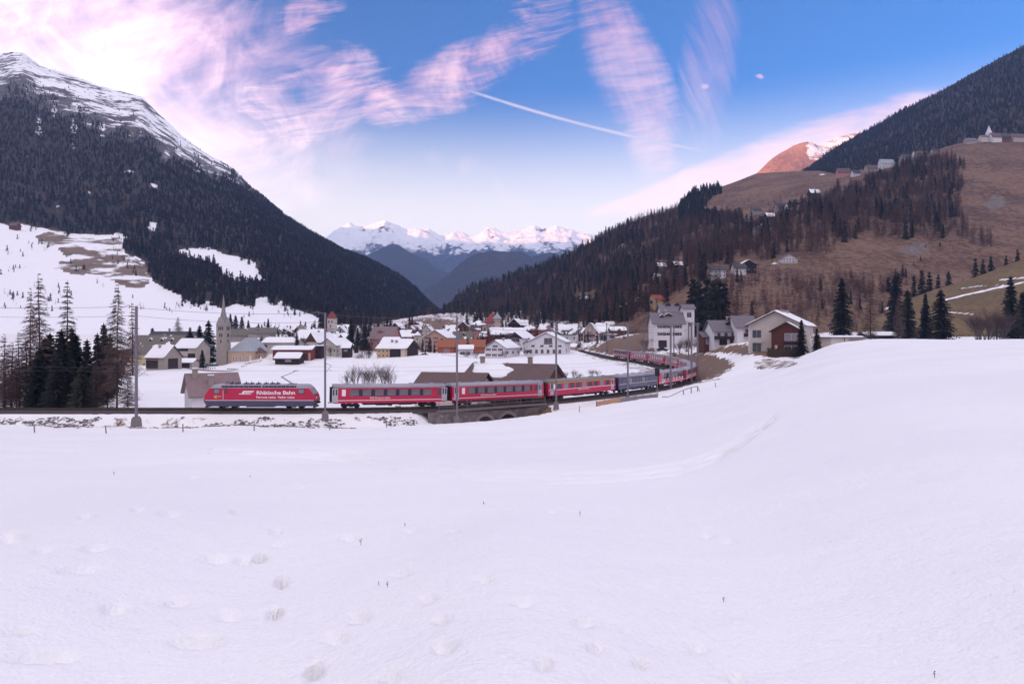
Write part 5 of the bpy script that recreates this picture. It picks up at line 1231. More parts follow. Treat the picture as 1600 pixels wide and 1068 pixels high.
# rubble poking through the embankment snow
rub = MB(); rs = random.Random(9)
ICO = [(0, 0, 1), (.9, 0, .4), (.3, .85, .4), (-.7, .5, .4), (-.7, -.5, .4), (.3, -.85, .4), (0, 0, -.5)]
ICF = [(0, 1, 2), (0, 2, 3), (0, 3, 4), (0, 4, 5), (0, 5, 1), (6, 2, 1), (6, 3, 2), (6, 4, 3), (6, 5, 4), (6, 1, 5)]
cand = []
for _ in range(5200):
    x = rs.uniform(-110, -14); y = track_at(s_of(x, 100))[1] - rs.uniform(2.9, 6.0); cand.append((x, y))
cand = np.array(cand); dens = fbm(cand[:, 0] / 5.0, cand[:, 1] / 1.6, 91, 3); kz = dens > (.50 + .05 * (cand[:, 0] > -55))
cz = ground(cand[None, :, 0], cand[None, :, 1], False)[0]
for (x, y), z, k in zip(cand, cz, kz):
    if not k or rs.random() < .45: continue
    s = rs.uniform(.10, .30); a = rs.random() * 6.28
    rub.add([(x + (v[0] * math.cos(a) - v[1] * math.sin(a)) * s * rs.uniform(.8, 1.3), y + (v[0] * math.sin(a) + v[1] * math.cos(a)) * s, z + v[2] * s * .55) for v in ICO], ICF)
me = bpy.data.meshes.new('embankment_rubble'); me.from_pydata(rub.v, [], rub.f); o = obj('embankment_rubble', me, mat('rubble', (0.17, 0.135, 0.145), .95, .4, 3.0)); tag(o, kind='stuff')
# dead weed stalks sticking out of the near snow
for i, (p, q, hpx) in enumerate(((563, 851, 12), (605, 917, 10), (592, 914, 7), (633, 822, 6), (391, 746, 4), (906, 806, 9), (1130, 940, 9), (1460, 1058, 12), (178, 743, 7), (756, 788, 5))):
    Yg = 40.0
    for _ in range(60):   # walk along the sight line to the snow
        zg = float(ground(np.array([[(p - 800) / F * Yg]]), np.array([[Yg]]), False)[0, 0]); q_ = HZ + (ZC - zg) / Yg * F
        Yg *= 1 - np.clip((q - q_) / 900.0, -.2, .2)
    a = Vector(((p - 800) / F * Yg, Yg, zg)); h = hpx * .8 / F * Yg
    o = thing('weed_stalk', 'dead dark weed stalk poking out of the smooth foreground snow', 'weed', a, i, 'weed stalks in the snow')
    MB().tube((0, 0, -.05), (h * .15, 0, h), .0010 * Yg ** .5, .0007 * Yg ** .5, 5).tube((h * .08, 0, h * .5), (-h * .2, h * .1, h * .85), .0014 * Yg ** .5, .001 * Yg ** .5, 4).build('stem', bark, o)
    MB().tube((h * .13, 0, h * .93), (h * .17, 0, h * 1.1), .0022 * Yg ** .5, .001 * Yg ** .5, 6).build('seed_head', bark, o)
# ================================================================== BUILDINGS
PL = dict(cream=(.62, .55, .50), white=(.70, .67, .70), beige=(.46, .40, .35), pink=(.50, .235, .215), salmon=(.52, .32, .255), orange=(.36, .115, .065), dark=(.045, .032, .034), brown=(.125, .060, .045),
          redwood=(.20, .050, .040), yellow=(.56, .40, .22), grey=(.36, .32, .31), stone=(.33, .28, .25), chapel=(.50, .36, .27), palepink=(.60, .45, .42), ochre=(.50, .42, .28))
RL = dict(grey=(.17, .15, .175), brown=(.135, .090, .090), green=(.150, .135, .120), orange=(.31, .11, .065), red=(.27, .065, .055), dark=(.07, .06, .07), mauve=(.24, .17, .18), steel=(.34, .36, .40))
def wm(n): return mat('plaster ' + n if n not in ('brown', 'dark', 'redwood', 'orange') else 'timber ' + n, PL[n], .85, .16, .8, bump=.15, spec=.15, streak=None if n not in ('brown', 'dark', 'redwood', 'orange') else (6, 6, .5))
def rm_(n): return mat('roofing ' + n, RL[n], .75, .28, 1.3, bump=.3, spec=.2)
FRAME_W = mat('window frame', (.55, .52, .54), .6, .1, 2.0); FRAME_D = mat('dark window frame', (.09, .05, .045), .6, .1, 2.0)
SHUT = mat('shutter', (.13, .085, .075), .7, .2, 2.0); SNOW = snow_mat()
WM = {}
def win_mesh(kind, w, h, m):
    k = (kind, round(w, 2), round(h, 2), m.name)
    if k not in WM:
        mb = MB()
        if kind == 'frame':
            t = .10
            mb.box(-w/2, w/2, -.06, .03, -h/2, -h/2 + t).box(-w/2, w/2, -.06, .03, h/2 - t, h/2).box(-w/2, -w/2 + t, -.06, .03, -h/2 + t, h/2 - t).box(w/2 - t, w/2, -.06, .03, -h/2 + t, h/2 - t)
            if w > 1.0: mb.box(-.035, .035, -.05, .02, -h/2 + t, h/2 - t)
        else: mb.box(-w/2, w/2, -.03, .02, -h/2, h/2)
        WM[k] = mb.mesh(kind); WM[k].materials.append(m)
    return WM[k]
def window(root, face, u, z, w, h, W, D, shutters=False, fm=None, pane=None):
    """on the wall: u along the face seen from outside, left to right"""
    fm = fm or FRAME_W
    o = obj('window', win_mesh('frame', w, h, fm), None, root)
    if face == 'f': o.location = (u, -D/2, z)
    elif face == 'r': o.location = (W/2, u, z); o.rotation_euler = (0, 0, R(90))
    elif face == 'l': o.location = (-W/2, -u, z); o.rotation_euler = (0, 0, R(-90))
    obj('pane', win_mesh('pane', w - .12, h - .12, pane or GLASS), None, o)
    if shutters:
        for s in (-1, 1):
            q = obj('shutter', win_mesh('shutter', w * .46, h, SHUT), None, o); q.location = (s * (w * .73 + .02), -.02, 0)
    return o
def snow_cover(c00, c10, c11, c01, thick, bare, seed, root, name='roof_snow', n=14, m=9, patch=None):
    if bare > 0: n, m = 44, 22
    """lumpy snow on one roof plane (eave-left, eave-right, ridge-right, ridge-left); bare 0..1"""
    c00, c10, c11, c01 = map(Vector, (c00, c10, c11, c01)); nor = (c10 - c00).cross(c01 - c00).normalized()
    if nor.z < 0: nor = -nor
    V = []
    U, Wv = np.meshgrid(np.linspace(0, 1, n), np.linspace(0, 1, m)); L = (c10 - c00).length; H = (c01 - c00).length
    nz = fbm(U * L / 3.0 + seed * 3.7, Wv * H / 3.0 + seed, int(seed), 5)
    ed = np.minimum(np.minimum(U, 1 - U) * L, np.minimum(Wv, 1 - Wv + .3) * H)
    tt = thick * np.clip(ed / .5, 0, 1) * (.7 + .6 * nz) - (thick * 2.2) * np.clip((bare * 1.1 - nz + .12 * (1 - np.clip(ed / 1.2, 0, 1)) * (bare > 0)) * 7, 0, 1)
    if patch is not None:
        ins = np.minimum(np.minimum(U - patch[0], patch[1] - U) * L, np.minimum(Wv - patch[2], patch[3] - Wv) * H) + (nz - .5) * 5.0
        tt = np.clip(ins * .5, -.12, thick)
    for i in range(m):
        for j in range(n):
            u, w = U[i, j], Wv[i, j]; b = (c00 * (1 - u) + c10 * u) * (1 - w) + (c01 * (1 - u) + c11 * u) * w
            V.append(b + nor * (.01 + tt[i, j] if tt[i, j] > 0 else max(tt[i, j], -.12)))
    return obj(name, mesh_np(name, [tuple(v) for v in V], grid_faces(m, n), True), SNOW, root)
def house(label, x0, x1, qb, qe, qr, Y, dep, ridge='x', rot=0, wall='white', roof='grey', snow=0.0, bare=0.0, win=(), extra=(), chim=(), over=.7, name='house', cat='house', base=3.0, shut=False, fm=None, gable=None, door=None, balc=(), dorm=(), thick=.28, group=None, patch=None):
    W = (x1 - x0) / F * Y; pc = (x0 + x1) / 2
    b = at(pc, qb, Y); H = (qb - qe) / F * Y
    zr = (ZC - (qr - HZ) / F * (Y if ridge == 'y' else Y + dep / 2)) - b.z
    if ridge in ('x', 'hip', 'y'): zr = max(zr, H + .5)
    root = thing(name, label, cat, (b.x, b.y + dep / 2, b.z), R(rot), group)
    w2, d2 = W / 2, dep / 2; o = over
    if ridge == 'flat':
        MB().box(-w2, w2, -d2, d2, -base, H).build('wall', wm(wall), root)
        rf = MB().box(-w2 - o, w2 + o, -d2 - o, d2 + o, H, H + .3).build('roof', rm_(roof), root)
        if snow: snow_cover((-w2 - o, -d2 - o, H + .3), (w2 + o, -d2 - o, H + .3), (w2 + o, d2 + o, H + .3), (-w2 - o, d2 + o, H + .3), snow, bare, pc, rf)
    elif ridge in ('x', 'y'):
        if ridge == 'x': MB().prism([(-d2, -base), (d2, -base), (d2, H), (0, zr - .12), (-d2, H)], 'x', -w2, w2).build('wall', wm(wall), root)
        else: MB().prism([(-w2, -base), (w2, -base), (w2, H), (0, zr - .12), (-w2, H)], 'y', -d2, d2).build('wall', wm(wall), root)
        half = d2 if ridge == 'x' else w2; ln = (w2 if ridge == 'x' else d2) + o; t = .22
        sl = (zr - H) / half; e = half + o; ze = H - sl * o
        sec = [(-e, ze), (0, zr), (e, ze), (e, ze + t), (0, zr + t), (-e, ze + t)]
        rf = MB().prism(sec, 'x' if ridge == 'x' else 'y', -ln, ln).build('roof', rm_(roof), root)
        if snow:
            for s in (-1, 1):
                if ridge == 'x': snow_cover((-ln, s * e, ze + t), (ln, s * e, ze + t), (ln, 0, zr + t), (-ln, 0, zr + t), snow, bare, pc + s, rf, patch=patch)
                else: snow_cover((s * e, -ln, ze + t), (s * e, ln, ze + t), (0, ln, zr + t), (0, -ln, zr + t), snow, bare, pc + s + 9, rf)
        if gable:     # timber cladding in the gable
            if ridge == 'y':
                MB().prism([(-w2 + .02, H - .4), (w2 - .02, H - .4), (w2 - .02, H - .1), (0, zr - .3), (-w2 + .02, H - .1)], 'y', -d2 - .05, -d2 + .02).build('gable_cladding', wm(gable), root)
            else:
                for s in (-1, 1): MB().prism([(-d2 + .02, H - .6), (d2 - .02, H - .6), (d2 - .02, H - .1), (0, zr - .3), (-d2 + .02, H - .1)], 'x', s * (w2 + .05), s * (w2 - .02)).build('gable_cladding', wm(gable), root)
    elif ridge == 'hip':
        MB().box(-w2, w2, -d2, d2, -base, H).build('wall', wm(wall), root)
        rl = max(w2 - d2, .15); e = o
        V = [(-w2 - e, -d2 - e, H), (w2 + e, -d2 - e, H), (w2 + e, d2 + e, H), (-w2 - e, d2 + e, H), (-rl, 0, zr), (rl, 0, zr)]
        rf = MB().add(V, [(0, 1, 5, 4), (1, 2, 5), (2, 3, 4, 5), (3, 0, 4), (3, 2, 1, 0)]).build('roof', rm_(roof), root)
        if snow: snow_cover(V[0], V[1], V[5], V[4], snow, bare, pc, rf)
    def zroof(x, y):
        return (zr - (zr - H) * abs(y) / d2) if ridge == 'x' else (zr - (zr - H) * abs(x) / w2) if ridge == 'y' else (H if ridge == 'flat' else zr - (zr - H) * max(abs(y) / d2, max(0, abs(x) - (w2 - d2)) / d2))
    for (u, v) in chim:
        x, y = u * w2, v * d2; z = zroof(x, y)
        c = MB().box(x - .4, x + .4, y - .35, y + .35, z - .5, z + 1.5).box(x - .5, x + .5, y - .45, y + .45, z + 1.5, z + 1.65).build('chimney', wm('stone'), rf)
        MB().box(x - .48, x + .48, y - .43, y + .43, z + 1.65, z + 1.8).build('chimney_snow', SNOW, c)
    for it in win:      # face, columns, rows, w, h [, first z, storey, u0, u1]
        f, nc, nr, ww, wh = it[:5]; z0 = it[5] if len(it) > 5 else 1.5; st = it[6] if len(it) > 6 else 2.8
        span = (W if f == 'f' else dep); u0 = it[7] * span if len(it) > 7 else -.40 * span; u1 = it[8] * span if len(it) > 8 else .40 * span
        for r in range(nr):
            for c in range(nc):
                u = (u0 + u1) / 2 if nc == 1 else u0 + (u1 - u0) * c / (nc - 1)
                window(root, f, u, z0 + r * st, ww, wh, W, dep, shut, fm)
    for (f, u, z, ww, wh, kind) in extra:
        span = W if f == 'f' else dep; uu = u * span; zz = z * H
        if kind == 'win': window(root, f, uu, zz, ww, wh, W, dep, False, fm)
        elif kind == 'winl': window(root, f, uu, zz, ww, wh, W, dep, False, fm, GLASS_L)
        else:
            o_ = MB().box(-ww/2, ww/2, -.08, .03, -wh/2, wh/2).build('door' if kind == 'door' else 'panel', wm('dark' if kind in ('door', 'dark') else kind), root)
            o_.location = (uu, -dep/2, zz) if f == 'f' else (W/2, uu, zz) if f == 'r' else (-W/2, -uu, zz)
            if f != 'f': o_.rotation_euler = (0, 0, R(90 if f == 'r' else -90))
    for (f, u0, u1, z, m) in balc:
        span = W if f == 'f' else dep; a, c = u0 * span, u1 * span; zz = z * H
        bb = MB().box(a, c, -1.2, .0, zz - .12, zz).box(a, c, -1.22, -1.14, zz, zz + 1.0).box(a, a + .08, -1.2, 0, zz, zz + 1.0).box(c - .08, c, -1.2, 0, zz, zz + 1.0).build('balcony', wm(m), root)
        if f == 'f': bb.location = (0, -dep/2, 0)
        else: bb.location = (W/2, 0, 0); bb.rotation_euler = (0, 0, R(90))
    for (u, v, dw, m) in dorm:   # small gabled dormers on the front plane
        x = u * w2; y = -v * d2; z = zroof(x, y); d = MB().prism([(x - dw, z - .2), (x + dw, z - .2), (x + dw, z + .9), (x, z + 1.6), (x - dw, z + .9)], 'y', y - .1, y + 2.2).build('dormer', wm(m), rf)
        MB().box(x - dw * .6, x + dw * .6, y - .14, y - .08, z + .1, z + .85).build('dormer_window', GLASS, d)
        MB().prism([(x - dw - .2, z + .85), (x, z + 1.65), (x + dw + .2, z + .85), (x + dw + .2, z + 1.02), (x, z + 1.85), (x - dw - .2, z + 1.02)], 'y', y - .3, y + 2.2).build('dormer_roof', SNOW if snow else rm_(roof), d)
    return root
# ---- roofs just behind the track
house('brown shingle-roofed house with a white gable wall beside the locomotive nose', 275, 345, 648, 617, 584, 112, 10, 'x', 32, 'white', 'mauve', chim=((-.75, -.2), (-.15, -.55)), over=.6, base=4)
house('low dark-roofed house half hidden behind the first and second coaches', 655, 758, 640, 606, 583, 122, 10, 'x', -14, 'cream', 'brown', chim=(), gable=None, base=4)
house('large dark-brown roof with a torn snow patch behind the second coach', 735, 872, 628, 595, 569, 128, 13, 'x', -20, 'brown', 'brown', snow=.22, bare=.60, patch=(.10, .52, .30, .86), chim=((-.80, -.05), (.42, -.05)), base=5, extra=(('r', .1, .75, 3.4, 1.2, 'cream'),))
# ---- left group
house('yellowish farmhouse with wide grey-brown roof and small dormers', 200, 268, 577, 552, 524, 305, 22, 'x', 8, 'ochre', 'green', snow=.2, bare=.72, win=(('f', 5, 1, .9, 1.1, 2.2),), chim=((.05, .15),), dorm=((-.4, .35, .5, 'brown'), (.1, .35, .5, 'brown'), (.55, .35, .5, 'brown')))
house('long dark roof rising behind the yellowish farmhouse', 226, 298, 552, 532, 518, 350, 18, 'x', 0, 'grey', 'dark', chim=((-.3, 0),))
house('grey gabled shed left of the yellowish farmhouse', 194, 222, 556, 541, 525, 325, 12, 'y', -8, 'grey', 'green', snow=.25, win=(('f', 2, 1, .8, 1.0),))
house('small house with thick white roof, red-brown porch and stone corner', 230, 265, 579, 557, 540, 268, 9, 'x', -18, 'stone', 'brown', snow=.35, extra=(('f', -.18, .45, 6.0, 3.2, 'dark'), ('f', -.18, .88, 6.4, 1.0, 'redwood'), ('r', 0, .5, 5, 4, 'dark'), ('f', -.3, .62, 1.6, .8, 'winl'), ('f', -.02, .62, 1.6, .8, 'winl')), chim=((-.2, -.3),))
house('beige house with broad white roof and a lattice of small panes', 274, 310, 566, 543, 530, 305, 11, 'x', -8, 'beige', 'grey', snow=.35, win=(('f', 6, 2, 1.2, 1.1, 1.0, 1.5, -.38, .1),), extra=(('f', .3, .35, 3.5, 3.5, 'dark'), ('f', -.15, .86, 6, 1.2, 'dark')), chim=((.2, .1),))
house('small dark wooden shed half hidden by bare trees left of the track grove', 150, 178, 585, 570, 560, 240, 7, 'x', 0, 'brown', 'grey', snow=.25)
house('low brown wooden barn with snowy roof on the meadow edge', 158, 206, 560, 545, 533, 320, 10, 'x', 5, 'brown', 'grey', snow=.3, bare=.3)
house('tiny brown hay hut on the white slope behind the tall mast', 203, 212, 505, 500, 495, 470, 6, 'x', 0, 'brown', 'brown', cat='hut', name='hay_hut')
house('brown hay hut at the upper edge of the white meadow', 14, 26, 357, 352, 348, 885, 8, 'x', 0, 'brown', 'brown', cat='hut', name='hay_hut')
house('white-roofed garage beside the stone porch house', 276, 300, 576, 566, 561, 282, 6, 'x', 0, 'beige', 'grey', snow=.3, extra=(('f', 0, .5, 4.5, 2, 'dark'),))
# ---- behind and right of the church
house('long grey-green roof directly behind the church nave', 352, 392, 534, 524, 514, 395, 16, 'x', 3, 'grey', 'green', snow=.2, bare=.7, chim=((0, 0),))
house('long grey-roofed building with pale gable behind the little chapel', 384, 424, 533, 520, 512, 385, 14, 'x', 14, 'grey', 'green', win=(('r', 2, 2, .9, 1.1),))
house('small white-roofed house squeezed between church and flat-roofed house', 380, 399, 545, 536, 529, 350, 9, 'x', 0, 'beige', 'grey', snow=.35, win=(('f', 3, 1, .8, 1.0),))
house('low house with layered white roofs beside the little chapel', 384, 400, 558, 546, 539, 325, 8, 'x', 0, 'beige', 'grey', snow=.35, win=(('f', 3, 1, .8, 1.0),))
house('beige modern house with a flat snowy roof and dark loggia', 410, 462, 560, 535, 528, 318, 12, 'x', 0, 'cream', 'grey', snow=.35, win=(('f', 3, 1, 2.2, 1.6, 5.3, 2.8, -.05, .42),), extra=(('f', .18, .3, 7, 2.8, 'dark'), ('f', -.42, .72, 2.0, 2.0, 'dark')), chim=((.75, -.2),))
house('long red-beamed hall with dark open bays below the flat-roofed house', 426, 486, 569, 546, 541, 298, 8, 'x', 0, 'redwood', 'grey', snow=.2, extra=(('f', -.26, .45, 6.6, 3.6, 'dark'), ('f', .20, .45, 6.6, 3.6, 'dark'), ('f', -.03, .45, .7, 4.2, 'salmon'), ('f', .46, .45, .8, 4.2, 'salmon')), name='open_hall', cat='hall')  # dark panels on the wall stand in for shade inside the bays
house('low dark shed with curved snowy roof in the field', 430, 468, 570, 559, 552, 284, 6, 'x', -4, 'dark', 'dark', snow=.4, extra=(('f', .05, .6, 2.5, .9, 'winl'),), name='shed', cat='shed')
house('white-roofed house with blue sheet on its roof', 462, 492, 545, 528, 516, 345, 12, 'x', -12, 'beige', 'grey', snow=.35, win=(('f', 4, 1, .9, 1.1),), extra=(('r', 0, .5, 1.2, 1.4, 'win'),))
house('chalet with steep snowy gable above the red-beamed hall', 485, 505, 550, 533, 520, 320, 14, 'y', -22, 'cream', 'brown', snow=.35, gable='brown', win=(('f', 2, 1, 1.0, 1.1, 3.2),), extra=(('f', 0, .35, 4.2, 2.6, 'dark'),))
house('dark timber block at the end of the red-beamed hall', 487, 502, 566, 541, 538, 305, 7, 'flat', 0, 'dark', 'dark', snow=.25, name='timber_block', cat='building')
house('beige house with a low snowy gable and two small window rows', 505, 535, 553, 539, 529, 318, 14, 'y', -20, 'cream', 'brown', snow=.35, win=(('f', 4, 1, .8, 1.0, 1.6), ('r', 3, 1, .9, 1.0, 1.6)))
house('dark wooden cabin with white roof beside the beige gable', 534, 546, 552, 543, 537, 312, 6, 'x', 0, 'dark', 'dark', snow=.4, extra=(('f', 0, .5, 1.6, .8, 'winl'),))
for i, (a_, b_, c_, d_, e_, Yd, r_, w_, lb) in enumerate(((440, 462, 530, 523, 517, 420, 0, 'grey', 'grey-roofed house at the foot of the snow slope, left of the red-roofed tower'), (463, 486, 527, 520, 513, 430, 10, 'cream', 'pale house with grey gable below the snow slope'), (488, 506, 530, 522, 515, 400, -10, 'beige', 'snow-roofed house just left of the red-roofed tower'), (522, 540, 529, 519, 510, 395, 0, 'beige', 'house with broad white roof just right of the red-roofed tower'),
        (512, 528, 540, 531, 523, 370, -15, 'salmon', 'narrow snow-roofed house below the red-roofed tower'), (526, 541, 536, 527, 521, 380, 10, 'grey', 'grey snow-roofed house between tower and dark spruces'), (470, 484, 538, 530, 525, 372, 0, 'grey', 'small snow-roofed house behind the blue-sheeted roof'), (524, 538, 546, 538, 532, 348, -10, 'pink', 'small reddish house with a white roof behind the beige gable'), (534, 545, 520, 513, 508, 430, 0, 'white', 'tiny white-roofed house beside the dark spruces'))):
    house(lb, a_, b_, c_, d_, e_, Yd, 9, 'x' if i % 3 else 'y', r_, w_, 'grey' if i % 2 else 'brown', snow=.35, bare=0 if i % 2 else .25, win=(('f', 3, 1, .8, 1.0, 1.4),))
rs = random.Random(77)
for (p0, p1, q0, q1, Y0, Y1, n, lb, gp) in ((432, 545, 519, 543, 430, 350, 15, 'small snow-roofed house in the crowded cluster below the red-roofed tower', 'houses crowded below the tower'), (620, 765, 511, 532, 480, 400, 11, 'small snow-roofed house among trees between the brown knoll and the hotel', 'houses between knoll and hotel'), (818, 962, 512, 530, 470, 400, 10, 'small snow-roofed house at the foot of the wood behind the station', 'houses at the foot of the wood')):
    for i in range(n):
        t = (i + rs.random() * .8) / n; u = rs.random(); px_ = p0 + (p1 - p0) * ((i * .618) % 1); qq = q0 + (q1 - q0) * u; Yq = Y0 + (Y1 - Y0) * u; wd = rs.uniform(11, 18); hh = rs.uniform(7, 10)
        house(lb, px_ - wd / 2, px_ + wd / 2, qq + 3, qq - hh + 3, qq - hh - rs.uniform(3, 6), Yq, rs.uniform(8, 11), rs.choice('xxy'), rs.uniform(-28, 20), rs.choice(('cream', 'beige', 'brown', 'grey', 'palepink', 'brown', 'redwood') if p0 < 500 else ('redwood', 'salmon', 'brown', 'pink', 'orange', 'brown', 'cream')), rs.choice(('grey', 'brown', 'dark')), snow=.32, bare=rs.choice((0, .3, .45, .55)), win=(('f', 3, rs.choice((1, 2)), .8, 1.0, 1.2, 2.0),), group=gp, chim=((rs.uniform(-.5, .5), -.1),) if i % 2 else ())
# ---- centre
house('pink-red house with steep grey roof and a gabled dormer', 580, 618, 551, 528, 511, 365, 12, 'x', -10, 'pink', 'mauve', win=(('f', 4, 2, 1.0, 1.5, 1.7, 3.2), ('r', 2, 2, .9, 1.2, 1.7, 3.0)), dorm=((-.25, .55, 1.9, 'pink'),), chim=((-.85, 0),))
house('yellow barn house with thick white roof, dark barn doors and black gable', 593, 643, 559, 544, 531, 288, 13, 'x', -16, 'yellow', 'brown', snow=.4, win=(('f', 3, 2, .9, .9, 1.0, 1.9, -.42, -.14),), extra=(('f', .13, .46, 5.0, 3.6, 'dark'), ('f', .40, .48, 1.8, 3.8, 'cream'), ('r', 0, .5, 11, 3.8, 'dark')), gable='dark', chim=((-.2, -.45), (.12, -.5)), base=2)
house('low white-roofed house tucked behind the yellow barn house', 597, 622, 550, 535, 528, 318, 9, 'x', -5, 'pink', 'brown', snow=.4)
house('low pinkish terrace above the yellow barn house', 620, 648, 540, 526, 522, 400, 8, 'x', 0, 'palepink', 'grey', snow=.3, win=(('f', 5, 1, .8, .9, 2.6),))
house('small cream tower-like house beside the spruce', 647, 657, 541, 524, 518, 390, 5, 'hip', 0, 'cream', 'grey', snow=.3, win=(('f', 1, 2, .9, 1.1, 1.6, 2.6),))
house('tall salmon apartment house with snowy gable and four window rows', 668, 704, 550, 527, 516, 345, 16, 'y', -14, 'salmon', 'brown', snow=.35, win=(('f', 2, 4, 1.2, 1.2, 1.0, 2.05, -.36, .02),), extra=(('f', .30, .75, 1.6, 2.4, 'dark'),), shut=True, gable=None)
house('orange timber house with a wide pale window', 683, 708, 555, 541, 531, 322, 9, 'x', 4, 'orange', 'orange', extra=(('f', .05, .55, 2.6, 1.3, 'winl'),))
house('long orange-roofed timber building behind the white garage front', 709, 756, 556, 541, 531, 326, 10, 'x', 0, 'orange', 'orange', snow=.2, bare=.74, win=(('f', 3, 1, 1.2, 1.0, 1.5, 2.8, .1, .42),))
house('small white garage-like house with two dark windows before the orange roof', 716, 738, 558, 545, 540, 300, 6, 'x', 0, 'white', 'grey', snow=.35, extra=(('f', -.2, .5, 2.2, 1.2, 'win'), ('f', .25, .5, 1.4, 1.2, 'win')))
house('grey-roofed house between the salmon block and the hotel', 708, 737, 545, 530, 518, 370, 10, 'x', 0, 'grey', 'green', snow=.2, bare=.7, win=(('f', 3, 1, .9, 1.0),), dorm=((.1, .5, .6, 'brown'),))
house('grand pale pink hotel wing with rows of arched windows', 735, 760, 541, 507, 500, 448, 14, 'hip', 0, 'palepink', 'grey', snow=.2, bare=.4, win=(('f', 5, 4, .95, 1.9, 1.8, 3.2),), name='hotel_wing', cat='hotel', fm=FRAME_D)
house('central hotel block with red mansard roof', 757, 780, 538, 504, 488, 456, 14, 'hip', 0, 'palepink', 'red', win=(('f', 4, 4, 1.0, 1.9, 1.8, 3.2),), name='hotel_block', cat='hotel', fm=FRAME_D, over=.9)
house('square hotel turret with pale pointed roof', 771, 783, 520, 498, 489, 454, 5, 'hip', 0, 'palepink', 'steel', win=(('f', 2, 3, .9, 1.5, 1.5, 2.8),), name='hotel_turret', cat='tower')
house('red timber chalet with steel-grey roof below the hotel', 764, 800, 536, 522, 512, 400, 12, 'x', 12, 'redwood', 'steel', snow=.2, bare=.45, win=(('f', 4, 2, 1.0, 1.0, 1.2, 2.4),), balc=(('f', -.45, .45, .5, 'brown'),))
house('red timber house with small snowy roof right of the hotel', 798, 822, 531, 520, 513, 395, 10, 'x', -10, 'redwood', 'grey', snow=.35, win=(('f', 3, 1, .9, 1.0, 1.4),))
house('dark villa with broken white roofs right of the hotel', 797, 817, 517, 507, 498, 460, 10, 'y', -20, 'dark', 'grey', snow=.35, bare=.2, win=(('f', 2, 1, .9, 1.0, 1.4),))
house('white house with dark glazed gable and long snowy roof', 802, 828, 549, 528, 519, 330, 14, 'y', -26, 'white', 'dark', snow=.35, gable='dark', win=(('r', 2, 2, .9, 1.1, 1.2, 2.5), ('f', 2, 1, 1.0, 1.1, 1.2)), extra=(('f', 0, .85, 4.5, 1.8, 'win'),))
house('white gabled house with three rows of shuttered windows', 767, 803, 560, 543, 532, 288, 15, 'y', -24, 'white', 'dark', snow=.35, win=(('f', 3, 2, 1.1, 1.0, 1.5, 2.3, -.33, .25), ('r', 3, 1, 1.0, 1.0, 2.5)), extra=(('f', .0, 1.12, 2.4, .9, 'win'),), shut=True, chim=((.2, -.2),))
house('large white house with glazed gable beside the field', 831, 890, 553, 534, 520, 290, 18, 'y', -12, 'white', 'dark', snow=.35, win=(('f', 4, 1, 1.6, 1.0, 3.4, 2.8, -.36, .36), ('f', 6, 1, 1.2, 1.8, 1.1, 2.8, -.42, .36)), extra=(('f', .05, 1.12, 3.6, 2.2, 'win'), ('f', .05, .86, 3.8, .5, 'dark'), ('r', .1, .4, .8, 1.2, 'win'), ('r', -.25, .3, .9, 1.6, 'door')), chim=((.35, .0),), base=2)
house('narrow white annex at the left flank of the large white house', 826, 842, 552, 535, 528, 300, 14, 'y', -16, 'white', 'dark', snow=.35, win=(('f', 1, 3, 1.0, .9, 1.0, 1.7, 0, .1),))
house('white house with patchy dark roof and round window behind the large one', 875, 903, 533, 521, 507, 365, 12, 'x', -10, 'white', 'dark', snow=.35, bare=.42, win=(('f', 3, 1, 1.0, 1.1, 1.6), ('r', 2, 1, .9, 1.0)), chim=((0, 0),))
house('small pinkish outbuilding at the corner of the large white house', 888, 902, 548, 542, 538, 320, 7, 'x', -20, 'palepink', 'grey', snow=.35)
house('tall multi-roofed house behind the lattice masts', 915, 938, 535, 519, 505, 385, 12, 'y', -14, 'palepink', 'grey', snow=.3, bare=.3, win=(('f', 3, 3, .9, 1.1, 1.2, 2.2),), balc=(('f', -.3, .3, .62, 'brown'),))
house('grey house with white roof patches next to the multi-roofed one', 934, 952, 531, 518, 508, 395, 11, 'x', -12, 'grey', 'dark', snow=.35, bare=.25, win=(('f', 3, 1, .9, 1.1, 1.6),))
house('small white flat-roofed bungalow above the brown knoll', 950, 963, 531, 523, 520, 345, 6, 'flat', 0, 'white', 'grey', snow=.25, extra=(('f', 0, .6, 2.6, .9, 'win'),))
house('small dark barn with snow on its roof behind the bungalow', 955, 978, 524, 516, 511, 370, 8, 'x', 0, 'brown', 'dark', snow=.25, bare=.35)
# ---- right of the curve
house('big white house with arched door and grey roof behind the curve', 1023, 1071, 543, 505, 489, 280, 15, 'x', -4, 'white', 'grey', snow=.2, bare=.83, win=(('f', 2, 2, 1.5, 1.2, 5.6, 3.0, -.25, -.02), ('f', 1, 2, 1.9, 1.3, 5.6, 3.0, .20, .34)), extra=(('f', -.20, .16, 3.4, 2.9, 'door'),), dorm=((.1, .4, 1.4, 'dark'), (-.35, .5, .8, 'dark')), chim=((-.05, -.1),), shut=True)
house('taller rear wing of the big white house with long grey roof', 1036, 1083, 530, 487, 476, 298, 14, 'x', -4, 'white', 'grey', win=(('f', 1, 2, 1.6, 1.6, 9.0, 3.6, .42, .44),), extra=(('f', .36, .52, 2.0, 1.0, 'win'),), dorm=((-.45, .25, 1.0, 'dark'), (.15, .25, 1.0, 'dark')))
house('white side wing of the big white house with square windows', 1070, 1086, 537, 482, 476, 285, 9, 'x', -4, 'white', 'grey', extra=(('f', 0, .82, 2.0, 2.2, 'win'), ('f', .1, .55, 1.8, 1.6, 'win')))
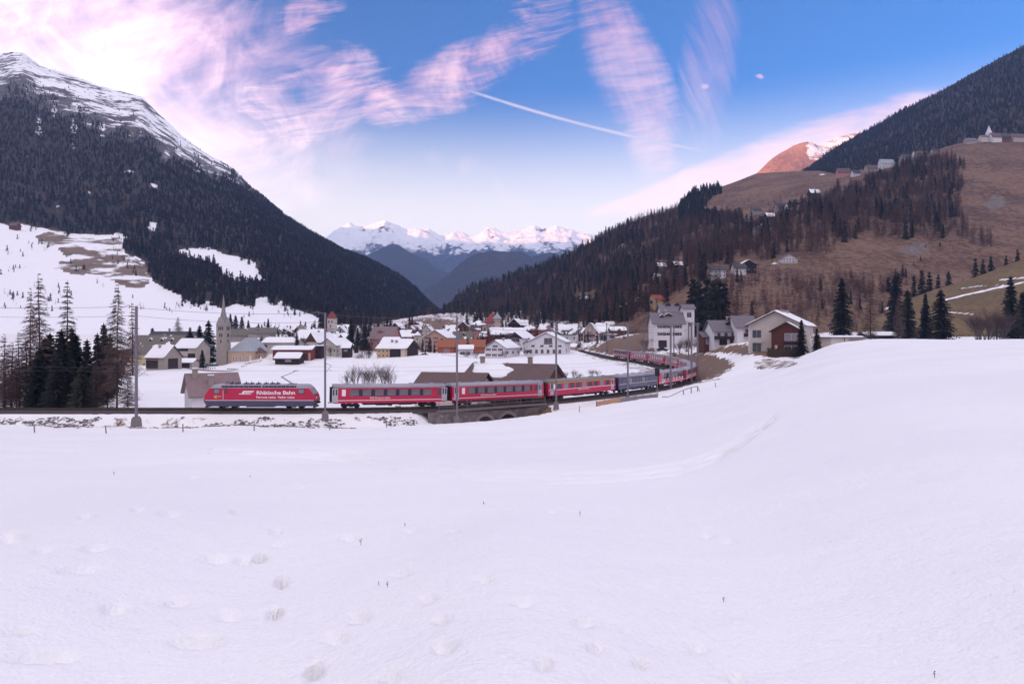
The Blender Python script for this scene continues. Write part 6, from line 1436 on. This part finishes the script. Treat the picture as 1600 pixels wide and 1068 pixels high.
house('yellow house with red roof high above the big white house', 1019, 1036, 476, 467, 461, 430, 9, 'x', 22, 'yellow', 'red', win=(('f', 2, 1, 1.0, 1.1, 1.8), ('l', 2, 1, .9, 1.0, 1.8)), extra=(('l', 0, .5, 3.2, 2.2, 'win'),))
house('low grey-roofed annex with big panes left of the balcony house', 1100, 1117, 540, 526, 519, 236, 9, 'x', 0, 'brown', 'grey', extra=(('f', .05, .5, 2.9, 1.9, 'winl'),))
house('white chalet with dark balcony and grey roof near the spruce clump', 1116, 1153, 540, 517, 501, 230, 12, 'x', 0, 'white', 'grey', win=(('f', 3, 1, 1.2, 1.7, 3.6, 2.8, -.3, .3),), extra=(('f', -.12, .24, 2.6, 2.0, 'dark'), ('f', .3, .24, 2.2, 2.0, 'redwood')), balc=(('f', -.5, .5, .46, 'dark'),), chim=((.55, -.1),), dorm=((.55, .5, 1.1, 'dark'),))
house('second white balcony chalet stepping back beside the big gable house', 1152, 1184, 537, 511, 494, 226, 12, 'x', 0, 'white', 'grey', extra=(('f', .18, .72, 2.4, 1.7, 'dark'), ('f', .22, .22, 2.0, 2.0, 'redwood')), balc=(('f', -.18, .5, .45, 'dark'),), win=(('f', 1, 1, 1.2, 1.5, 4.2, 2.8, -.05, -.03),))
def chalet():
    Y = 186; r = house('big cream chalet with brown barge boards and white side wall', 1199, 1281, 555, 507, 486.5, Y, 17, 'y', -32, 'cream', 'brown', snow=.3, over=1.1, base=3,
        extra=(('f', -.34, .70, 2.5, 2.3, 'win'), ('f', -.34, .26, 2.5, 2.6, 'win'), ('r', -.30, .72, .8, 1.3, 'winl'), ('r', -.05, .72, .8, 1.3, 'winl'), ('r', .2, .72, .8, 1.3, 'winl'), ('r', .38, .72, .8, 1.3, 'winl'), ('r', -.30, .30, .8, 1.3, 'winl'), ('r', .2, .30, .8, 1.3, 'winl')), chim=())
    W = 82 / F * Y; d = 17.0
    px = MB().prism([(-.5, -3), (7.2, -3), (7.2, 6.6), (3.35, 8.9), (-.5, 6.6)], 'y', -d/2 - 2.6, -d/2 + .3).build('timber_bay', mat('timber bay boards', (.115, .042, .034), .85, .3, .8, streak=(6, 6, .5)), r)
    MB().prism([(-1.1, 6.55), (3.35, 9.15), (7.8, 6.55), (7.8, 6.3), (3.35, 8.9), (-1.1, 6.3)], 'y', -d/2 - 3.2, -d/2 + .3).build('bay_roof', rm_('brown'), px)
    snow_cover((3.4, -d/2 - 3.1, 9.16), (3.4, -d/2 + .2, 9.16), (7.8, -d/2 + .2, 6.6), (7.8, -d/2 - 3.1, 6.6), .15, 0, 3, px)
    for z, m in ((5.0, GLASS_L), (1.8, GLASS)):
        w_ = obj('window', win_mesh('frame', 3.4, 2.0, FRAME_W), None, px); w_.location = (4.6, -d/2 - 2.62, z); obj('pane', win_mesh('pane', 3.3, 1.9, m), None, w_)
    MB().box(2.6, 6.8, -d/2 - 2.9, -d/2 - 2.6, 3.1, 3.6).build('balcony_rail', wm('dark'), px)
    MB().box(.4, 1.1, -d/2 - 2.75, -d/2 - 2.6, 1.6, 2.8).build('meter_box', wm('cream'), px)
    for i in range(9): MB().box(-W/2 - .02, -W/2 + .55, -d/2 - .06, -d/2 + .3, .2 + i * .95, .2 + i * .95 + .6).build('quoin', wm('white'), r)
    for i in range(4):
        c = MB().box(-.35, .35, -.5, .5, 0, 1.2).box(-.45, .45, -.6, .6, 1.2, 1.35).build('chimney', wm('grey'), r); c.location = (.6 + i * .2, -d/2 + 3.0 + i * 2.6, 11.2)
    for i in range(2): s = MB().box(-.5, .5, -.9, .9, -.08, .08).build('skylight', GLASS, r); s.location = (3.3, -d/2 + 6 + i * 4, 10.35); s.rotation_euler = (0, R(25), 0)
    MB().box(-W/2 + 1.2, -W/2 + 4.0, -d/2 - .8, -d/2, 3.4, 3.65).box(-W/2 + 1.2, -W/2 + 4.0, -d/2 - .82, -d/2 - .76, 3.65, 4.4).box(-W/2 + 1.2, -W/2 + 4.0, -d/2 - .8, -d/2, .0, .25).build('balcony', wm('cream'), r)
    return r
chalet()
b = at(1228, 556, 176); hd = MB(); rs = random.Random(4)
for _ in range(900):
    x, y, z = rs.uniform(-4.6, 4.6), rs.uniform(-.7, .7), rs.uniform(0, 2.1); s = .22
    q_ = [Vector((x + rs.uniform(-s, s), y + rs.uniform(-s, s), z + rs.uniform(-s, s))) for _ in range(3)]; hd.add(q_, [(0, 1, 2)])
me = bpy.data.meshes.new('hedge'); me.from_pydata(hd.v, [], hd.f); o = thing('garden_hedge', 'clipped brown-green hedge at the foot of the big chalet', 'hedge', b, R(-17)); obj('foliage', me, leaf_mat('hedge leaves', (.045, .032, .02), (.10, .06, .035)), o); MB().box(-4.4, 4.4, -.45, .45, -.6, 1.8).build('stems', bark, o)
house('long flat-roofed white garage half sunk in the snow beside the chalet', 1296, 1350, 545, 528, 524, 180, 9, 'flat', 4, 'cream', 'grey', snow=.35, over=.5, base=2, extra=(('f', .55 * .5, .6, 4.5, 1.8, 'grey'), ('f', -.1, .6, .15, 2.4, 'brown')), name='garage', cat='garage')
house('tiny dark house with snowy roof above the chalet', 1261, 1279, 484, 473, 466, 420, 9, 'y', 0, 'dark', 'dark', snow=.35)
house('low dark barn with snowy roof behind the bare larch', 1356, 1402, 531, 524, 520, 255, 7, 'x', 0, 'dark', 'dark', snow=.35, name='barn', cat='barn')
# ---- houses on the hillside, from the terrain
def hill(label, x0, x1, qb, qe, qr, wall, roof='dark', ridge='x', rot=0, M=MR, lo=2, hi=None, **k):
    pc = (x0 + x1) / 2; dd = (M.p[lo:hi] - pc) ** 2 + (M.q[lo:hi] - qb) ** 2; i = np.unravel_index(np.argmin(dd), dd.shape); Yh = float(M.G[lo:hi][i][1])
    return house(label, x0, x1, qb, qe, qr, Yh - 2, 9, ridge, rot, wall, roof, base=10, **k)
hill('white two-storey house at the lower edge of the larch wood', 1110, 1134, 433, 421, 417, 'white', 'dark', win=(('f', 4, 2, 1.0, 1.2, 1.2, 2.4),), hi=60)
hill('dark timber chalet beside the white hillside house', 1158, 1182, 424, 413, 406, 'dark', 'dark', 'y', hi=60, win=(('f', 3, 1, 1.0, 1.0, 1.4),), snow=.2, bare=.3)
hill('white house in front of the dark hillside chalet', 1148, 1166, 427, 418, 412, 'white', 'dark', hi=60, win=(('f', 3, 1, .9, 1.0, 1.4),))
hill('white hillside house with broad gable and dark window band', 1223, 1246, 411, 403, 397, 'white', 'grey', 'y', hi=60, win=(('f', 5, 2, 1.0, .9, 1.0, 1.9),))
for a_, b_, c_, d_, e_, w_, lb in ((1027, 1041, 424, 416, 411, 'grey', 'grey house almost hidden in the larch wood'), (1054, 1067, 421, 414, 409, 'dark', 'dark house with white patches deep in the larch wood'), (1024, 1034, 437, 431, 428, 'white', 'tiny white hut low in the larch wood'), (906, 922, 473, 467, 463, 'grey', 'small house at the snowy clearing in the left part of the wood'), (967, 981, 486, 479, 474, 'palepink', 'pale pink house at the lower edge of the wood'), (988, 999, 477, 470, 465, 'beige', 'beige house with pale roof at the lower edge of the wood')):
    hill(lb, a_, b_, c_, d_, e_, w_, 'dark', 'x', 10, snow=.2, bare=.3, win=(('f', 3, 1, .9, 1.0, 1.4),), hi=80)
for a_, b_, c_, d_, e_, w_, sn, rr_, lb in ((1164, 1178, 352, 346, 341, 'dark', 0, 'x', 'dark barn at the lower end of the middle hamlet'), (1180, 1194, 365, 358, 353, 'grey', 0, 'x', 'grey barn below the middle hamlet'), (1176, 1190, 335, 329, 325, 'grey', 0, 'x', 'grey stone house left of the white gable in the middle hamlet'), (1198, 1212, 345, 338, 333, 'dark', .2, 'x', 'dark house with white trim in the middle hamlet'), (1214, 1224, 332, 323, 317, 'grey', 0, 'x', 'stone house behind the white gable of the middle hamlet'), (1224, 1232, 333, 324, 317, 'white', 0, 'y', 'tall narrow white gable house of the middle hamlet'), (1192, 1206, 360, 353, 348, 'white', 0, 'x', 'white cottage below the middle hamlet'), (1236, 1250, 322, 316, 312, 'dark', 0, 'x', 'dark barn between the middle and upper hamlet'), (1266, 1282, 309, 301, 296, 'dark', .2, 'x', 'dark chalet alone on the meadow below the upper hamlet')):
    hill(lb, a_, b_, c_, d_, e_, w_, 'dark', rr_, 8, snow=sn, win=(('f', 2, 1, 1.0, 1.1, 1.6),))
for a_, b_, c_, d_, e_, w_, ro, lb in ((1309, 1330, 276, 269, 263, 'pink', 'brown', 'reddish house at the lower end of the hilltop hamlet'), (1333, 1345, 275, 270, 266, 'white', 'dark', 'small white house beside the reddish one of the hilltop hamlet'), (1354, 1372, 270, 263, 258, 'beige', 'brown', 'beige house with brown roof on the hilltop shelf'), (1376, 1398, 263, 255, 249, 'white', 'steel', 'white barn with pale roof on the hilltop shelf'), (1410, 1424, 250, 245, 241, 'grey', 'dark', 'grey house under trees on the hilltop shelf'), (1429, 1452, 248, 241, 236, 'white', 'brown', 'white house with brown roof on the hilltop shelf'), (1458, 1470, 241, 236, 233, 'beige', 'dark', 'small beige house next to the brown-roofed one on the shelf'), (1510, 1528, 224, 219, 216, 'grey', 'grey', 'low grey house left of the hilltop church'), (1550, 1566, 222, 214, 208, 'white', 'brown', 'white house attached to the hilltop church'), (1566, 1580, 222, 213, 208, 'brown', 'dark', 'brown timber house right of the hilltop church'), (1582, 1606, 221, 214, 209, 'beige', 'brown', 'long beige house at the end of the hilltop hamlet')):
    hill(lb, a_, b_, c_, d_, e_, w_, ro, 'x', 6, win=(('f', 3, 1, 1.0, 1.2, 1.8),))
# ---- churches
def church():
    Y = 298; s = Y / F; b = at(345.5, 574, Y); root = thing('village_church', 'church with slim stone tower, pointed spire and orange-beige nave', 'church', (b.x, b.y + 2.5, b.z), R(-8))
    w = 2.15; H = (574 - 506) * s; st = wm('stone'); tip = (574 - 458) * s
    MB().box(-w, w, -w, w, -3, H).build('tower', st, root)
    MB().box(-w - .15, w + .15, -w - .15, w + .15, H - .25, H).box(-w - .1, w + .1, -w - .1, w + .1, H * .62, H * .62 + .18).build('cornice', wm('grey'), root)
    for fc in range(4):
        g = MB().prism([(-w - .05, H), (w + .05, H), (0, H + 3.2)], 'y', -w - .04, -w + .25).build('gablet', wm('grey'), root); g.rotation_euler = (0, 0, R(90 * fc))
    n = 8; rr = w * 1.02
    MB().add([(math.cos(2 * math.pi * (i + .5) / n) * rr, math.sin(2 * math.pi * (i + .5) / n) * rr, H) for i in range(n)] + [(math.cos(2 * math.pi * (i + .5) / n) * .9, math.sin(2 * math.pi * (i + .5) / n) * .9, H + 5.2) for i in range(n)] + [(0, 0, tip)],
             [(i, (i + 1) % n, n + (i + 1) % n, n + i) for i in range(n)] + [(n + i, n + (i + 1) % n, 2 * n) for i in range(n)]).build('spire', mat('spire shingle', (.25, .225, .225), .8, .2, 1.5), root)
    MB().tube((0, 0, tip - .3), (0, 0, tip + 1.1), .05, .04, 5).tube((-.35, 0, tip + .6), (.35, 0, tip + .6), .04, .04, 5).build('cross', dark_m, root)
    for z, k in ((H - 1.9, 3), (H - 4.9, 2), (H - 7.5, 1)):
        for i in range(k):
            for fc in (0, 1):
                o = MB().box(-.28, .28, -w - .03, -w + .05, z - .75, z + .55).tube((0, -w - .03, z + .55), (0, -w + .05, z + .55), .28, .28, 10).build('belfry_opening', GLASS, root)
                o.location = ((i - (k - 1) / 2) * .85, 0, 0) if fc == 0 else (0, (i - (k - 1) / 2) * .85, 0); o.rotation_euler = (0, 0, R(90 * fc))
    # nave with a three-sided choir towards the field
    zn = (572 - 547) * s; zrg = (572 - 525.5) * s
    poly = [(-4.6, 13), (-4.6, -1.5), (-4.2, -2.2), (4.2, -2.2), (6.6, 1.0), (6.6, 13)]
    nv = thing('tmp', None, None); bpy.data.objects.remove(nv)
    ox, oy = 6.6, 1.6
    nave = MB().prism([(x + ox, y + oy) for x, y in poly], 'z', -3, zn).build('nave', wm('chapel'), root)
    ex = [(x * 1.07 + ox, (y - 3) * 1.05 + 3 + oy) for x, y in poly]; rdg = [(1.0 + ox, 3.6 + oy, zrg), (1.0 + ox, 13.5 + oy, zrg)]
    V = [(x, y, zn) for x, y in ex] + rdg
    MB().add(V, [(0, 1, 6, 7), (1, 2, 6), (2, 3, 6), (3, 4, 6), (4, 5, 7, 6), (5, 0, 7), (5, 4, 3, 2, 1, 0)]).build('nave_roof', rm_('steel'), root)
    for x in (-1.6, 1.6):
        o = MB().box(-.5, .5, -.06, .06, -1.3, 1.0).tube((0, -.06, 1.0), (0, .06, 1.0), .5, .5, 12).build('church_window', wm('white'), nave); o.location = (x + ox, -2.2 + oy, zn * .52)
        MB().box(-.28, .28, -.10, -.05, -1.05, 1.0).tube((0, -.10, 1.0), (0, -.05, 1.0), .28, .28, 12).build('pane', GLASS_L, o)
    o = MB().box(-.5, .5, -.06, .06, -1.3, 1.0).tube((0, -.06, 1.0), (0, .06, 1.0), .5, .5, 12).build('church_window', wm('white'), nave); o.location = (5.4 + ox, -.6 + oy, zn * .52); o.rotation_euler = (0, 0, R(53))
church()
house('small orange-beige chapel hut with pointed dark roof at the churchyard gate', 397, 411, 565, 551, 542, 303, 4, 'hip', 0, 'chapel', 'brown', extra=(('f', .1, .6, .7, .9, 'win'),), name='gate_chapel', cat='chapel', over=.5)
def churchyard():
    wp = [at(278, 588, 282), at(300, 589, 278), at(330, 591, 274), at(360, 592, 272), at(386, 591, 275), at(398, 586, 284), at(408, 575, 296), at(407, 567, 306), at(398, 562, 312)]
    root = thing('churchyard_wall', 'low pinkish plaster wall curving round the churchyard', 'wall', wp[0]); m = mat('churchyard plaster', (.42, .31, .30), .9, .2, 1.0)
    for i, (a, b_) in enumerate(zip(wp, wp[1:])):
        a = a - wp[0]; b_ = b_ - wp[0]; d = (b_ - a); n = Vector((-d.y, d.x, 0)).normalized() * .25
        h = Vector((0, 0, 3.4)); dn = Vector((0, 0, -2))
        vs = [a - n + dn, b_ - n + dn, b_ + n + dn, a + n + dn, a - n + h, b_ - n + h, b_ + n + h, a + n + h]
        MB().add(vs, [(0, 1, 5, 4), (2, 3, 7, 6), (4, 5, 6, 7), (1, 2, 6, 5), (3, 0, 4, 7)]).build('wall_section', m, root)
        n2 = n * 1.3; c = Vector((0, 0, .12)); vs = [a - n2 + h, b_ - n2 + h, b_ + n2 + h, a + n2 + h, a - n2 + h + c, b_ - n2 + h + c, b_ + n2 + h + c, a + n2 + h + c]
        MB().add(vs, [(0, 1, 5, 4), (2, 3, 7, 6), (4, 5, 6, 7), (1, 2, 6, 5), (3, 0, 4, 7)]).build('coping', SNOW if i % 2 == 0 else m, root)
    # raised churchyard snow and gravestones
    V = [tuple(p_ + Vector((0, 0, 2.6))) for p_ in wp] + [tuple(at(330, 568, 318)), tuple(at(285, 572, 312))]
    c0 = np.mean(np.array(V), 0); me = bpy.data.meshes.new('churchyard'); me.from_pydata(V + [tuple(c0)], [], [(i, (i + 1) % len(V), len(V)) for i in range(len(V))]); tag(obj('churchyard_snow', me, SNOW), kind='structure')
    gs = MB().box(-.32, .32, -.1, .1, -.5, .8).tube((0, -.1, .8), (0, .1, .8), .32, .32, 8).mesh('stone'); gs.materials.append(mat('gravestone', (.09, .085, .10), .7, .3, 2.0))
    gb = MB().box(-.5, .5, -.2, .2, -.6, .08).mesh('plinth'); gb.materials.append(conc_m)
    rs = random.Random(2)
    for p0, p1, q0, q1, Yg, n, lb in ((376, 396, 581, 581, 282, 9, 'dark gravestone in the front row inside the curved wall'), (378, 400, 576, 573, 288, 10, 'dark gravestone in the second row near the choir'), (383, 402, 572, 568, 294, 9, 'dark gravestone in the third row behind the choir'), (322, 340, 572, 573, 296, 8, 'dark gravestone below the tower'), (356, 372, 580, 580, 281, 6, 'dark gravestone along the inside of the front wall'), (318, 336, 578, 579, 284, 6, 'dark gravestone left of the choir')):
        for i in range(n):
            t = i / (n - 1); a = at(p0 + (p1 - p0) * t, q0 + (q1 - q0) * t, Yg); a.z += .1
            g = thing('gravestone', lb, 'gravestone', a, rs.uniform(-.3, .3), 'gravestones: ' + lb[16:]); obj('stone', gs, None, g); obj('plinth', gb, None, g)
churchyard()
def red_tower():
    Y = 405; s = Y / F; b = at(519, 527, Y); root = thing('village_tower', 'square medieval tower with red pyramid roof above the village', 'tower', b, R(-14)); w = 2.1; H = (527 - 497) * s; st = wm('cream')
    MB().box(-w, w, -w, w, -4, H).build('shaft', st, root); MB().box(-w - .15, w + .15, -w - .15, w + .15, H * .42, H * .42 + .3).box(-w - .15, w + .15, -w - .15, w + .15, H - .25, H).build('cornice', wm('stone'), root)
    MB().add([(-w - .35, -w - .35, H), (w + .35, -w - .35, H), (w + .35, w + .35, H), (-w - .35, w + .35, H), (0, 0, H + 4.6)], [(0, 1, 4), (1, 2, 4), (2, 3, 4), (3, 0, 4), (3, 2, 1, 0)]).build('roof', rm_('red'), root)
    for x in (-1.0, 1.0): MB().box(x - .32, x + .32, -w - .04, -w + .05, H * .74, H * .88).build('belfry_opening', GLASS, root)
    MB().box(-.3, .3, -w - .04, -w + .05, H * .52, H * .66).build('belfry_opening', GLASS, root); MB().tube((0, 0, H + 4.4), (0, 0, H + 6), .06, .05, 5).build('finial', dark_m, root)
red_tower()
def hill_church():
    i = np.argmin((MR.p[-8] - 1545) ** 2); Y = 1085; s = Y / F; b = at(1545, 220, Y - 6); root = thing('hilltop_church', 'tiny white hilltop church with a sharp white spire', 'church', b, 0); w = 3.4; H = (220 - 209) * s
    MB().box(-w, w, -w, w, -10, H).build('tower', wm('white'), root)
    MB().add([(-w, -w, H), (w, -w, H), (w, w, H), (-w, w, H), (0, 0, H + 13)], [(0, 1, 4), (1, 2, 4), (2, 3, 4), (3, 0, 4), (3, 2, 1, 0)]).build('spire', wm('white'), root)
    MB().box(-.7, .7, -w - .1, -w + .1, H * .62, H * .82).build('belfry_opening', GLASS, root)
    MB().prism([(-5, -8), (5, -8), (5, 5), (0, 8.5), (-5, 5)], 'x', -14, -w).build('nave', wm('cream'), root); MB().prism([(-5.6, 4.8), (0, 9.0), (5.6, 4.8), (5.6, 4.4), (0, 8.5), (-5.6, 4.4)], 'x', -14.5, -w).build('nave_roof', rm_('grey'), root)
hill_church()
# ---- parked cars
def car(p, q, Y, rot, col, label, i):
    a = at(p, q, Y); r = thing('parked_car', label, 'car', a, R(rot)); m = mat('car paint %d' % i, col, .25, .05, 1.0, spec=.6)
    MB().prism([(-2.1, .35), (2.1, .35), (2.15, .75), (1.4, .92), (-1.95, .95), (-2.15, .8)], 'y', -.85, .85).build('body', m, r)
    MB().prism([(-1.6, .93), (1.1, .93), (.45, 1.42), (-1.2, 1.45)], 'y', -.74, .74).build('cabin', GLASS, r); MB().prism([(-1.2, 1.44), (.45, 1.41), (.4, 1.49), (-1.1, 1.52)], 'y', -.72, .72).build('roof', m, r)
    for x in (-1.35, 1.3):
        for y in (-.8, .8): MB().tube((x, y - .1, .33), (x, y + .1, .33), .33, .33, 12).build('wheel', dark_m, r)
car(1035, 548.5, 268, 5, (.03, .03, .045), 'dark car parked before the big white house', 0); car(1018, 549, 272, 85, (.20, .05, .05), 'dark red car parked beside the brown hedge', 1); car(824, 552, 288, 60, (.04, .04, .05), 'black car parked beside the large white house', 2); car(664, 557, 295, 20, (.25, .05, .06), 'red car parked beside the yellow barn house', 3)
# ---- low garden fences
def fence(pts, label, m, n, h=1.1):
    r = thing('garden_fence', label, 'fence', pts[0]); o0 = pts[0]; rails = MB()
    for a, b in zip(pts, pts[1:]):
        for z in (.45, h - .15): rails.tube(a - o0 + Vector((0, 0, z)), b - o0 + Vector((0, 0, z)), .05, .05, 4)
        for i in range(n):
            c = a.lerp(b, i / n) - o0; MB().box(-.06, .06, -.06, .06, -.6, h).build('post', m, r).location = c
    rails.build('rail', m, r)
fence([at(205, 580, 276), at(232, 582, 274), at(276, 585, 272)], 'dark wooden rail fence in the snow left of the churchyard', bark, 8)
fence([at(984, 552, 286), at(1004, 551, 284), at(1030, 549, 278)], 'brown rail fence before the big white house', bark, 8, 1.4)
fence([at(690, 556, 292), at(720, 561, 284), at(760, 563, 280)], 'low fence along the gardens of the orange houses', bark, 8)
# ================================================================== AIR
hb = MB().box(-9000, 9000, -4600, 13500, -40, 1900).mesh('haze')
hm = bpy.data.materials.new('haze'); hm.use_nodes = True; t = hm.node_tree; t.nodes.clear()
pv_ = t.nodes.new('ShaderNodeVolumePrincipled'); pv_.inputs['Color'].default_value = (.34, .55, 1.0, 1); pv_.inputs['Density'].default_value = 7e-5; pv_.inputs['Anisotropy'].default_value = .1
mo = t.nodes.new('ShaderNodeOutputMaterial'); t.links.new(pv_.outputs[0], mo.inputs['Volume'])
hz = obj('haze', hb, hm); tag(hz, kind='stuff')
